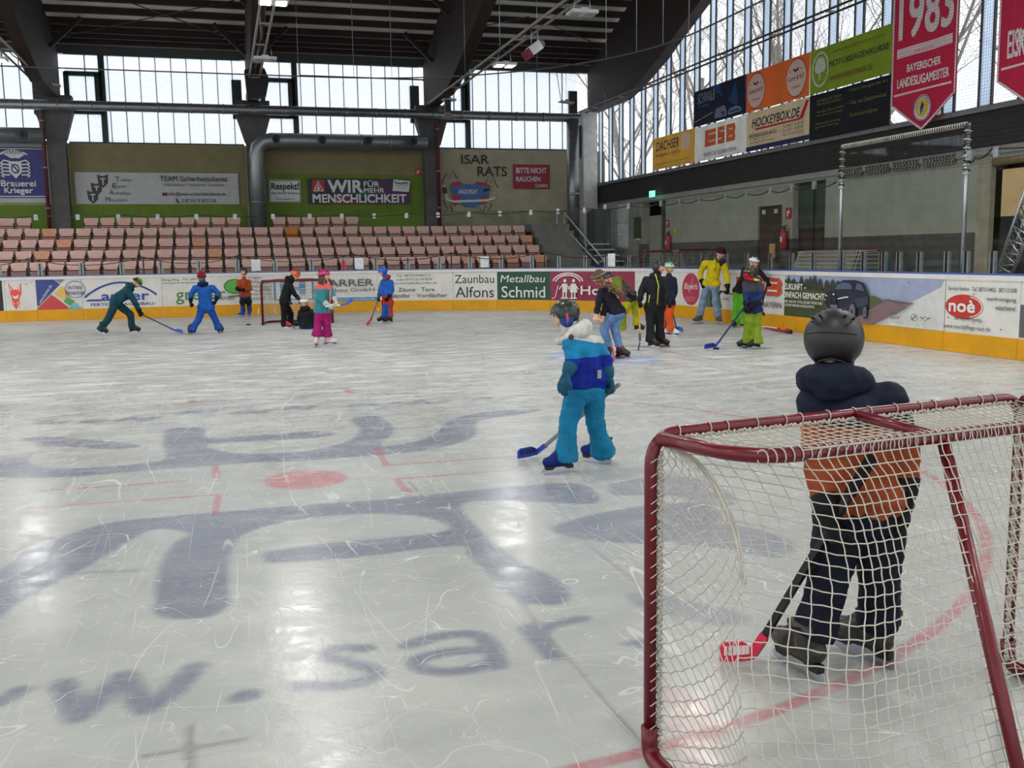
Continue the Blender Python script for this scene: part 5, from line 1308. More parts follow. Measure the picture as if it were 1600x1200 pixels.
# steep diamonds: few cells across, many down
def steep(mb, f, nu, nv, rise):
    for s_ in (1, -1):
        k0 = -int(rise) - 1
        for k in range(k0, nv + int(rise) + 2):
            pts = []
            m_ = nu * 4
            for i in range(m_ + 1):
                u = i / m_; v = (k + (s_ * u * rise if s_ > 0 else rise - u * rise - (rise - int(rise)))) / nv
                if v < 0 or v > 1:
                    if pts: break
                    continue
                pts.append(f(u, v + .0028 * math.sin(u * nu * 2 * PI) * s_))
            if len(pts) > 1: mb.tube(pts, NETR, 5, ROPE, cap=False)
steep(nb, side, 9, 22, 7)
nb.tube([L(p) for p in SEAM[:6]], .008, 7, ROPE)
nb.build('side_net', None, t)
nb = MB(); steep(nb, lambda u, v: side(u, v, True), 9, 22, 7)
nb.tube([L(Vector((W - p.x, p.y, p.z))) for p in SEAM], .006, 7, ROPE)
nb.build('side_net', None, t)
# back net: square cells from the top bar down, wrapping round from the seam
bb = MB()
def back(u, v):
    z = (HT - .02) * (1 - v) + .02
    sp = seam_at_z(min(z, SEAM[0].z)); e = W - sp.x
    yb = .425 + (.93 - .425) * v ** 1.1 + .045 * math.sin(PI * v)
    top = Vector((.10 + (W - .2) * u, .425 - .37 * max(0, 1 - u * W / .26) ** 2 - .37 * max(0, 1 - (1 - u) * W / .26) ** 2, z))
    xx = sp.x + (e - sp.x) * u
    k = min(1, u / .17); k = k * k * (3 - 2 * k); k2 = min(1, (1 - u) / .17); k2 = k2 * k2 * (3 - 2 * k2)
    y_ = sp.y + (yb - sp.y) * min(k, k2)
    p = Vector((xx, y_, z + .05 * math.sin(PI * min(1, v * 1.3)) * (max(0, 1 - u / .22) ** 2 + max(0, 1 - (1 - u) / .22) ** 2) * (1 - v)))
    s_ = max(0, 1 - v / .12); p = p.lerp(top, s_ * s_)
    p.z += .0025 * math.sin(u * 26 * 2 * PI) * math.sin(v * 34 * PI) ; p.x += .0022 * math.sin(v * 20 * 2 * PI + u * 9)
    return L(p)
cords(bb, back, 44, 33, NETR, sub=2, n=6)
bb.build('back_net', None, t)
tt = MB()
def topn(u, v):
    a = .05 + (W - .1) * u; bmax = .4 - .34 * max(0, 1 - u * W / .24) ** 2 - .34 * max(0, 1 - (1 - u) * W / .24) ** 2
    z = HT - .015 - .03 * math.sin(PI * v) * (.7 + .3 * math.sin(u * 9)) + .01 * v
    s_ = math.sin(u * 30) * .012
    return gl(a + s_ * math.sin(PI * v) + .05 * (v - .5) * math.cos(PI * u), .02 + (bmax - .0) * v, z)
cords(tt, topn, 44, 10, NETR, sub=2, n=5)
tt.build('top_net', None, t)
# lacing cord along posts and bars
lc = MB()
def lace(f, n, r, turns):
    pts = []
    for i in range(n + 1):
        s_ = i / n; p, x, y = f(s_); w_ = .5 + .5 * math.sin(i * 2.1) * .4
        pts.append(p + x * (.012 * math.sin(i * 1.3)) + y * (.01 * math.cos(i * 1.9)))
    lc.tube(pts, r, 6, ROPE)
lace(lambda s_: (gl(.027, .016, HT - .06 - (HT - .12) * s_), EX * .5, EY * .6), 220, .0075, 0)
lace(lambda s_: (gl(.022, .024, HT - .06 - (HT - .12) * s_), EX * .5, EY * .6), 200, .004, 0)
lace(lambda s_: (gl(W - .027, .016, HT - .06 - (HT - .12) * s_), EX * .5, EY * .6), 220, .0075, 0)
lace(lambda s_: (gl(.08 + (W - .16) * s_, .024, HT - .012), EY * .5, Vector((0, 0, .5))), 240, .005, 0)
for i in range(22):
    c = gl(0, 0, .14 + i * .044 + .006 * math.sin(i * 2.7)); lc.tube([c + EX * (.025 * math.cos(a)) + EY * (.025 * math.sin(a)) + Vector((0, 0, .012 * math.sin(a * 1.5))) for a in [k * .4 - .3 for k in range(7)]], .0022, 5, ROPE)
for i in range(15):
    c = gl(.1 + i * .106 + .02 * math.sin(i * 2.1), 0, HT); lc.tube([c + EY * (.0245 * math.cos(a)) + Vector((0, 0, .0245 * math.sin(a))) + EX * (.004 * math.sin(a)) for a in [k * .4 - .6 for k in range(7)]], .0022, 5, ROPE)
n_ = 44
for i in range(n_):
    c = gl(.14 + i * (W - .28) / n_, .4, HT - .02); lc.tube([c + EY * (.0265 * math.cos(a)) + Vector((0, 0, .0265 * math.sin(a))) for a in [k * PI / 6 - .6 for k in range(10)]], .0022, 5, ROPE)
lc.build('lacing', None, t)
# ---- small goals: one on the far ice, three parked behind the boards
def small_goal(name, label, c, ang, h, wid, dep, netr=.006, cell=.11, lab2=None):
    R_ = Matrix.Rotation(ang, 3, 'Z'); c = Vector(c)
    def g_(a, b, z): return c + R_ @ Vector((a - wid / 2, b, z))
    t = thing(name, label, 'hockey goal', c, lab2)
    q = MB(); q.tube(rounded([g_(0, 0, 0), g_(0, 0, h), g_(wid, 0, h), g_(wid, 0, 0)], .12), .034, 10, GRED); q.build('mouth_frame', None, t)
    q = MB(); q.tube(rounded([g_(0, 0, .03), g_(.02, .35, .03), g_(.2, dep, .03), g_(wid - .2, dep, .03), g_(wid - .02, .35, .03), g_(wid, 0, .03)], .2), .03, 8, GRED); q.build('base_frame', None, t)
    q = MB(); q.tube(rounded([g_(.03, .02, h), g_(.2, dep * .45, h - .02), g_(wid - .2, dep * .45, h - .02), g_(wid - .03, .02, h)], .2), .025, 8, GRED); q.build('top_shelf_bar', None, t)
    q = MB()
    def bk(u, v):
        x = .03 + (wid - .06) * u; k = min(1, min(u, 1 - u) * wid / .22); k = math.sqrt(max(0, 1 - (1 - k) ** 2))
        return g_(x, .03 + (dep * .45 + dep * .5 * v) * k + .02, (h - .03) * (1 - v) + .03)
    cords(q, bk, int(wid * 1.5 / cell), int(h / cell), netr, n=3)
    cords(q, lambda u, v: g_(.05 + (wid - .1) * u, .03 + dep * .42 * v, h - .01 - .03 * math.sin(PI * v)), int(wid / cell), 4, netr, n=3)
    q.build('net', None, t); return t
fg = G(410, 508)
small_goal('hockey_goal', 'red framed goal on the far ice among the skaters', (fg.x + .93, fg.y + .02, 0), .03, 1.16, 1.83, .95, .007, .085)
def corridor(px, py, x, z=.55): d = atX(px, py, x); return d
p = corridor(1027, 392, 13.4); small_goal('hockey_goal', 'red and white goal parked behind the glass near the far corner', (13.4, p.y, .55), -1.35, p.z - .55, 1.7, .9, .008, .1)
p = corridor(1098, 390, 13.6); small_goal('hockey_goal', 'red goal frame parked behind the glass left of the yellow jacket man', (13.6, p.y, .55), .25, p.z - .55, 1.8, .8, .006, .12)
pa, pb = corridor(1268, 389, 13.2), corridor(1378, 395, 13.2)
small_goal('hockey_goal', 'white netted goal parked behind the glass above the dark car board', (13.2, (pa.y + pb.y) / 2, .55), PI / 2, (pa.z + pb.z) / 2 - .55, abs(pa.y - pb.y), .9, .008, .09)
# ---- pucks and the sticks lying at the boards
def puck(px, py, lab):
    g = G(px, py); q = MB(); q.lathe([(.05, 0), (.054, .004), (.054, .03), (.05, .034)], (g.x, g.y, .001), n=20, mat=BLACKP); tag(q.build('puck'), lab, 'puck')
puck(388, 508, 'black puck on the far ice left of the far goal'); puck(1119, 546, 'black puck at the blade of the blue stick by the lime trousered skater')
# ================================================================ people
SKIN = M('skin', (214, 160, 138), .5, var=.06); SKIN2 = M('skin_rosy', (222, 158, 140), .5, var=.06)
def caps(mb, a, b, ra, rb, n=12):
    """tapered capsule"""
    a, b = Vector(a), Vector(b); d = b - a; L = d.length
    if L < 1e-5: mb.ball(a, max(ra, rb), n=n, m=8); return
    prof = []
    for i in range(5): t = i / 4 * PI / 2; prof.append((max(1e-4, ra * math.sin(t)), -ra * math.cos(t)))
    for i in range(5): t = i / 4 * PI / 2; prof.append((max(1e-4, rb * math.cos(t)), L + rb * math.sin(t)))
    mb.lathe(prof, a, d, n)
def fuse(mb, name, mat, parent, voxel, smooth=4, wrinkle=0.0, wscale=9.0, paint=None, mats=None, cuts=()):
    """merge overlapping forms into one continuous surface"""
    me = mb.mesh(name); o = bpy.data.objects.new(name, me); COL.objects.link(o)
    r = o.modifiers.new('r', 'REMESH'); r.mode = 'VOXEL'; r.voxel_size = voxel; r.use_smooth_shade = True
    s_ = o.modifiers.new('s', 'SMOOTH'); s_.factor = .5; s_.iterations = smooth
    dg = bpy.context.evaluated_depsgraph_get(); dg.update()
    m2 = bpy.data.meshes.new_from_object(o.evaluated_get(dg)); bpy.data.objects.remove(o); bpy.data.meshes.remove(me)
    m2.name = name
    if wrinkle:
        for v in m2.vertices:
            c = v.co; n_ = v.normal
            k = .7 * mnoise.noise(Vector((c.x * wscale, c.y * wscale, c.z * wscale * 1.9))) + .8 * (.35 - abs(mnoise.noise(Vector((c.x * wscale * 1.3 + 5, c.y * wscale * 1.3, c.z * wscale * 2.6 + c.x * 6))))) + .3 * mnoise.noise(c * wscale * 3.1)
            v.co = c + n_ * (k * wrinkle)
    if cuts:
        bm = bmesh.new(); bm.from_mesh(m2)
        for p, n_ in cuts: bmesh.ops.bisect_plane(bm, geom=bm.verts[:] + bm.edges[:] + bm.faces[:], plane_co=p, plane_no=n_, dist=1e-5)
        bm.to_mesh(m2); bm.free()
    m2.materials.clear()
    for m_ in (mats or [mat]): m2.materials.append(m_)
    for p in m2.polygons:
        p.use_smooth = True
        p.material_index = paint(p.center) if paint else 0
    return link(bpy.data.objects.new(name, m2), parent)

# ---- gloves: built once per pose, then copied
def glove_mesh(kind):
    b = MB()
    if kind == 'grip': bend = (.75, 1.2, 1.0); thumb = [(.03, .03, -.005), (.05, .055, -.035), (.03, .075, -.055)]
    else: bend = (.28, .38, .3); thumb = [(.03, .02, 0), (.062, .05, -.012), (.066, .085, -.022)]
    caps(b, (0, -.05, 0), (0, .0, 0), .038, .034); 
    for x in (-.026, 0, .026): caps(b, (x * .8, .0, 0), (x, .062, .002), .021, .02)
    for x, L in ((-.036, .055), (-.012, .07), (.013, .074), (.036, .066)):
        p = Vector((x, .066, .002)); a = .1
        for k, f_ in enumerate((.42, .33, .25)):
            a += bend[k]; q = p + Vector((x * .08, math.cos(a), -math.sin(a))) * (L * f_ * 1.15); caps(b, p, q, .0145 - k * .001, .0135 - k * .001, 10); p = q
    for p, q in zip(thumb, thumb[1:]): caps(b, p, q, .017, .0155, 10)
    o = fuse(b, 'glove', None, None, .0055, 2); me = o.data; bpy.data.objects.remove(o); return me
GLOVE = {k: glove_mesh(k) for k in ('grip', 'relaxed')}
def put_glove(parent, wrist, fdir, back, mat, kind, left, k, name='glove', cuff=None, arm=None):
    """fdir: finger direction, back: direction of the back of the hand"""
    me = GLOVE[kind].copy(); me.materials.clear(); me.materials.append(mat)
    o = bpy.data.objects.new(name, me); COL.objects.link(o)
    y = Vector(fdir).normalized(); z = Vector(back); z = (z - y * z.dot(y)).normalized(); x = y.cross(z)
    if left: x = -x
    M_ = Matrix(((x.x * k, y.x * k, z.x * k, 0), (x.y * k, y.y * k, z.y * k, 0), (x.z * k, y.z * k, z.z * k, 0), (0, 0, 0, 1)))
    W_ = Vector(parent['_w']); w_ = Vector(wrist)
    if left: me.transform(M_); me.flip_normals()
    else: me.transform(M_)
    o.parent = parent; o.location = w_ - W_
    if cuff:
        c = MB(); c.lathe([(.03 * k, .015 * k), (.044 * k, -.005 * k), (.058 * k, -.07 * k), (.05 * k, -.075 * k)], -y * .03 * k, arm if arm is not None else y, 14, cuff)
        co_ = c.build('cuff', None); co_.parent = o
    return o
# ---- skates: boot, holder, blade
def skate_parts():
    b = MB(); caps(b, (0, -.035, .12), (0, -.03, .06), .05, .05); caps(b, (0, -.05, .035), (0, .09, .03), .042, .04); caps(b, (0, .08, .032), (0, .12, .03), .04, .036); caps(b, (0, 0, .09), (0, .07, .045), .045, .04)
    o = fuse(b, 'skate', None, None, .009, 3); boot = o.data; bpy.data.objects.remove(o)
    h = MB(); h.prism([(-.085, 0), (.14, 0), (.13, -.028), (.085, -.03), (.06, -.012), (-.01, -.012), (-.04, -.03), (-.085, -.028)], lambda u, v, s: ((s - .5) * .028, u, v), None)
    bl = MB(); bl.prism([(-.1, -.02), (.145, -.02), (.165, -.04), (.15, -.052), (.12, -.06), (-.09, -.06), (-.105, -.05)], lambda u, v, s: ((s - .5) * .006, u, v), None)
    tr = MB()
    for i in range(4): tr.box((0, .035 + i * .017 - i * .004, .105 - i * .016), (.07, .008, .008), None, Matrix.Rotation(.6, 3, 'X'))
    tr.box((0, -.03, .125), (.108, .108, .018), None)
    return boot, h.mesh('blade_holder'), bl.mesh('blade'), tr.mesh('laces')
BOOT, HOLD, BLADE, LACES = skate_parts()
for m_ in (HOLD, BLADE, LACES): fixn(m_)
BLADEM = M('blade_steel', (190, 194, 200), .22, 1.0); 
def put_skate(parent, ground, toe, mat, hold, k, trim=None, tilt=0.0, roll=0.0):
    """ground: point under the ankle on the ice; toe: heading"""
    y = Vector((toe[0], toe[1], 0)).normalized(); z = Vector((0, 0, 1)); x = y.cross(z)
    R_ = Matrix((x, y, z)).transposed() @ Matrix.Rotation(tilt, 3, 'X') @ Matrix.Rotation(roll, 3, 'Y')
    M_ = (R_ * k).to_4x4()
    lo = min((R_ @ v.co).z for v in BLADE.vertices) * k
    g = Vector((ground[0], ground[1], ground[2] - lo + .001)) + y * .03 * k
    root = None
    for me, nm, mt in ((BOOT, 'skate', mat), (HOLD, 'blade_holder', hold), (BLADE, 'blade', BLADEM), (LACES, 'laces', trim or hold)):
        m2 = me.copy(); m2.materials.clear(); m2.materials.append(mt); m2.transform(M_)
        o = bpy.data.objects.new(nm, m2); COL.objects.link(o)
        if root is None: o.parent = parent; o.location = g - Vector(parent['_w']); root = o
        else: o.parent = root
    return root
# ---- helmets and hats in head space: X right, Y face, Z up, unit = head radius
def dome(b, rx, ry, rz_, rim, mat, n=28, m=12, thick=.06, smooth=True):
    """shell whose rim height follows rim(azimuth); azimuth 0 = face"""
    for lay in (0, 1):
        s_ = 1 - thick * lay; V = []
        for i in range(m + 1):
            for k in range(n):
                a = 2 * PI * k / n; tm = math.acos(max(-1, min(1, rim(a)))); th = tm * i / m
                V.append((math.sin(th) * math.sin(a) * rx * s_, math.sin(th) * math.cos(a) * ry * s_, math.cos(th) * rz_ * s_))
        F = [(i * n + k, i * n + (k + 1) % n, (i + 1) * n + (k + 1) % n, (i + 1) * n + k) for i in range(m) for k in range(n)]
        o = len(b.v); b.add(V, F, mat, smooth)
        if lay: b.add([], [], mat); base0, base1 = o0, o; b.f += [(base0 + m * n + k, base0 + m * n + (k + 1) % n, base1 + m * n + (k + 1) % n, base1 + m * n + k) for k in range(n)]; b.mi += [b.m(mat)] * n; b.sm += [False] * n
        o0 = o
def head_frame(face, up):
    y = Vector(face).normalized(); z = Vector(up); z = (z - y * z.dot(y)).normalized(); return Matrix((y.cross(z), y, z)).transposed()
def place(parent, b, name, c, R_, k):
    me = b.mesh(name); fixn(me); me.transform((R_ * k).to_4x4()); o = bpy.data.objects.new(name, me); COL.objects.link(o)
    o.parent = parent
    o.location = Vector(c) - Vector(parent['_w']) if parent.get('_w') is not None else (0, 0, 0)
    return o
def helmet(parent, c, R_, k, style, mat, mat2=None, visor=False):
    b = MB()
    if style == 'ski': rim = lambda a: .32 if abs((a + PI) % (2 * PI) - PI) < .75 else (-.62 if abs((a + PI) % (2 * PI) - PI) < 1.9 else -.5)
    else: rim = lambda a: .22 - .30 * (1 - math.cos(a)) / 2
    if style == 'ski':
        def rim(a):
            d = abs((a + PI) % (2 * PI) - PI); t_ = max(0, min(1, (d - .95) / .4)); return .36 - 1.22 * t_ + .1 * max(0, (d - 2) / 1.1)
    dome(b, 1.18, 1.3, 1.22, rim, mat)
    o = place(parent, b, 'helmet', c, R_, k)
    v = MB(); vm = mat2 or BLACKP
    if style == 'bike':
        for sx in (-.62, -.22, .22, .62):
            for i, (t0, t1) in enumerate(((-.95, -.45), (-.3, .25), (.4, .9))):
                P = []
                for j in range(5):
                    th = t0 + (t1 - t0) * j / 4; P.append((sx * 1.12 * (1 - .12 * abs(th)), math.sin(th) * 1.31 * (1 - .25 * sx * sx), math.cos(th) * 1.235 * (1 - .28 * sx * sx)))
                v.tube(P, [.04, .09, .1, .09, .04], 8, vm)
        v.tube([(math.sin(a) * 1.2, math.cos(a) * 1.31, rim(a) * 1.2 + .02) for a in [k_ * 2 * PI / 28 for k_ in range(28)]], .045, 6, vm, closed=True)
    else:
        for sx in (-1, 1):
            for th, s_ in ((-.2, .3), (.25, .34), (-.75, .42), (-.55, .7), (-1.0, .62)):
                cth = Vector((sx * s_ * 1.15, math.sin(th) * 1.28, math.cos(th) * 1.2 * math.sqrt(max(.1, 1 - s_ * s_)) + .02)); d = cth.normalized()
                v.tube([cth - Vector((0, .14, -.0)), cth, cth + Vector((0, .14, 0))], [.03, .065, .03], 8, vm)
        P = [(math.sin(a) * 1.17 * math.sqrt(1 - rim(a) ** 2), math.cos(a) * 1.29 * math.sqrt(1 - rim(a) ** 2), rim(a) * 1.2) for a in [k_ * 2 * PI / 36 for k_ in range(36)]]
        v.tube(P, .05, 6, vm, closed=True)
        v.tube([(math.sin(a) * 1.2, -math.cos(a) * 1.32, .1 + .0 * a) for a in [-.9 + k_ * .15 for k_ in range(13)]], .04, 6, vm)
    place(o, v, 'vents', c, R_, k)
    if visor:
        g = MB(); g.tube([(math.sin(a) * 1.05, math.cos(a) * 1.2, .02) for a in [-1.2 + k_ * .2 for k_ in range(13)]], [.16] + [.26] * 11 + [.16], 8, visor); place(o, g, 'goggles', c, R_, k)
    s_ = MB()
    for sx in (-1, 1): s_.tube([(sx * 1.0, .2, -.2), (sx * .92, .4, -.75), (sx * .3, .62, -1.12), (0, .64, -1.16)] if style == 'bike' else [(sx * .8, .3, -.7), (sx * .72, .45, -.95), (sx * .3, .6, -1.16), (0, .62, -1.2)], .05, 5, BLACKP)
    place(o, s_, 'chin_strap', c, R_, k)
    return o
def stick(label, top, heel, toe, shaft, blade, w_=.026, holes=True, tape=None, slot=None):
    """straight shaft from top to heel; the blade lies from heel to toe"""
    top, heel, toe = Vector(top), Vector(heel), Vector(toe)
    t = thing('hockey_stick', label, 'hockey stick', heel)
    q = MB(); q.bar(top, heel, w_, w_ * .85, shaft); q.build('shaft', None, t)
    d = (toe - heel); side = d.cross(Vector((0, 0, 1))).normalized(); q = MB()
    h_ = .085; N = 8; V = []; F = []
    for i in range(N + 1):
        f_ = i / N; c = heel.lerp(toe, f_) + side * (.03 * f_ * f_ * 1.5); hh = h_ * (.45 + .55 * min(1, f_ * 3)) * (1 if f_ < .9 else .75)
        lo = c.copy(); lo.z = max(.008, c.z - h_ * .25)
        for s_ in (-.008, .008):
            V += [lo + side * s_, lo + side * s_ + Vector((0, 0, hh))]
        if i:
            a, b_ = 4 * (i - 1), 4 * i; F += [(a, b_, b_ + 1, a + 1), (a + 2, a + 3, b_ + 3, b_ + 2), (a, a + 2, b_ + 2, b_), (a + 1, b_ + 1, b_ + 3, a + 3)]
    F += [(0, 1, 3, 2), (4 * N, 4 * N + 2, 4 * N + 3, 4 * N + 1)]
    q.add(V, F, blade); q.bar(heel + (top - heel).normalized() * .12, heel + d * .05, w_ * 1.25, w_ * 1.2, blade); bl = q.build('blade', None, t)
    if holes:
        e = MB()
        for i in range(2, N):
            c = heel.lerp(toe, i / N) + side * (.03 * (i / N) ** 2 * 1.5)
            for s_ in (-.0095, .0095): e.box(c + side * s_ + Vector((0, 0, .03)), (.016, .003, .04), slot or BLACKP, Matrix((d.normalized(), side, Vector((0, 0, 1)))).transposed())
        e.build('slots', None, bl)
    if tape:
        e = MB(); u = (heel - top).normalized(); e.bar(top - u * .005, top + u * .18, w_ * 1.2, w_ * 1.1, tape); e.build('grip_tape', None, t)
    return t
class Fig:
    def __init__(s, foot):
        s.g = G(*foot); f = Vector((s.g.x, s.g.y, 0)).normalized(); s.away = f; s.right = Vector((f.y, -f.x, 0))
    def p(s, px, py, d=0.0):
        """point seen at a pixel, d metres behind the upright plane through the feet"""
        r = ray(px, py); c = s.g + s.away * d; k = (c - CAM).dot(s.away) / r.dot(s.away); return CAM + r * k
    def dir(s, deg):
        """0 = towards the viewer, 90 = to the right of the photo, 180 = away, -90 = left"""
        a = math.radians(deg); return -s.away * math.cos(a) + s.right * math.sin(a)
def person(label, foot, J, look, k=1.0, head=.098, jacket=None, trousers=None, gloves=None, skate=None, hold=None, trim=None, hat=None, hood=None, hair=None, toes=(90, 90), tilt=(0, 0),
           nod=15, voxel=.02, grips=('grip', 'grip'), jpaint=None, tpaint=None, fat=1.0, hem=.085, wr=.009, skin=None, extra=None, knee=None, long=0.0, backs=None, lean=None, fing=None, cuffs=None, hood_k=1.0, cut=0.0, boot=1.12, hip=.03):
    """J: joint -> (px, py, depth). look: heading of the face. One continuous body; clothing hangs under it"""
    F = Fig(foot); P = {n: F.p(*v) for n, v in J.items()}; sk = skin or SKIN
    head_c, neck, pel = P['head'], P['neck'], P['pelvis']; hd = head
    sl, sr = P['sl'], P['sr']; side = (sr - sl); side.z *= .5; side.normalize()
    hl = P.get('hl', pel - side * .085 * k); hr_ = P.get('hr', pel + side * .085 * k); ch = (sl + sr) / 2 - Vector((0, 0, .06 * k))
    fwd = F.dir(look); face = (fwd * math.cos(math.radians(nod)) - Vector((0, 0, 1)) * math.sin(math.radians(nod)))
    upv = Vector((0, 0, 1)) + (lean or Vector((0, 0, 0))); R_ = head_frame(face, upv)
    X, Yv, Z = R_.col[0], R_.col[1], R_.col[2]
    root = thing('person', label, 'person', (F.g.x, F.g.y, 0))
    # body
    b = MB()
    b.ball(head_c, (hd * .86, hd * 1.02, hd * 1.12), n=18, m=14, rot=R_); b.ball(head_c + Yv * hd * .22 - Z * hd * .55, (hd * .6, hd * .62, hd * .55), n=14, m=10, rot=R_)
    hp = lambda x, y, z: head_c + X * (x * hd) + Yv * (y * hd) + Z * (z * hd)
    caps(b, hp(0, .92, .05), hp(0, 1.13, -.28), hd * .1, hd * .15); b.ball(hp(0, .76, -.92), hd * .22); b.ball(hp(0, .93, -.58), (hd * .26, hd * .1, hd * .1), rot=R_)
    for sx in (-1, 1):
        b.ball(hp(sx * .45, .72, -.4), hd * .3); b.ball(hp(sx * .88, -.05, -.12), (hd * .1, hd * .2, hd * .28), rot=R_); b.ball(hp(sx * .35, .86, .14), (hd * .25, hd * .1, hd * .08), rot=R_)
    caps(b, head_c - Z * hd * .5 - Yv * hd * .15, neck - Vector((0, 0, .04)), hd * .5, hd * .52)
    q = .72 * fat
    caps(b, pel, ch, .105 * k * q, .12 * k * q); caps(b, sl.lerp(ch, .3), sr.lerp(ch, .3), .06 * k * q, .06 * k * q); caps(b, ch, neck, .09 * k * q, .05 * k); caps(b, hl, hr_, .09 * k * q, .09 * k * q)
    arms = []
    for s_, e, w_ in (('sl', 'el', 'wl'), ('sr', 'er', 'wr')):
        if s_ in P and e in P:
            caps(b, P[s_], P[e], .052 * k * q, .042 * k * q); caps(b, P[e], P[w_], .042 * k * q, .032 * k * q); arms.append((P[s_], P[e], P[w_]))
    legs = []
    for h_, kn, an in ((hl, 'kl', 'al'), (hr_, 'kr', 'ar')):
        caps(b, h_, P[kn], .08 * k * q, .058 * k * q); caps(b, P[kn], P[an], .058 * k * q, .042 * k * q); legs.append((h_, P[kn], P[an]))
    body = fuse(b, 'body', sk, root, min(voxel, .011 if hd * FPX / max(1, (head_c - CAM).length) < 40 else .007), 2)
    e = MB()
    for sx in (-1, 1):
        e.ball(hp(sx * .33, .86, .02), hd * .12, OFFW, 8, 6); e.ball(hp(sx * .33, .95, .02), hd * .065, INK, 8, 6)
        e.tube([hp(sx * .16, .97, .2), hp(sx * .34, .98, .26), hp(sx * .5, .84, .2)], hd * .035, 5, hair or M('hair_brown', (84, 58, 40), .7))
    e.build('eyes', None, root)
    e = MB(); e.tube([hp(-.2, .96, -.6), hp(-.06, 1.03, -.57), hp(.06, 1.03, -.57), hp(.2, .96, -.6)], hd * .05, 6, col((176, 92, 88))); e.build('mouth', None, root)
    # jacket
    b = MB(); f_ = fat
    caps(b, pel + Vector((0, 0, .02 * k)) - Vector((0, 0, long)), ch, .128 * k * f_, .132 * k * f_)
    for sx in (-1, 1): caps(b, pel + side * (sx * .05 * k) - Vector((0, 0, long + .02 * k)), ch + side * (sx * .055 * k), .105 * k * f_, .1 * k * f_)
    caps(b, hl + Vector((0, 0, hip * k)), hr_ + Vector((0, 0, hip * k)), .12 * k * f_, .12 * k * f_)
    caps(b, sl, sr, .073 * k * f_, .073 * k * f_); caps(b, ch, neck + Vector((0, 0, .0)), .1 * k * f_, .066 * k)
    for s_, el, w_ in arms:
        caps(b, s_, el, .075 * k * f_, .062 * k * f_); caps(b, el, w_ + (el - w_).normalized() * .05 * k, .062 * k * f_, .047 * k * f_)
    if hood: caps(b, neck, neck.lerp(head_c, .6), .078 * k, .072 * k)
    jm = jacket if isinstance(jacket, list) else [jacket]
    J_ = dict(P=P, ch=ch, pel=pel, neck=neck, side=side, F=F, k=k, arms=arms, legs=legs, fwd=fwd)
    jp, jc = jpaint(J_) if jpaint else (None, ())
    jk = fuse(b, 'jacket', jm[0], root, voxel * .8, 3, wr, 9, jp, jm, jc)
    # trousers
    b = MB(); caps(b, hl, hr_, .112 * k * f_, .112 * k * f_); caps(b, pel, pel + Vector((0, 0, .02 * k)), .11 * k * f_, .1 * k * f_)
    for h_, kn, an in legs:
        caps(b, h_, kn, .1 * k * f_, .078 * k * f_); dn = (an - kn); L_ = dn.length - cut; b.lathe([(.001, -.07 * k), (.055 * k, -.05 * k), (.078 * k * f_, 0), (.076 * k * f_, L_ * .45), (hem * k * .97, L_ * .9), (hem * k, L_ + .015), (hem * k * .6, L_ + .02), (.001, L_ + .02)], kn, dn, 14)
    tm = trousers if isinstance(trousers, list) else [trousers]
    tp_, tc = tpaint(J_) if tpaint else (None, ())
    fuse(b, 'trousers', tm[0], root, voxel * .8, 3, wr, 8, tp_, tm, tc)
    # gloves
    if gloves:
        for i, (s_, el, w_) in enumerate(arms):
            if grips[i] is None: continue
            fd = (w_ - el).normalized() if not (fing and fing[i]) else fing[i]; bk = (backs[i] if backs else None) or ((side if i else -side) + Vector((0, 0, .3)))
            put_glove(root, w_ + fd * .03 * k, fd, bk, gloves, grips[i], i == 0, k * 1.05, cuff=(cuffs or gloves), arm=(w_ - el))
    # skates
    if skate:
        for i, (h_, kn, an) in enumerate(legs):
            tv = F.dir(toes[i]); put_skate(root, (an.x - tv.x * .0, an.y, max(0, an.z - .135 * k * 1.1) if an.z > .3 else 0), tv, skate if not isinstance(skate, list) else skate[i], hold or BLACKP, k * boot, trim, tilt[i])
    if hair:
        b = MB(); b.ball(hp(0, -.12, .12), (hd * .95, hd * 1.02, hd * 1.1), n=16, m=12, rot=R_)
        if extra == 'long':
            for i in range(14):
                a = -1.9 + i * 3.8 / 13; x, y = math.sin(a) * .82, -math.cos(a) * .8
                b.tube([hp(x, y, .3), hp(x * 1.12, y * 1.1, -.6), hp(x * 1.15, y * 1.0 - .1, -1.4), hp(x * 1.0, y * .9, -2.1 + .3 * math.sin(i * 2.3))], [hd * .2, hd * .22, hd * .2, hd * .06], 6)
        me = b.mesh('hair'); me.materials.clear(); me.materials.append(hair); o = link(bpy.data.objects.new('hair', me), root)
    if hood:
        b = MB(); c = neck - Z * .0
        for i in range(15):
            a = PI * 2 * i / 14; d = X * math.sin(a) * hd * 1.0 - Yv * math.cos(a) * hd * .95
            b.ball(c + d * .95 * hood_k - Vector((0, 0, hd * (.05 if math.cos(a) > 0 else .25))), hd * (.42 + .16 * math.cos(a)) * hood_k, n=8, m=6)
        b.ball(c - Yv * hd * .8 * hood_k - Vector((0, 0, hd * .35)), (hd * .8 * hood_k, hd * .5 * hood_k, hd * .6 * hood_k), rot=R_, n=12, m=8)
        fuse(b, 'hood', hood, root, voxel * .8, 3, wr)
    if hat: hat(root, head_c, R_, hd)
    return root, J_
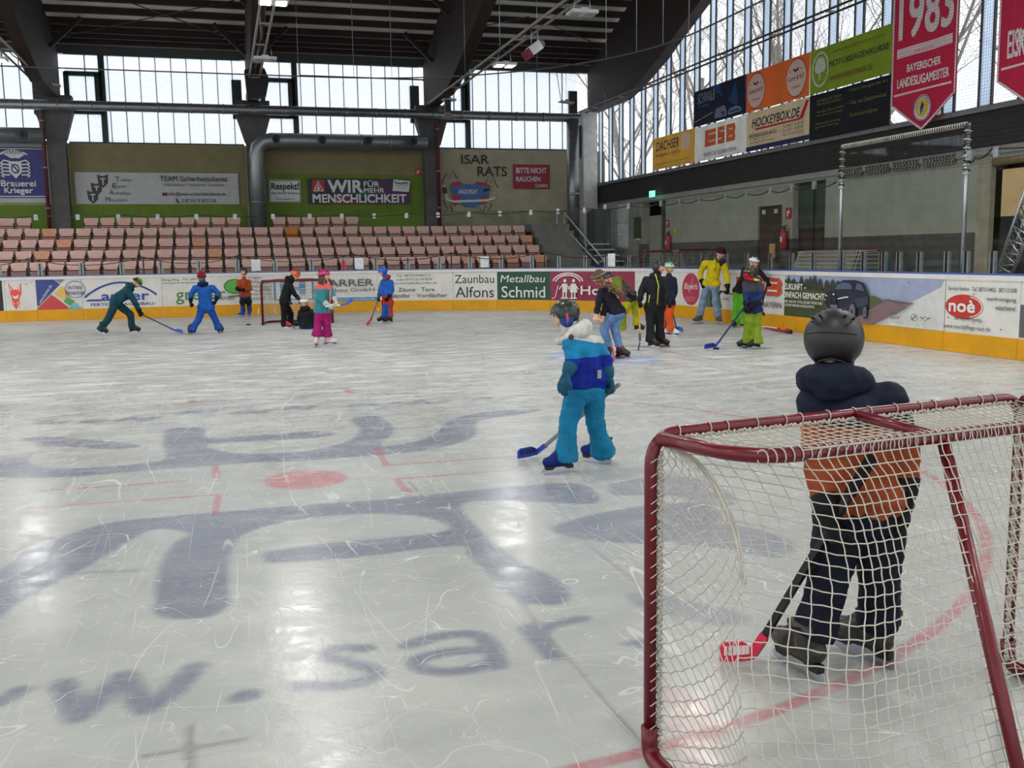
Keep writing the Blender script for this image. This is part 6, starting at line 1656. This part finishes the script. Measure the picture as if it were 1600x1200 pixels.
def knit(mat, band=None, pom=None):
    def f(root, c, R_, hd):
        b = MB(); dome(b, 1.04, 1.18, 1.3, lambda a: .12 - .12 * (1 - math.cos(a)) / 2, mat)
        b.tube([(math.sin(a) * 1.05, math.cos(a) * 1.18, .1 - .2 * (1 - math.cos(a)) / 2) for a in [i * 2 * PI / 24 for i in range(24)]], .12, 8, band or mat, closed=True)
        if pom: b.ball((0, -.05, 1.42), .26, pom)
        for i in range(3): b.tube([(math.sin(a) * (1.02 - i * .12), math.cos(a) * (1.15 - i * .13), .42 + i * .27) for a in [j * 2 * PI / 20 for j in range(20)]], .045, 5, band or mat, closed=True)
        place(root, b, 'knit_hat', c, R_, hd)
    return f
def hel(style, m1, m2=None, visor=False): return lambda root, c, R_, hd: helmet(root, c, R_, hd, style, m1, m2, visor)
HM = lambda r, g, b, rough=.3: M('helmet_%02x%02x%02x' % (r, g, b), (r, g, b), rough, var=.06, spec=.5)
C = cloth
BLK = C((24, 25, 30)); NAVYC = C((26, 34, 58)); SK_B = M('skate_black', (30, 30, 32), .4, var=.2, scale=20)
GLB = C((22, 22, 26)); STB = M('stick_black', (24, 24, 26), .4); STBLUE = M('stick_blue', (44, 92, 190), .4); STGREY = M('stick_grey', (116, 118, 120), .4); STRED = M('stick_red', (206, 38, 74), .4); STWHITE = M('stick_white', (214, 216, 218), .4)
# ================================================================ the skaters
def below(pt, n, m_above=0, m_below=1):
    return (lambda c: m_below if (c - pt).dot(n) < 0 else m_above), [(pt, n)]
UPZ = Vector((0, 0, 1))
# ---- near skater behind the goal, orange jacket, seen from the back
def jp_near(D):
    k = D['F'].p(1345, 660).z; pt = Vector((0, 0, k)); hem = Vector((0, 0, D['F'].p(1345, 800).z))
    return (lambda c: 0 if c.z > k else 1), [(pt, UPZ)]
near, ND = person('person in a black helmet and navy and orange jacket behind the near goal', (1322, 1062),
    dict(head=(1303, 529, 0), neck=(1306, 592, .0), sl=(1276, 632, -.02), sr=(1385, 628, .0), el=(1283, 735, -.04), er=(1411, 712, .02), wl=(1294, 806, -.14), wr=(1414, 778, -.02), pelvis=(1345, 772, .02),
         hl=(1316, 800, .02), hr=(1376, 800, .02), kl=(1294, 908, .0), kr=(1374, 905, .1), al=(1266, 1012, -.02), ar=(1372, 990, .2)),
    175, k=1.0, head=.098, jacket=[C((24, 32, 52)), C((166, 78, 42))], trousers=C((20, 25, 42)), gloves=GLB, skate=M('skate_olive_black', (44, 46, 38), .3, var=.3, scale=14), hold=BLACKP, trim=col((70, 72, 64)),
    hat=hel('ski', HM(22, 22, 24, .45), HM(34, 35, 38, .5)), hood=C((24, 32, 52)), hip=.06, hood_k=1.15, cut=.07, boot=1.25, toes=(-138, -130), voxel=.014, jpaint=jp_near, fat=1.06, wr=.011, nod=12, grips=('grip', 'relaxed'), hem=.092,
    fing=(Vector((.1, -.35, -.9)), Vector((0, .1, -1))))
F = ND['F']
e = MB(); e.tube([F.p(1262, 950, -.06), F.p(1300, 972, -.12), F.p(1330, 962, -.1)], .004, 5, col((120, 122, 130))); pass
top, heel, toe = F.p(1366, 712, -.19), F.p(1200, 968, -.2), None
hl = G(1178, 1022, .045); to = G(1132, 1032, .03)
stick('black hockey stick with a crimson blade held by the person behind the near goal', F.p(1362, 716, -.2), hl, to, STB, STRED, .031, tape=GLB, slot=col((232, 222, 224)))
# ---- skater in light and royal blue
def jp_blue(D):
    F = D['F']; up = (D['ch'] - D['pel']).normalized(); a = F.p(912, 556); b = F.p(905, 529)
    n2 = (up + .25 * D['F'].right).normalized()
    el = [x[1] for x in D['arms']]
    def f(c):
        if (c - a).dot(UPZ) < 0: return 1
        if (c - b).dot(n2) > 0: return 2
        return 0
    return f, [(a, UPZ), (b, n2)]
blue, BD = person('person in light blue and royal blue snow suit with a dark green helmet', (897, 736),
    dict(head=(883, 490, .02), neck=(893, 520, 0), sl=(892, 536, -.1), sr=(930, 538, .1), el=(896, 563, -.16), er=(946, 566, .12), wl=(886, 583, -.24), wr=(951, 590, .06), pelvis=(912, 596, 0),
         hl=(902, 610, -.03), hr=(926, 610, .04), kl=(888, 660, -.06), kr=(930, 658, .12), al=(884, 716, -.05), ar=(942, 706, .3)),
    -92, k=1.0, head=.093, hip=.085, hood_k=1.3, jacket=[C((26, 140, 190)), C((14, 42, 156)), C((226, 224, 216))], trousers=C((22, 128, 174)), gloves=C((26, 84, 112)), skate=C((24, 44, 130)), hold=BLACKP,
    hat=hel('ski', HM(30, 42, 38), HM(60, 84, 66)), hood=C((226, 224, 216)), hair=M('hair_brown', (84, 58, 40), .7), toes=(-62, -118), voxel=.014, jpaint=jp_blue, nod=24, hem=.108, wr=.011, fat=1.0, grips=('relaxed', 'grip'),
    fing=(Vector((-.45, -.25, -.85)), Vector((.1, -.2, -1))), cuffs=C((28, 92, 118)))
F = BD['F']
e = MB()
for i in range(5): e.box(F.p(936.5, 579.5 + i * 2.6, -.105), (.03, .012, .012), col((150, 152, 150)))
e.build('jacket_print', None, blue)
e = MB(); e.lathe([(.022, 0), (.02, .012)], F.p(892.5, 526.5, -.2), -F.away, 14, col((70, 50, 44))); e.build('arm_badge', None, blue)
e = MB(); R2 = head_frame(F.dir(-92) * .9 - UPZ * .4, UPZ); hc = F.p(883, 490, .02)
for sx in (-1, 1): e.ball(hc + R2 @ Vector((sx * .078, .005, -.045)), (.03, .055, .065), C((36, 84, 160)), rot=R2); e.tube([hc + R2 @ Vector((sx * .106, -.02, -.0)), hc + R2 @ Vector((sx * .1, .0, -.06)), hc + R2 @ Vector((sx * .08, .03, -.1))], .011, 6, col((200, 50, 70)))
e.build('ear_pads', None, blue)
stick('grey hockey stick with a blue blade held by the light blue snow suit skater', F.p(968, 600, -.03), G(840, 706, .045), G(815, 714, .03), STGREY, M('blade_royal', (34, 62, 160), .4), .03)
# ---- far left: teal suit bending, and the royal blue one with a red knit hat
teal = C((24, 76, 92))
person('person in a dark teal suit bending with a lime marked helmet at the left', (182, 522),
    dict(head=(214, 441, -.05), neck=(204, 448, 0), sl=(200, 455, -.16), sr=(197, 452, .16), el=(211, 472, -.2), er=(209, 470, .14), wl=(219, 487, -.12), wr=(217, 486, .06), pelvis=(181, 470, 0),
         hl=(180, 474, -.09), hr=(182, 474, .09), kl=(170, 497, -.1), kr=(204, 491, .1), al=(156, 516, -.1), ar=(206, 511, .1)),
    70, jacket=teal, trousers=C((26, 70, 84)), gloves=GLB, skate=SK_B, hat=hel('bike', HM(26, 28, 28), HM(150, 200, 50)), toes=(70, 90), nod=45, voxel=.024, hood=teal, fat=1.08, tilt=(-.5, 0))
g_ = G(276, 517)
stick('dark stick with a blue blade held by the bending teal skater', Fig((182, 522)).p(214, 487.5, -.08), G(274, 516.5, .05), G(288, 519.5, .03), M('stick_navy', (40, 40, 70), .4), STBLUE, .03, False)
person('person in a royal blue suit and red knit hat seen from behind', (320, 522),
    dict(head=(315, 432, 0), neck=(317, 443, 0), sl=(305, 450, 0), sr=(333, 450, 0), el=(298, 461, .02), er=(341, 459, .02), wl=(298, 471, -.06), wr=(338, 468, -.04), pelvis=(322, 477, 0),
         hl=(316, 482, 0), hr=(328, 482, 0), kl=(310, 500, 0), kr=(336, 499, .05), al=(299, 516, -.04), ar=(342, 513, .1)),
    180, jacket=C((32, 96, 190)), trousers=C((30, 84, 176)), gloves=GLB, skate=SK_B, hat=knit(C((170, 40, 56)), C((70, 30, 36)), C((170, 40, 56))), hood=C((24, 28, 52)), hair=M('hair_dark_blond', (120, 96, 70), .7), toes=(200, 150), nod=0, voxel=.024, hem=.11)
# ---- rust jacket at the boards
person('person in a rust orange jacket with blue trousers standing at the far boards', (385, 495),
    dict(head=(381, 424, 0), neck=(381, 434, 0), sl=(373, 440, -.02), sr=(389, 440, 0), el=(372, 449, -.08), er=(391, 452, -.06), wl=(370, 451, -.28), wr=(378, 453, -.26), pelvis=(383, 462, 0),
         kl=(379, 473, -.06), kr=(389, 473, 0), al=(380, 486, 0), ar=(390, 486, .05)),
    -35, jacket=C((184, 78, 44)), trousers=C((44, 78, 140)), gloves=GLB, skate=M('skate_blue', (32, 66, 190), .35), hold=M('holder_white', (200, 204, 210), .4), hat=hel('ski', HM(46, 48, 54), HM(120, 124, 128)), toes=(-60, -20), nod=8, voxel=.024, k=.92)
P_ = Fig((385, 495)); e = MB(); 
for px, d in ((379, -.13), (388.5, -.09)): e.ball(P_.p(px, 471.5, d), (.1, .07, .12), BLK)
tag(e.build('knee_pads', None, bpy.data.objects['person.004'] if 'person.004' in bpy.data.objects else None))
# ---- pair by the far goal
person('person in black with an orange patterned helmet leaning over by the far goal', (449, 513),
    dict(head=(461, 429, -.02), neck=(453, 437, 0), sl=(448, 443, .14), sr=(453, 446, -.14), el=(449, 458, .16), er=(460, 459, -.18), wl=(452, 470, .0), wr=(467, 467, -.14), pelvis=(444, 471, 0),
         hl=(444, 474, .08), hr=(444, 474, -.08), kl=(454, 489, .1), kr=(444, 491, -.08), al=(454, 505, .12), ar=(444, 508, -.08)),
    55, jacket=BLK, trousers=C((24, 24, 28)), gloves=C((40, 60, 130)), skate=[SK_B, M('skate_red_toe', (180, 40, 46), .4)], hat=hel('bike', HM(220, 92, 44), BLACKP), hood=BLK, toes=(80, 70), nod=35, voxel=.024)
person('person in black with a white helmet sitting on the ice by the far goal', (480, 514),
    dict(head=(475, 472, -.05), neck=(477, 481, 0), sl=(470, 487, 0), sr=(487, 487, 0), el=(467, 498, .02), er=(491, 498, .02), wl=(470, 508, .12), wr=(490, 508, .12), pelvis=(480, 507, 0),
         hl=(475, 509, 0), hr=(485, 509, 0), kl=(472, 504, .42), kr=(488, 504, .42), al=(471, 509, .8), ar=(489, 509, .8)),
    165, jacket=C((26, 28, 36)), trousers=C((30, 46, 100)), gloves=GLB, skate=SK_B, hat=hel('bike', HM(206, 208, 204), BLACKP), toes=(180, 180), nod=0, voxel=.024, k=.9, hood=BLK)
# ---- pink helmet
def jp_pink(D):
    a = D['F'].p(505, 451); return (lambda c: 1 if c.z > a.z else 0), [(a, UPZ)]
pk, PD = person('person in a pink helmet, teal and coral jacket and magenta trousers', (506, 541),
    dict(head=(506, 430, 0), neck=(503, 443, 0), sl=(497, 450, -.02), sr=(513, 449, -.02), el=(498, 466, -.1), er=(520, 462, -.06), wl=(512, 476, -.22), wr=(524, 470, -.14), pelvis=(504, 481, 0),
         hl=(499, 487, 0), hr=(510, 487, 0), kl=(497, 503, -.03), kr=(511, 503, 0), al=(495, 524, -.03), ar=(511, 524, .05)),
    70, jacket=[C((64, 146, 158)), C((236, 112, 104))], jpaint=jp_pink, trousers=C((172, 28, 112)), gloves=C((206, 210, 210)), skate=M('skate_white_pink', (206, 186, 190), .4, var=.25, scale=18), hold=M('holder_mauve', (130, 84, 110), .4), trim=M('trim_magenta', (160, 50, 110), .5),
    hat=hel('bike', HM(176, 44, 104), HM(110, 24, 66)), hair=M('hair_brown', (84, 58, 40), .7), extra='long', toes=(-10, 75), nod=4, voxel=.02, hem=.11, fat=1.02)
F = PD['F']; e = MB(); e.tube([F.p(516, 452, -.13), F.p(516, 468, -.16), F.p(514, 486, -.15)], .014, 6, col((236, 112, 104))); e.build('zip_strip', None, pk)
e = MB()
for nme, px in (('l', 495), ('r', 511)): e.ball(F.p(px, 519, -.02 if nme == 'l' else .05), (.085, .085, .07), BLK)
e.build('leg_warmers', None, pk)
st_a, st_b, st_c = F.p(508, 479, -.26), F.p(541, 475.5, -.2), F.p(551, 469, -.2)
stick('white hockey stick with a blue blade held level by the pink helmet person', st_a, st_b, st_c, STWHITE, STBLUE, .03, False)
# ---- blue and red suit
def jp_br(D):
    F = D['F']; a = F.p(604, 462); return (lambda c: 1 if c.z < a.z else 0), [(a, UPZ)]
def tp_br(D):
    F = D['F']; a = F.p(608, 480); return (lambda c: 1 if (c - a).dot(F.right) > 0 else 0), [(a, F.right)]
br, RD = person('person in a bright blue and red suit with a blue helmet at the far boards', (606, 504),
    dict(head=(598, 424, 0), neck=(603, 434, 0), sl=(598, 441, .05), sr=(611, 441, -.08), el=(594, 453, .06), er=(613, 454, -.12), wl=(592, 464, .0), wr=(607, 464, -.16), pelvis=(605, 470, 0),
         hl=(602, 474, .03), hr=(609, 474, -.03), kl=(601, 483, .03), kr=(609, 483, -.04), al=(600, 495, .03), ar=(610, 495, -.04)),
    -70, jacket=[C((40, 104, 200)), C((200, 60, 52))], trousers=[C((46, 96, 180)), C((206, 70, 56))], jpaint=jp_br, tpaint=tp_br, gloves=GLB, skate=SK_B, hat=hel('ski', HM(36, 84, 200), HM(30, 70, 170)), hood=C((176, 48, 50)), toes=(-80, -60), nod=28, voxel=.024, k=.95)
F = RD['F']; stick('grey stick with a pink blade held by the blue and red skater', F.p(593, 460, -.05), G(579, 501, .05), G(576, 507.5, .03), STGREY, STRED, .03, False)
# ---- fur hood, jeans
def wt_jeans(): return M('denim', (92, 124, 166), .8, var=.3, scale=6, bump=.3)
fu, UD = person('person in a dark jacket with a brown fur hood, grey headband and jeans', (962, 560),
    dict(head=(936, 432, -.03), neck=(946, 446, 0), sl=(940, 456, -.1), sr=(957, 456, .12), el=(935, 474, -.14), er=(946, 478, .0), wl=(932, 490, -.16), wr=(942, 494, -.08), pelvis=(964, 484, 0),
         hl=(961, 490, -.05), hr=(968, 490, .06), kl=(943, 512, -.1), kr=(960, 512, .04), al=(951, 540, -.02), ar=(968, 541, -.0)),
    -62, jacket=C((32, 34, 46)), trousers=wt_jeans(), gloves=SKIN, skate=M('skate_black_orange', (38, 36, 36), .4, var=.25, scale=18), hold=BLACKP, trim=M('trim_orange', (220, 100, 60), .5), hair=M('hair_brown', (84, 58, 40), .7), toes=(5, 60), nod=22, voxel=.02, hem=.068, fat=.95, cuffs=C((32, 34, 46)), long=.02)
F = UD['F']; hd_ = F.p(936, 432, -.03); fw_ = F.dir(-62)
e = MB(); R_ = head_frame(fw_ * .92 - UPZ * .38, UPZ); dome(e, 1.03, 1.12, 1.08, lambda a: -.1 + .02 * math.cos(a), M('hair_brown', (84, 58, 40), .7)); 
place(fu, e, 'hair', hd_, R_, .1)
e = MB(); e.tube([(math.sin(a) * 1.06, math.cos(a) * 1.16, .28) for a in [i * 2 * PI / 24 for i in range(24)]], .2, 8, C((120, 122, 110)), closed=True); place(fu, e, 'headband', hd_, R_, .1)
e = MB(); rr = random.Random(5); c0 = F.p(950, 446, 0)
for i in range(460):
    a = rr.random() * 2 * PI; ring_ = (F.right * math.cos(a) * .17 + F.away * math.sin(a) * .13 + UPZ * (-.1 * math.cos(a) - .02)); d = (ring_.normalized() + Vector((rr.uniform(-.7, .7), rr.uniform(-.7, .7), rr.uniform(-.3, .9)))).normalized()
    p = c0 + ring_ + Vector((rr.uniform(-.03, .03), rr.uniform(-.03, .03), rr.uniform(-.03, .03))); e.tube([p, p + d * .05, p + d * .085 - UPZ * .012], [.018, .013, .003], 3, M('fur_brown', (140, 112, 82), .95, var=.4, scale=30))
tag(e.build('fur_trim', None, fu))
stick('black stick with a red blade held by the person with the fur hood', F.p(939, 488, -.13), G(957, 549, .06), G(963, 564, .02), STB, M('blade_red', (206, 36, 60), .4), .028, False)
# ---- lime trousers bending behind
person('person in lime yellow trousers and a camouflage jacket bending behind the fur hood', (992, 518),
    dict(head=(950, 434, .1), neck=(960, 437, 0), sl=(966, 440, -.12), sr=(966, 436, .14), el=(975, 456, -.18), er=(974, 452, .1), wl=(985, 462, -.2), wr=(986, 456, .05), pelvis=(986, 464, 0),
         hl=(984, 470, -.06), hr=(990, 470, .08), kl=(974, 490, -.1), kr=(994, 492, .1), al=(972, 512, .1), ar=(995, 507, .1)),
    -80, jacket=[M('camouflage', (76, 66, 62), .75, var=.6, scale=16), C((128, 146, 52))], jpaint=lambda D: below(D['F'].p(972, 444), D['F'].right, 0, 1), trousers=C((180, 188, 40)), gloves=GLB, skate=SK_B, hat=hel('bike', HM(60, 64, 66), BLACKP), toes=(-80, 60), nod=30, voxel=.024, hem=.1)
# ---- black overall
bo, OD = person('person in a black overall and black helmet in the group at the right', (1023, 543),
    dict(head=(1029, 417, 0), neck=(1026, 431, 0), sl=(1010, 438, .02), sr=(1038, 438, -.02), el=(1002, 456, .0), er=(1043, 457, -.06), wl=(1000, 470, -.1), wr=(1040, 472, -.16), pelvis=(1023, 476, 0),
         hl=(1016, 482, 0), hr=(1030, 482, 0), kl=(1016, 504, -.02), kr=(1031, 502, .06), al=(1017, 533, -.03), ar=(1031, 528, .12)),
    62, jacket=C((34, 35, 40)), trousers=C((38, 38, 42)), gloves=GLB, skate=SK_B, hold=BLACKP, trim=M('trim_orange', (220, 100, 60), .5), hat=hel('ski', HM(32, 33, 36), HM(48, 50, 52)), hood=C((34, 35, 40)), toes=(50, 62), nod=4, voxel=.02, hem=.105, fat=1.05, grips=('grip', 'relaxed'))
F = OD['F']; e = MB(); yl_ = col((196, 200, 50)); e.tube([F.p(1024, 428, -.14), F.p(1029, 446, -.2), F.p(1027, 476, -.2)], .009, 6, yl_); e.tube([F.p(1015, 461, -.16), F.p(1013.5, 473, -.16)], .009, 6, yl_); e.build('yellow_zips', None, bo)
stick('yellow and dark stick held upright by the person in the black overall', F.p(998.5, 474, -.1), F.p(1000, 531, -.12), G(1001, 547, .02), M('stick_yellow', (206, 156, 40), .4), M('blade_slate', (70, 80, 110), .4), .028, False)
# ---- orange trousers
def jp_or(D):
    a = D['F'].p(1046, 425); return (lambda c: 1 if c.z > a.z else 0), [(a, UPZ)]
person('person in orange trousers and a navy jacket with a pale green helmet', (1046, 525),
    dict(head=(1045, 418, .02), neck=(1045, 430, 0), sl=(1041, 436, .06), sr=(1053, 437, -.06), el=(1043, 455, .06), er=(1055, 456, -.08), wl=(1046, 470, .0), wr=(1050, 473, -.12), pelvis=(1045, 472, 0),
         hl=(1042, 476, .05), hr=(1048, 476, -.05), kl=(1040, 496, .06), kr=(1046, 496, -.06), al=(1034, 516, .1), ar=(1049, 517, -.05)),
    60, jacket=[C((28, 34, 60)), C((230, 90, 160))], jpaint=jp_or, trousers=C((236, 96, 40)), gloves=GLB, skate=M('skate_pale', (206, 206, 206), .4), hat=hel('bike', HM(150, 190, 164), HM(70, 90, 84)), toes=(60, 60), nod=10, voxel=.024, k=.92, hem=.1)
stick('dark green stick with a blue blade held by the person in orange trousers', Fig((1046, 525)).p(1047, 470, -.14), G(1057, 513.5, .05), G(1070, 517, .03), M('stick_green', (50, 80, 74), .4), STBLUE, .028, False)
# ---- yellow jacket man
mn, MD = person('man in a yellow jacket, blue jeans and dark red cap at the right boards', (1108, 506),
    dict(head=(1126, 394, -.3), neck=(1121, 405, -.22), sl=(1102, 411, -.05), sr=(1131, 414, -.3), el=(1094, 427, .0), er=(1136, 434, -.45), wl=(1097, 442, -.06), wr=(1137, 450, -.55), pelvis=(1112, 440, -.12),
         hl=(1105, 446, -.05), hr=(1118, 446, -.15), kl=(1099, 467, .0), kr=(1118, 467, -.12), al=(1094, 491, .05), ar=(1122, 495, -.15)),
    38, k=1.12, head=.102, jacket=C((228, 204, 20)), trousers=M('denim_pale', (116, 140, 164), .8, var=.25, scale=6, bump=.3), gloves=GLB, skate=M('skate_black_white', (84, 82, 80), .4, var=.5, scale=16), hold=M('holder_white', (200, 204, 210), .4), hat=knit(C((74, 26, 36)), C((60, 22, 30))), toes=(-50, 20), nod=22, voxel=.022, hem=.085, fat=.98)
F = MD['F']; e = MB(); e.tube([F.p(1119, 414, -.34), F.p(1117, 424, -.33)], .008, 5, col((90, 84, 20))); e.ball(F.p(1129, 411, -.33), (.085, .06, .1), C((40, 40, 44))); e.tube([F.p(1117, 401, -.3), F.p(1121, 409, -.36), F.p(1128, 405, -.35)], .03, 7, C((50, 100, 64))); e.build('collar_patches', None, mn)
stick('short black stick held out by the man in the yellow jacket', F.p(1148, 461, -.68), F.p(1128, 455, -.52), F.p(1121, 463, -.46), STB, STB, .03, False)
# ---- green trousers at the back
person('person in bright green trousers and a white patterned helmet at the right boards', (1153, 511),
    dict(head=(1178, 409, -.45), neck=(1172, 417, -.38), sl=(1163, 422, -.32), sr=(1180, 421, -.42), el=(1160, 436, -.4), er=(1190, 428, -.55), wl=(1164, 448, -.5), wr=(1199, 439, -.68), pelvis=(1157, 450, -.14),
         hl=(1152, 456, -.12), hr=(1161, 456, -.18), kl=(1150, 477, -.08), kr=(1160, 477, -.16), al=(1149, 503, -.04), ar=(1161, 505, -.14)),
    70, jacket=C((28, 26, 34)), trousers=C((96, 186, 44)), gloves=GLB, skate=SK_B, hat=hel('bike', HM(220, 222, 220), BLACKP), toes=(-20, 60), nod=20, voxel=.022, hem=.1)
stick('black stick held by the person in bright green trousers', Fig((1153, 511)).p(1202, 433, -.72), Fig((1153, 511)).p(1187, 488, -.7), Fig((1153, 511)).p(1196, 493, -.75), STB, STB, .028, False)
# ---- lime trousers in front
def jp_gm(D):
    a = D['F'].p(1178, 455); return (lambda c: 1 if c.z > a.z else 0), [(a, UPZ)]
gm, GD = person('person in lime green trousers and a navy jacket with goggles and red mask', (1177, 545),
    dict(head=(1173, 425, 0), neck=(1174, 436, 0), sl=(1166, 444, -.04), sr=(1185, 444, .02), el=(1166, 463, -.1), er=(1189, 462, -.02), wl=(1166, 478, -.2), wr=(1180, 476, -.2), pelvis=(1176, 482, 0),
         hl=(1171, 488, -.03), hr=(1182, 488, .03), kl=(1169, 510, -.03), kr=(1182, 510, .02), al=(1168, 533, .06), ar=(1183, 536, -.02)),
    -58, jacket=[C((30, 50, 100)), C((72, 74, 84))], jpaint=jp_gm, trousers=C((140, 170, 44)), gloves=GLB, skate=SK_B, hat=hel('ski', HM(40, 38, 34), HM(190, 160, 70), HM(20, 20, 24, .1)), toes=(-70, -55), nod=14, voxel=.02, hem=.112, hood=C((72, 74, 84)))
F = GD['F']; e = MB(); e.ball(F.p(1167.5, 431, -.07), (.075, .07, .062), C((176, 28, 40))); e.tube([F.p(1164, 434, -.1), F.p(1173, 437, -.14), F.p(1182, 436, -.08)], .028, 7, C((186, 30, 44))); e.build('face_mask', None, gm)
e = MB(); e.tube([F.p(1178, 437, -.15), F.p(1186, 438, -.12)], .02, 6, col((196, 220, 60))); e.build('lime_patch', None, gm)
stick('navy stick with a slotted blue blade at the puck, held by the lime trousered person', F.p(1170, 470, -.22), G(1119, 540, .05), G(1104, 543.5, .03), M('stick_indigo', (40, 40, 90), .4), M('blade_royal', (34, 62, 160), .4), .03, True)
# ---- loose sticks lying along the right boards
for i, (a, b, c_, m1, m2, lab) in enumerate((((1196, 512), (1226, 517), (1236, 518), STRED, STRED, 'red'), ((1200, 508.5), (1238, 515), (1246, 516), STB, STGREY, 'black and grey'), ((1204, 514), (1232, 519.5), (1240, 520), M('stick_maroon', (120, 24, 40), .4), STB, 'dark red'), ((1192, 510), (1222, 513.5), (1230, 514), STWHITE, STRED, 'white'))):
    stick('%s stick lying on the ice along the right boards' % lab, G(*a, .03 + .022 * (i % 2)), G(*b, .03), G(*c_, .03), m1, m2, .03, False)
for o in bpy.data.objects:
    if '_w' in o: del o['_w']
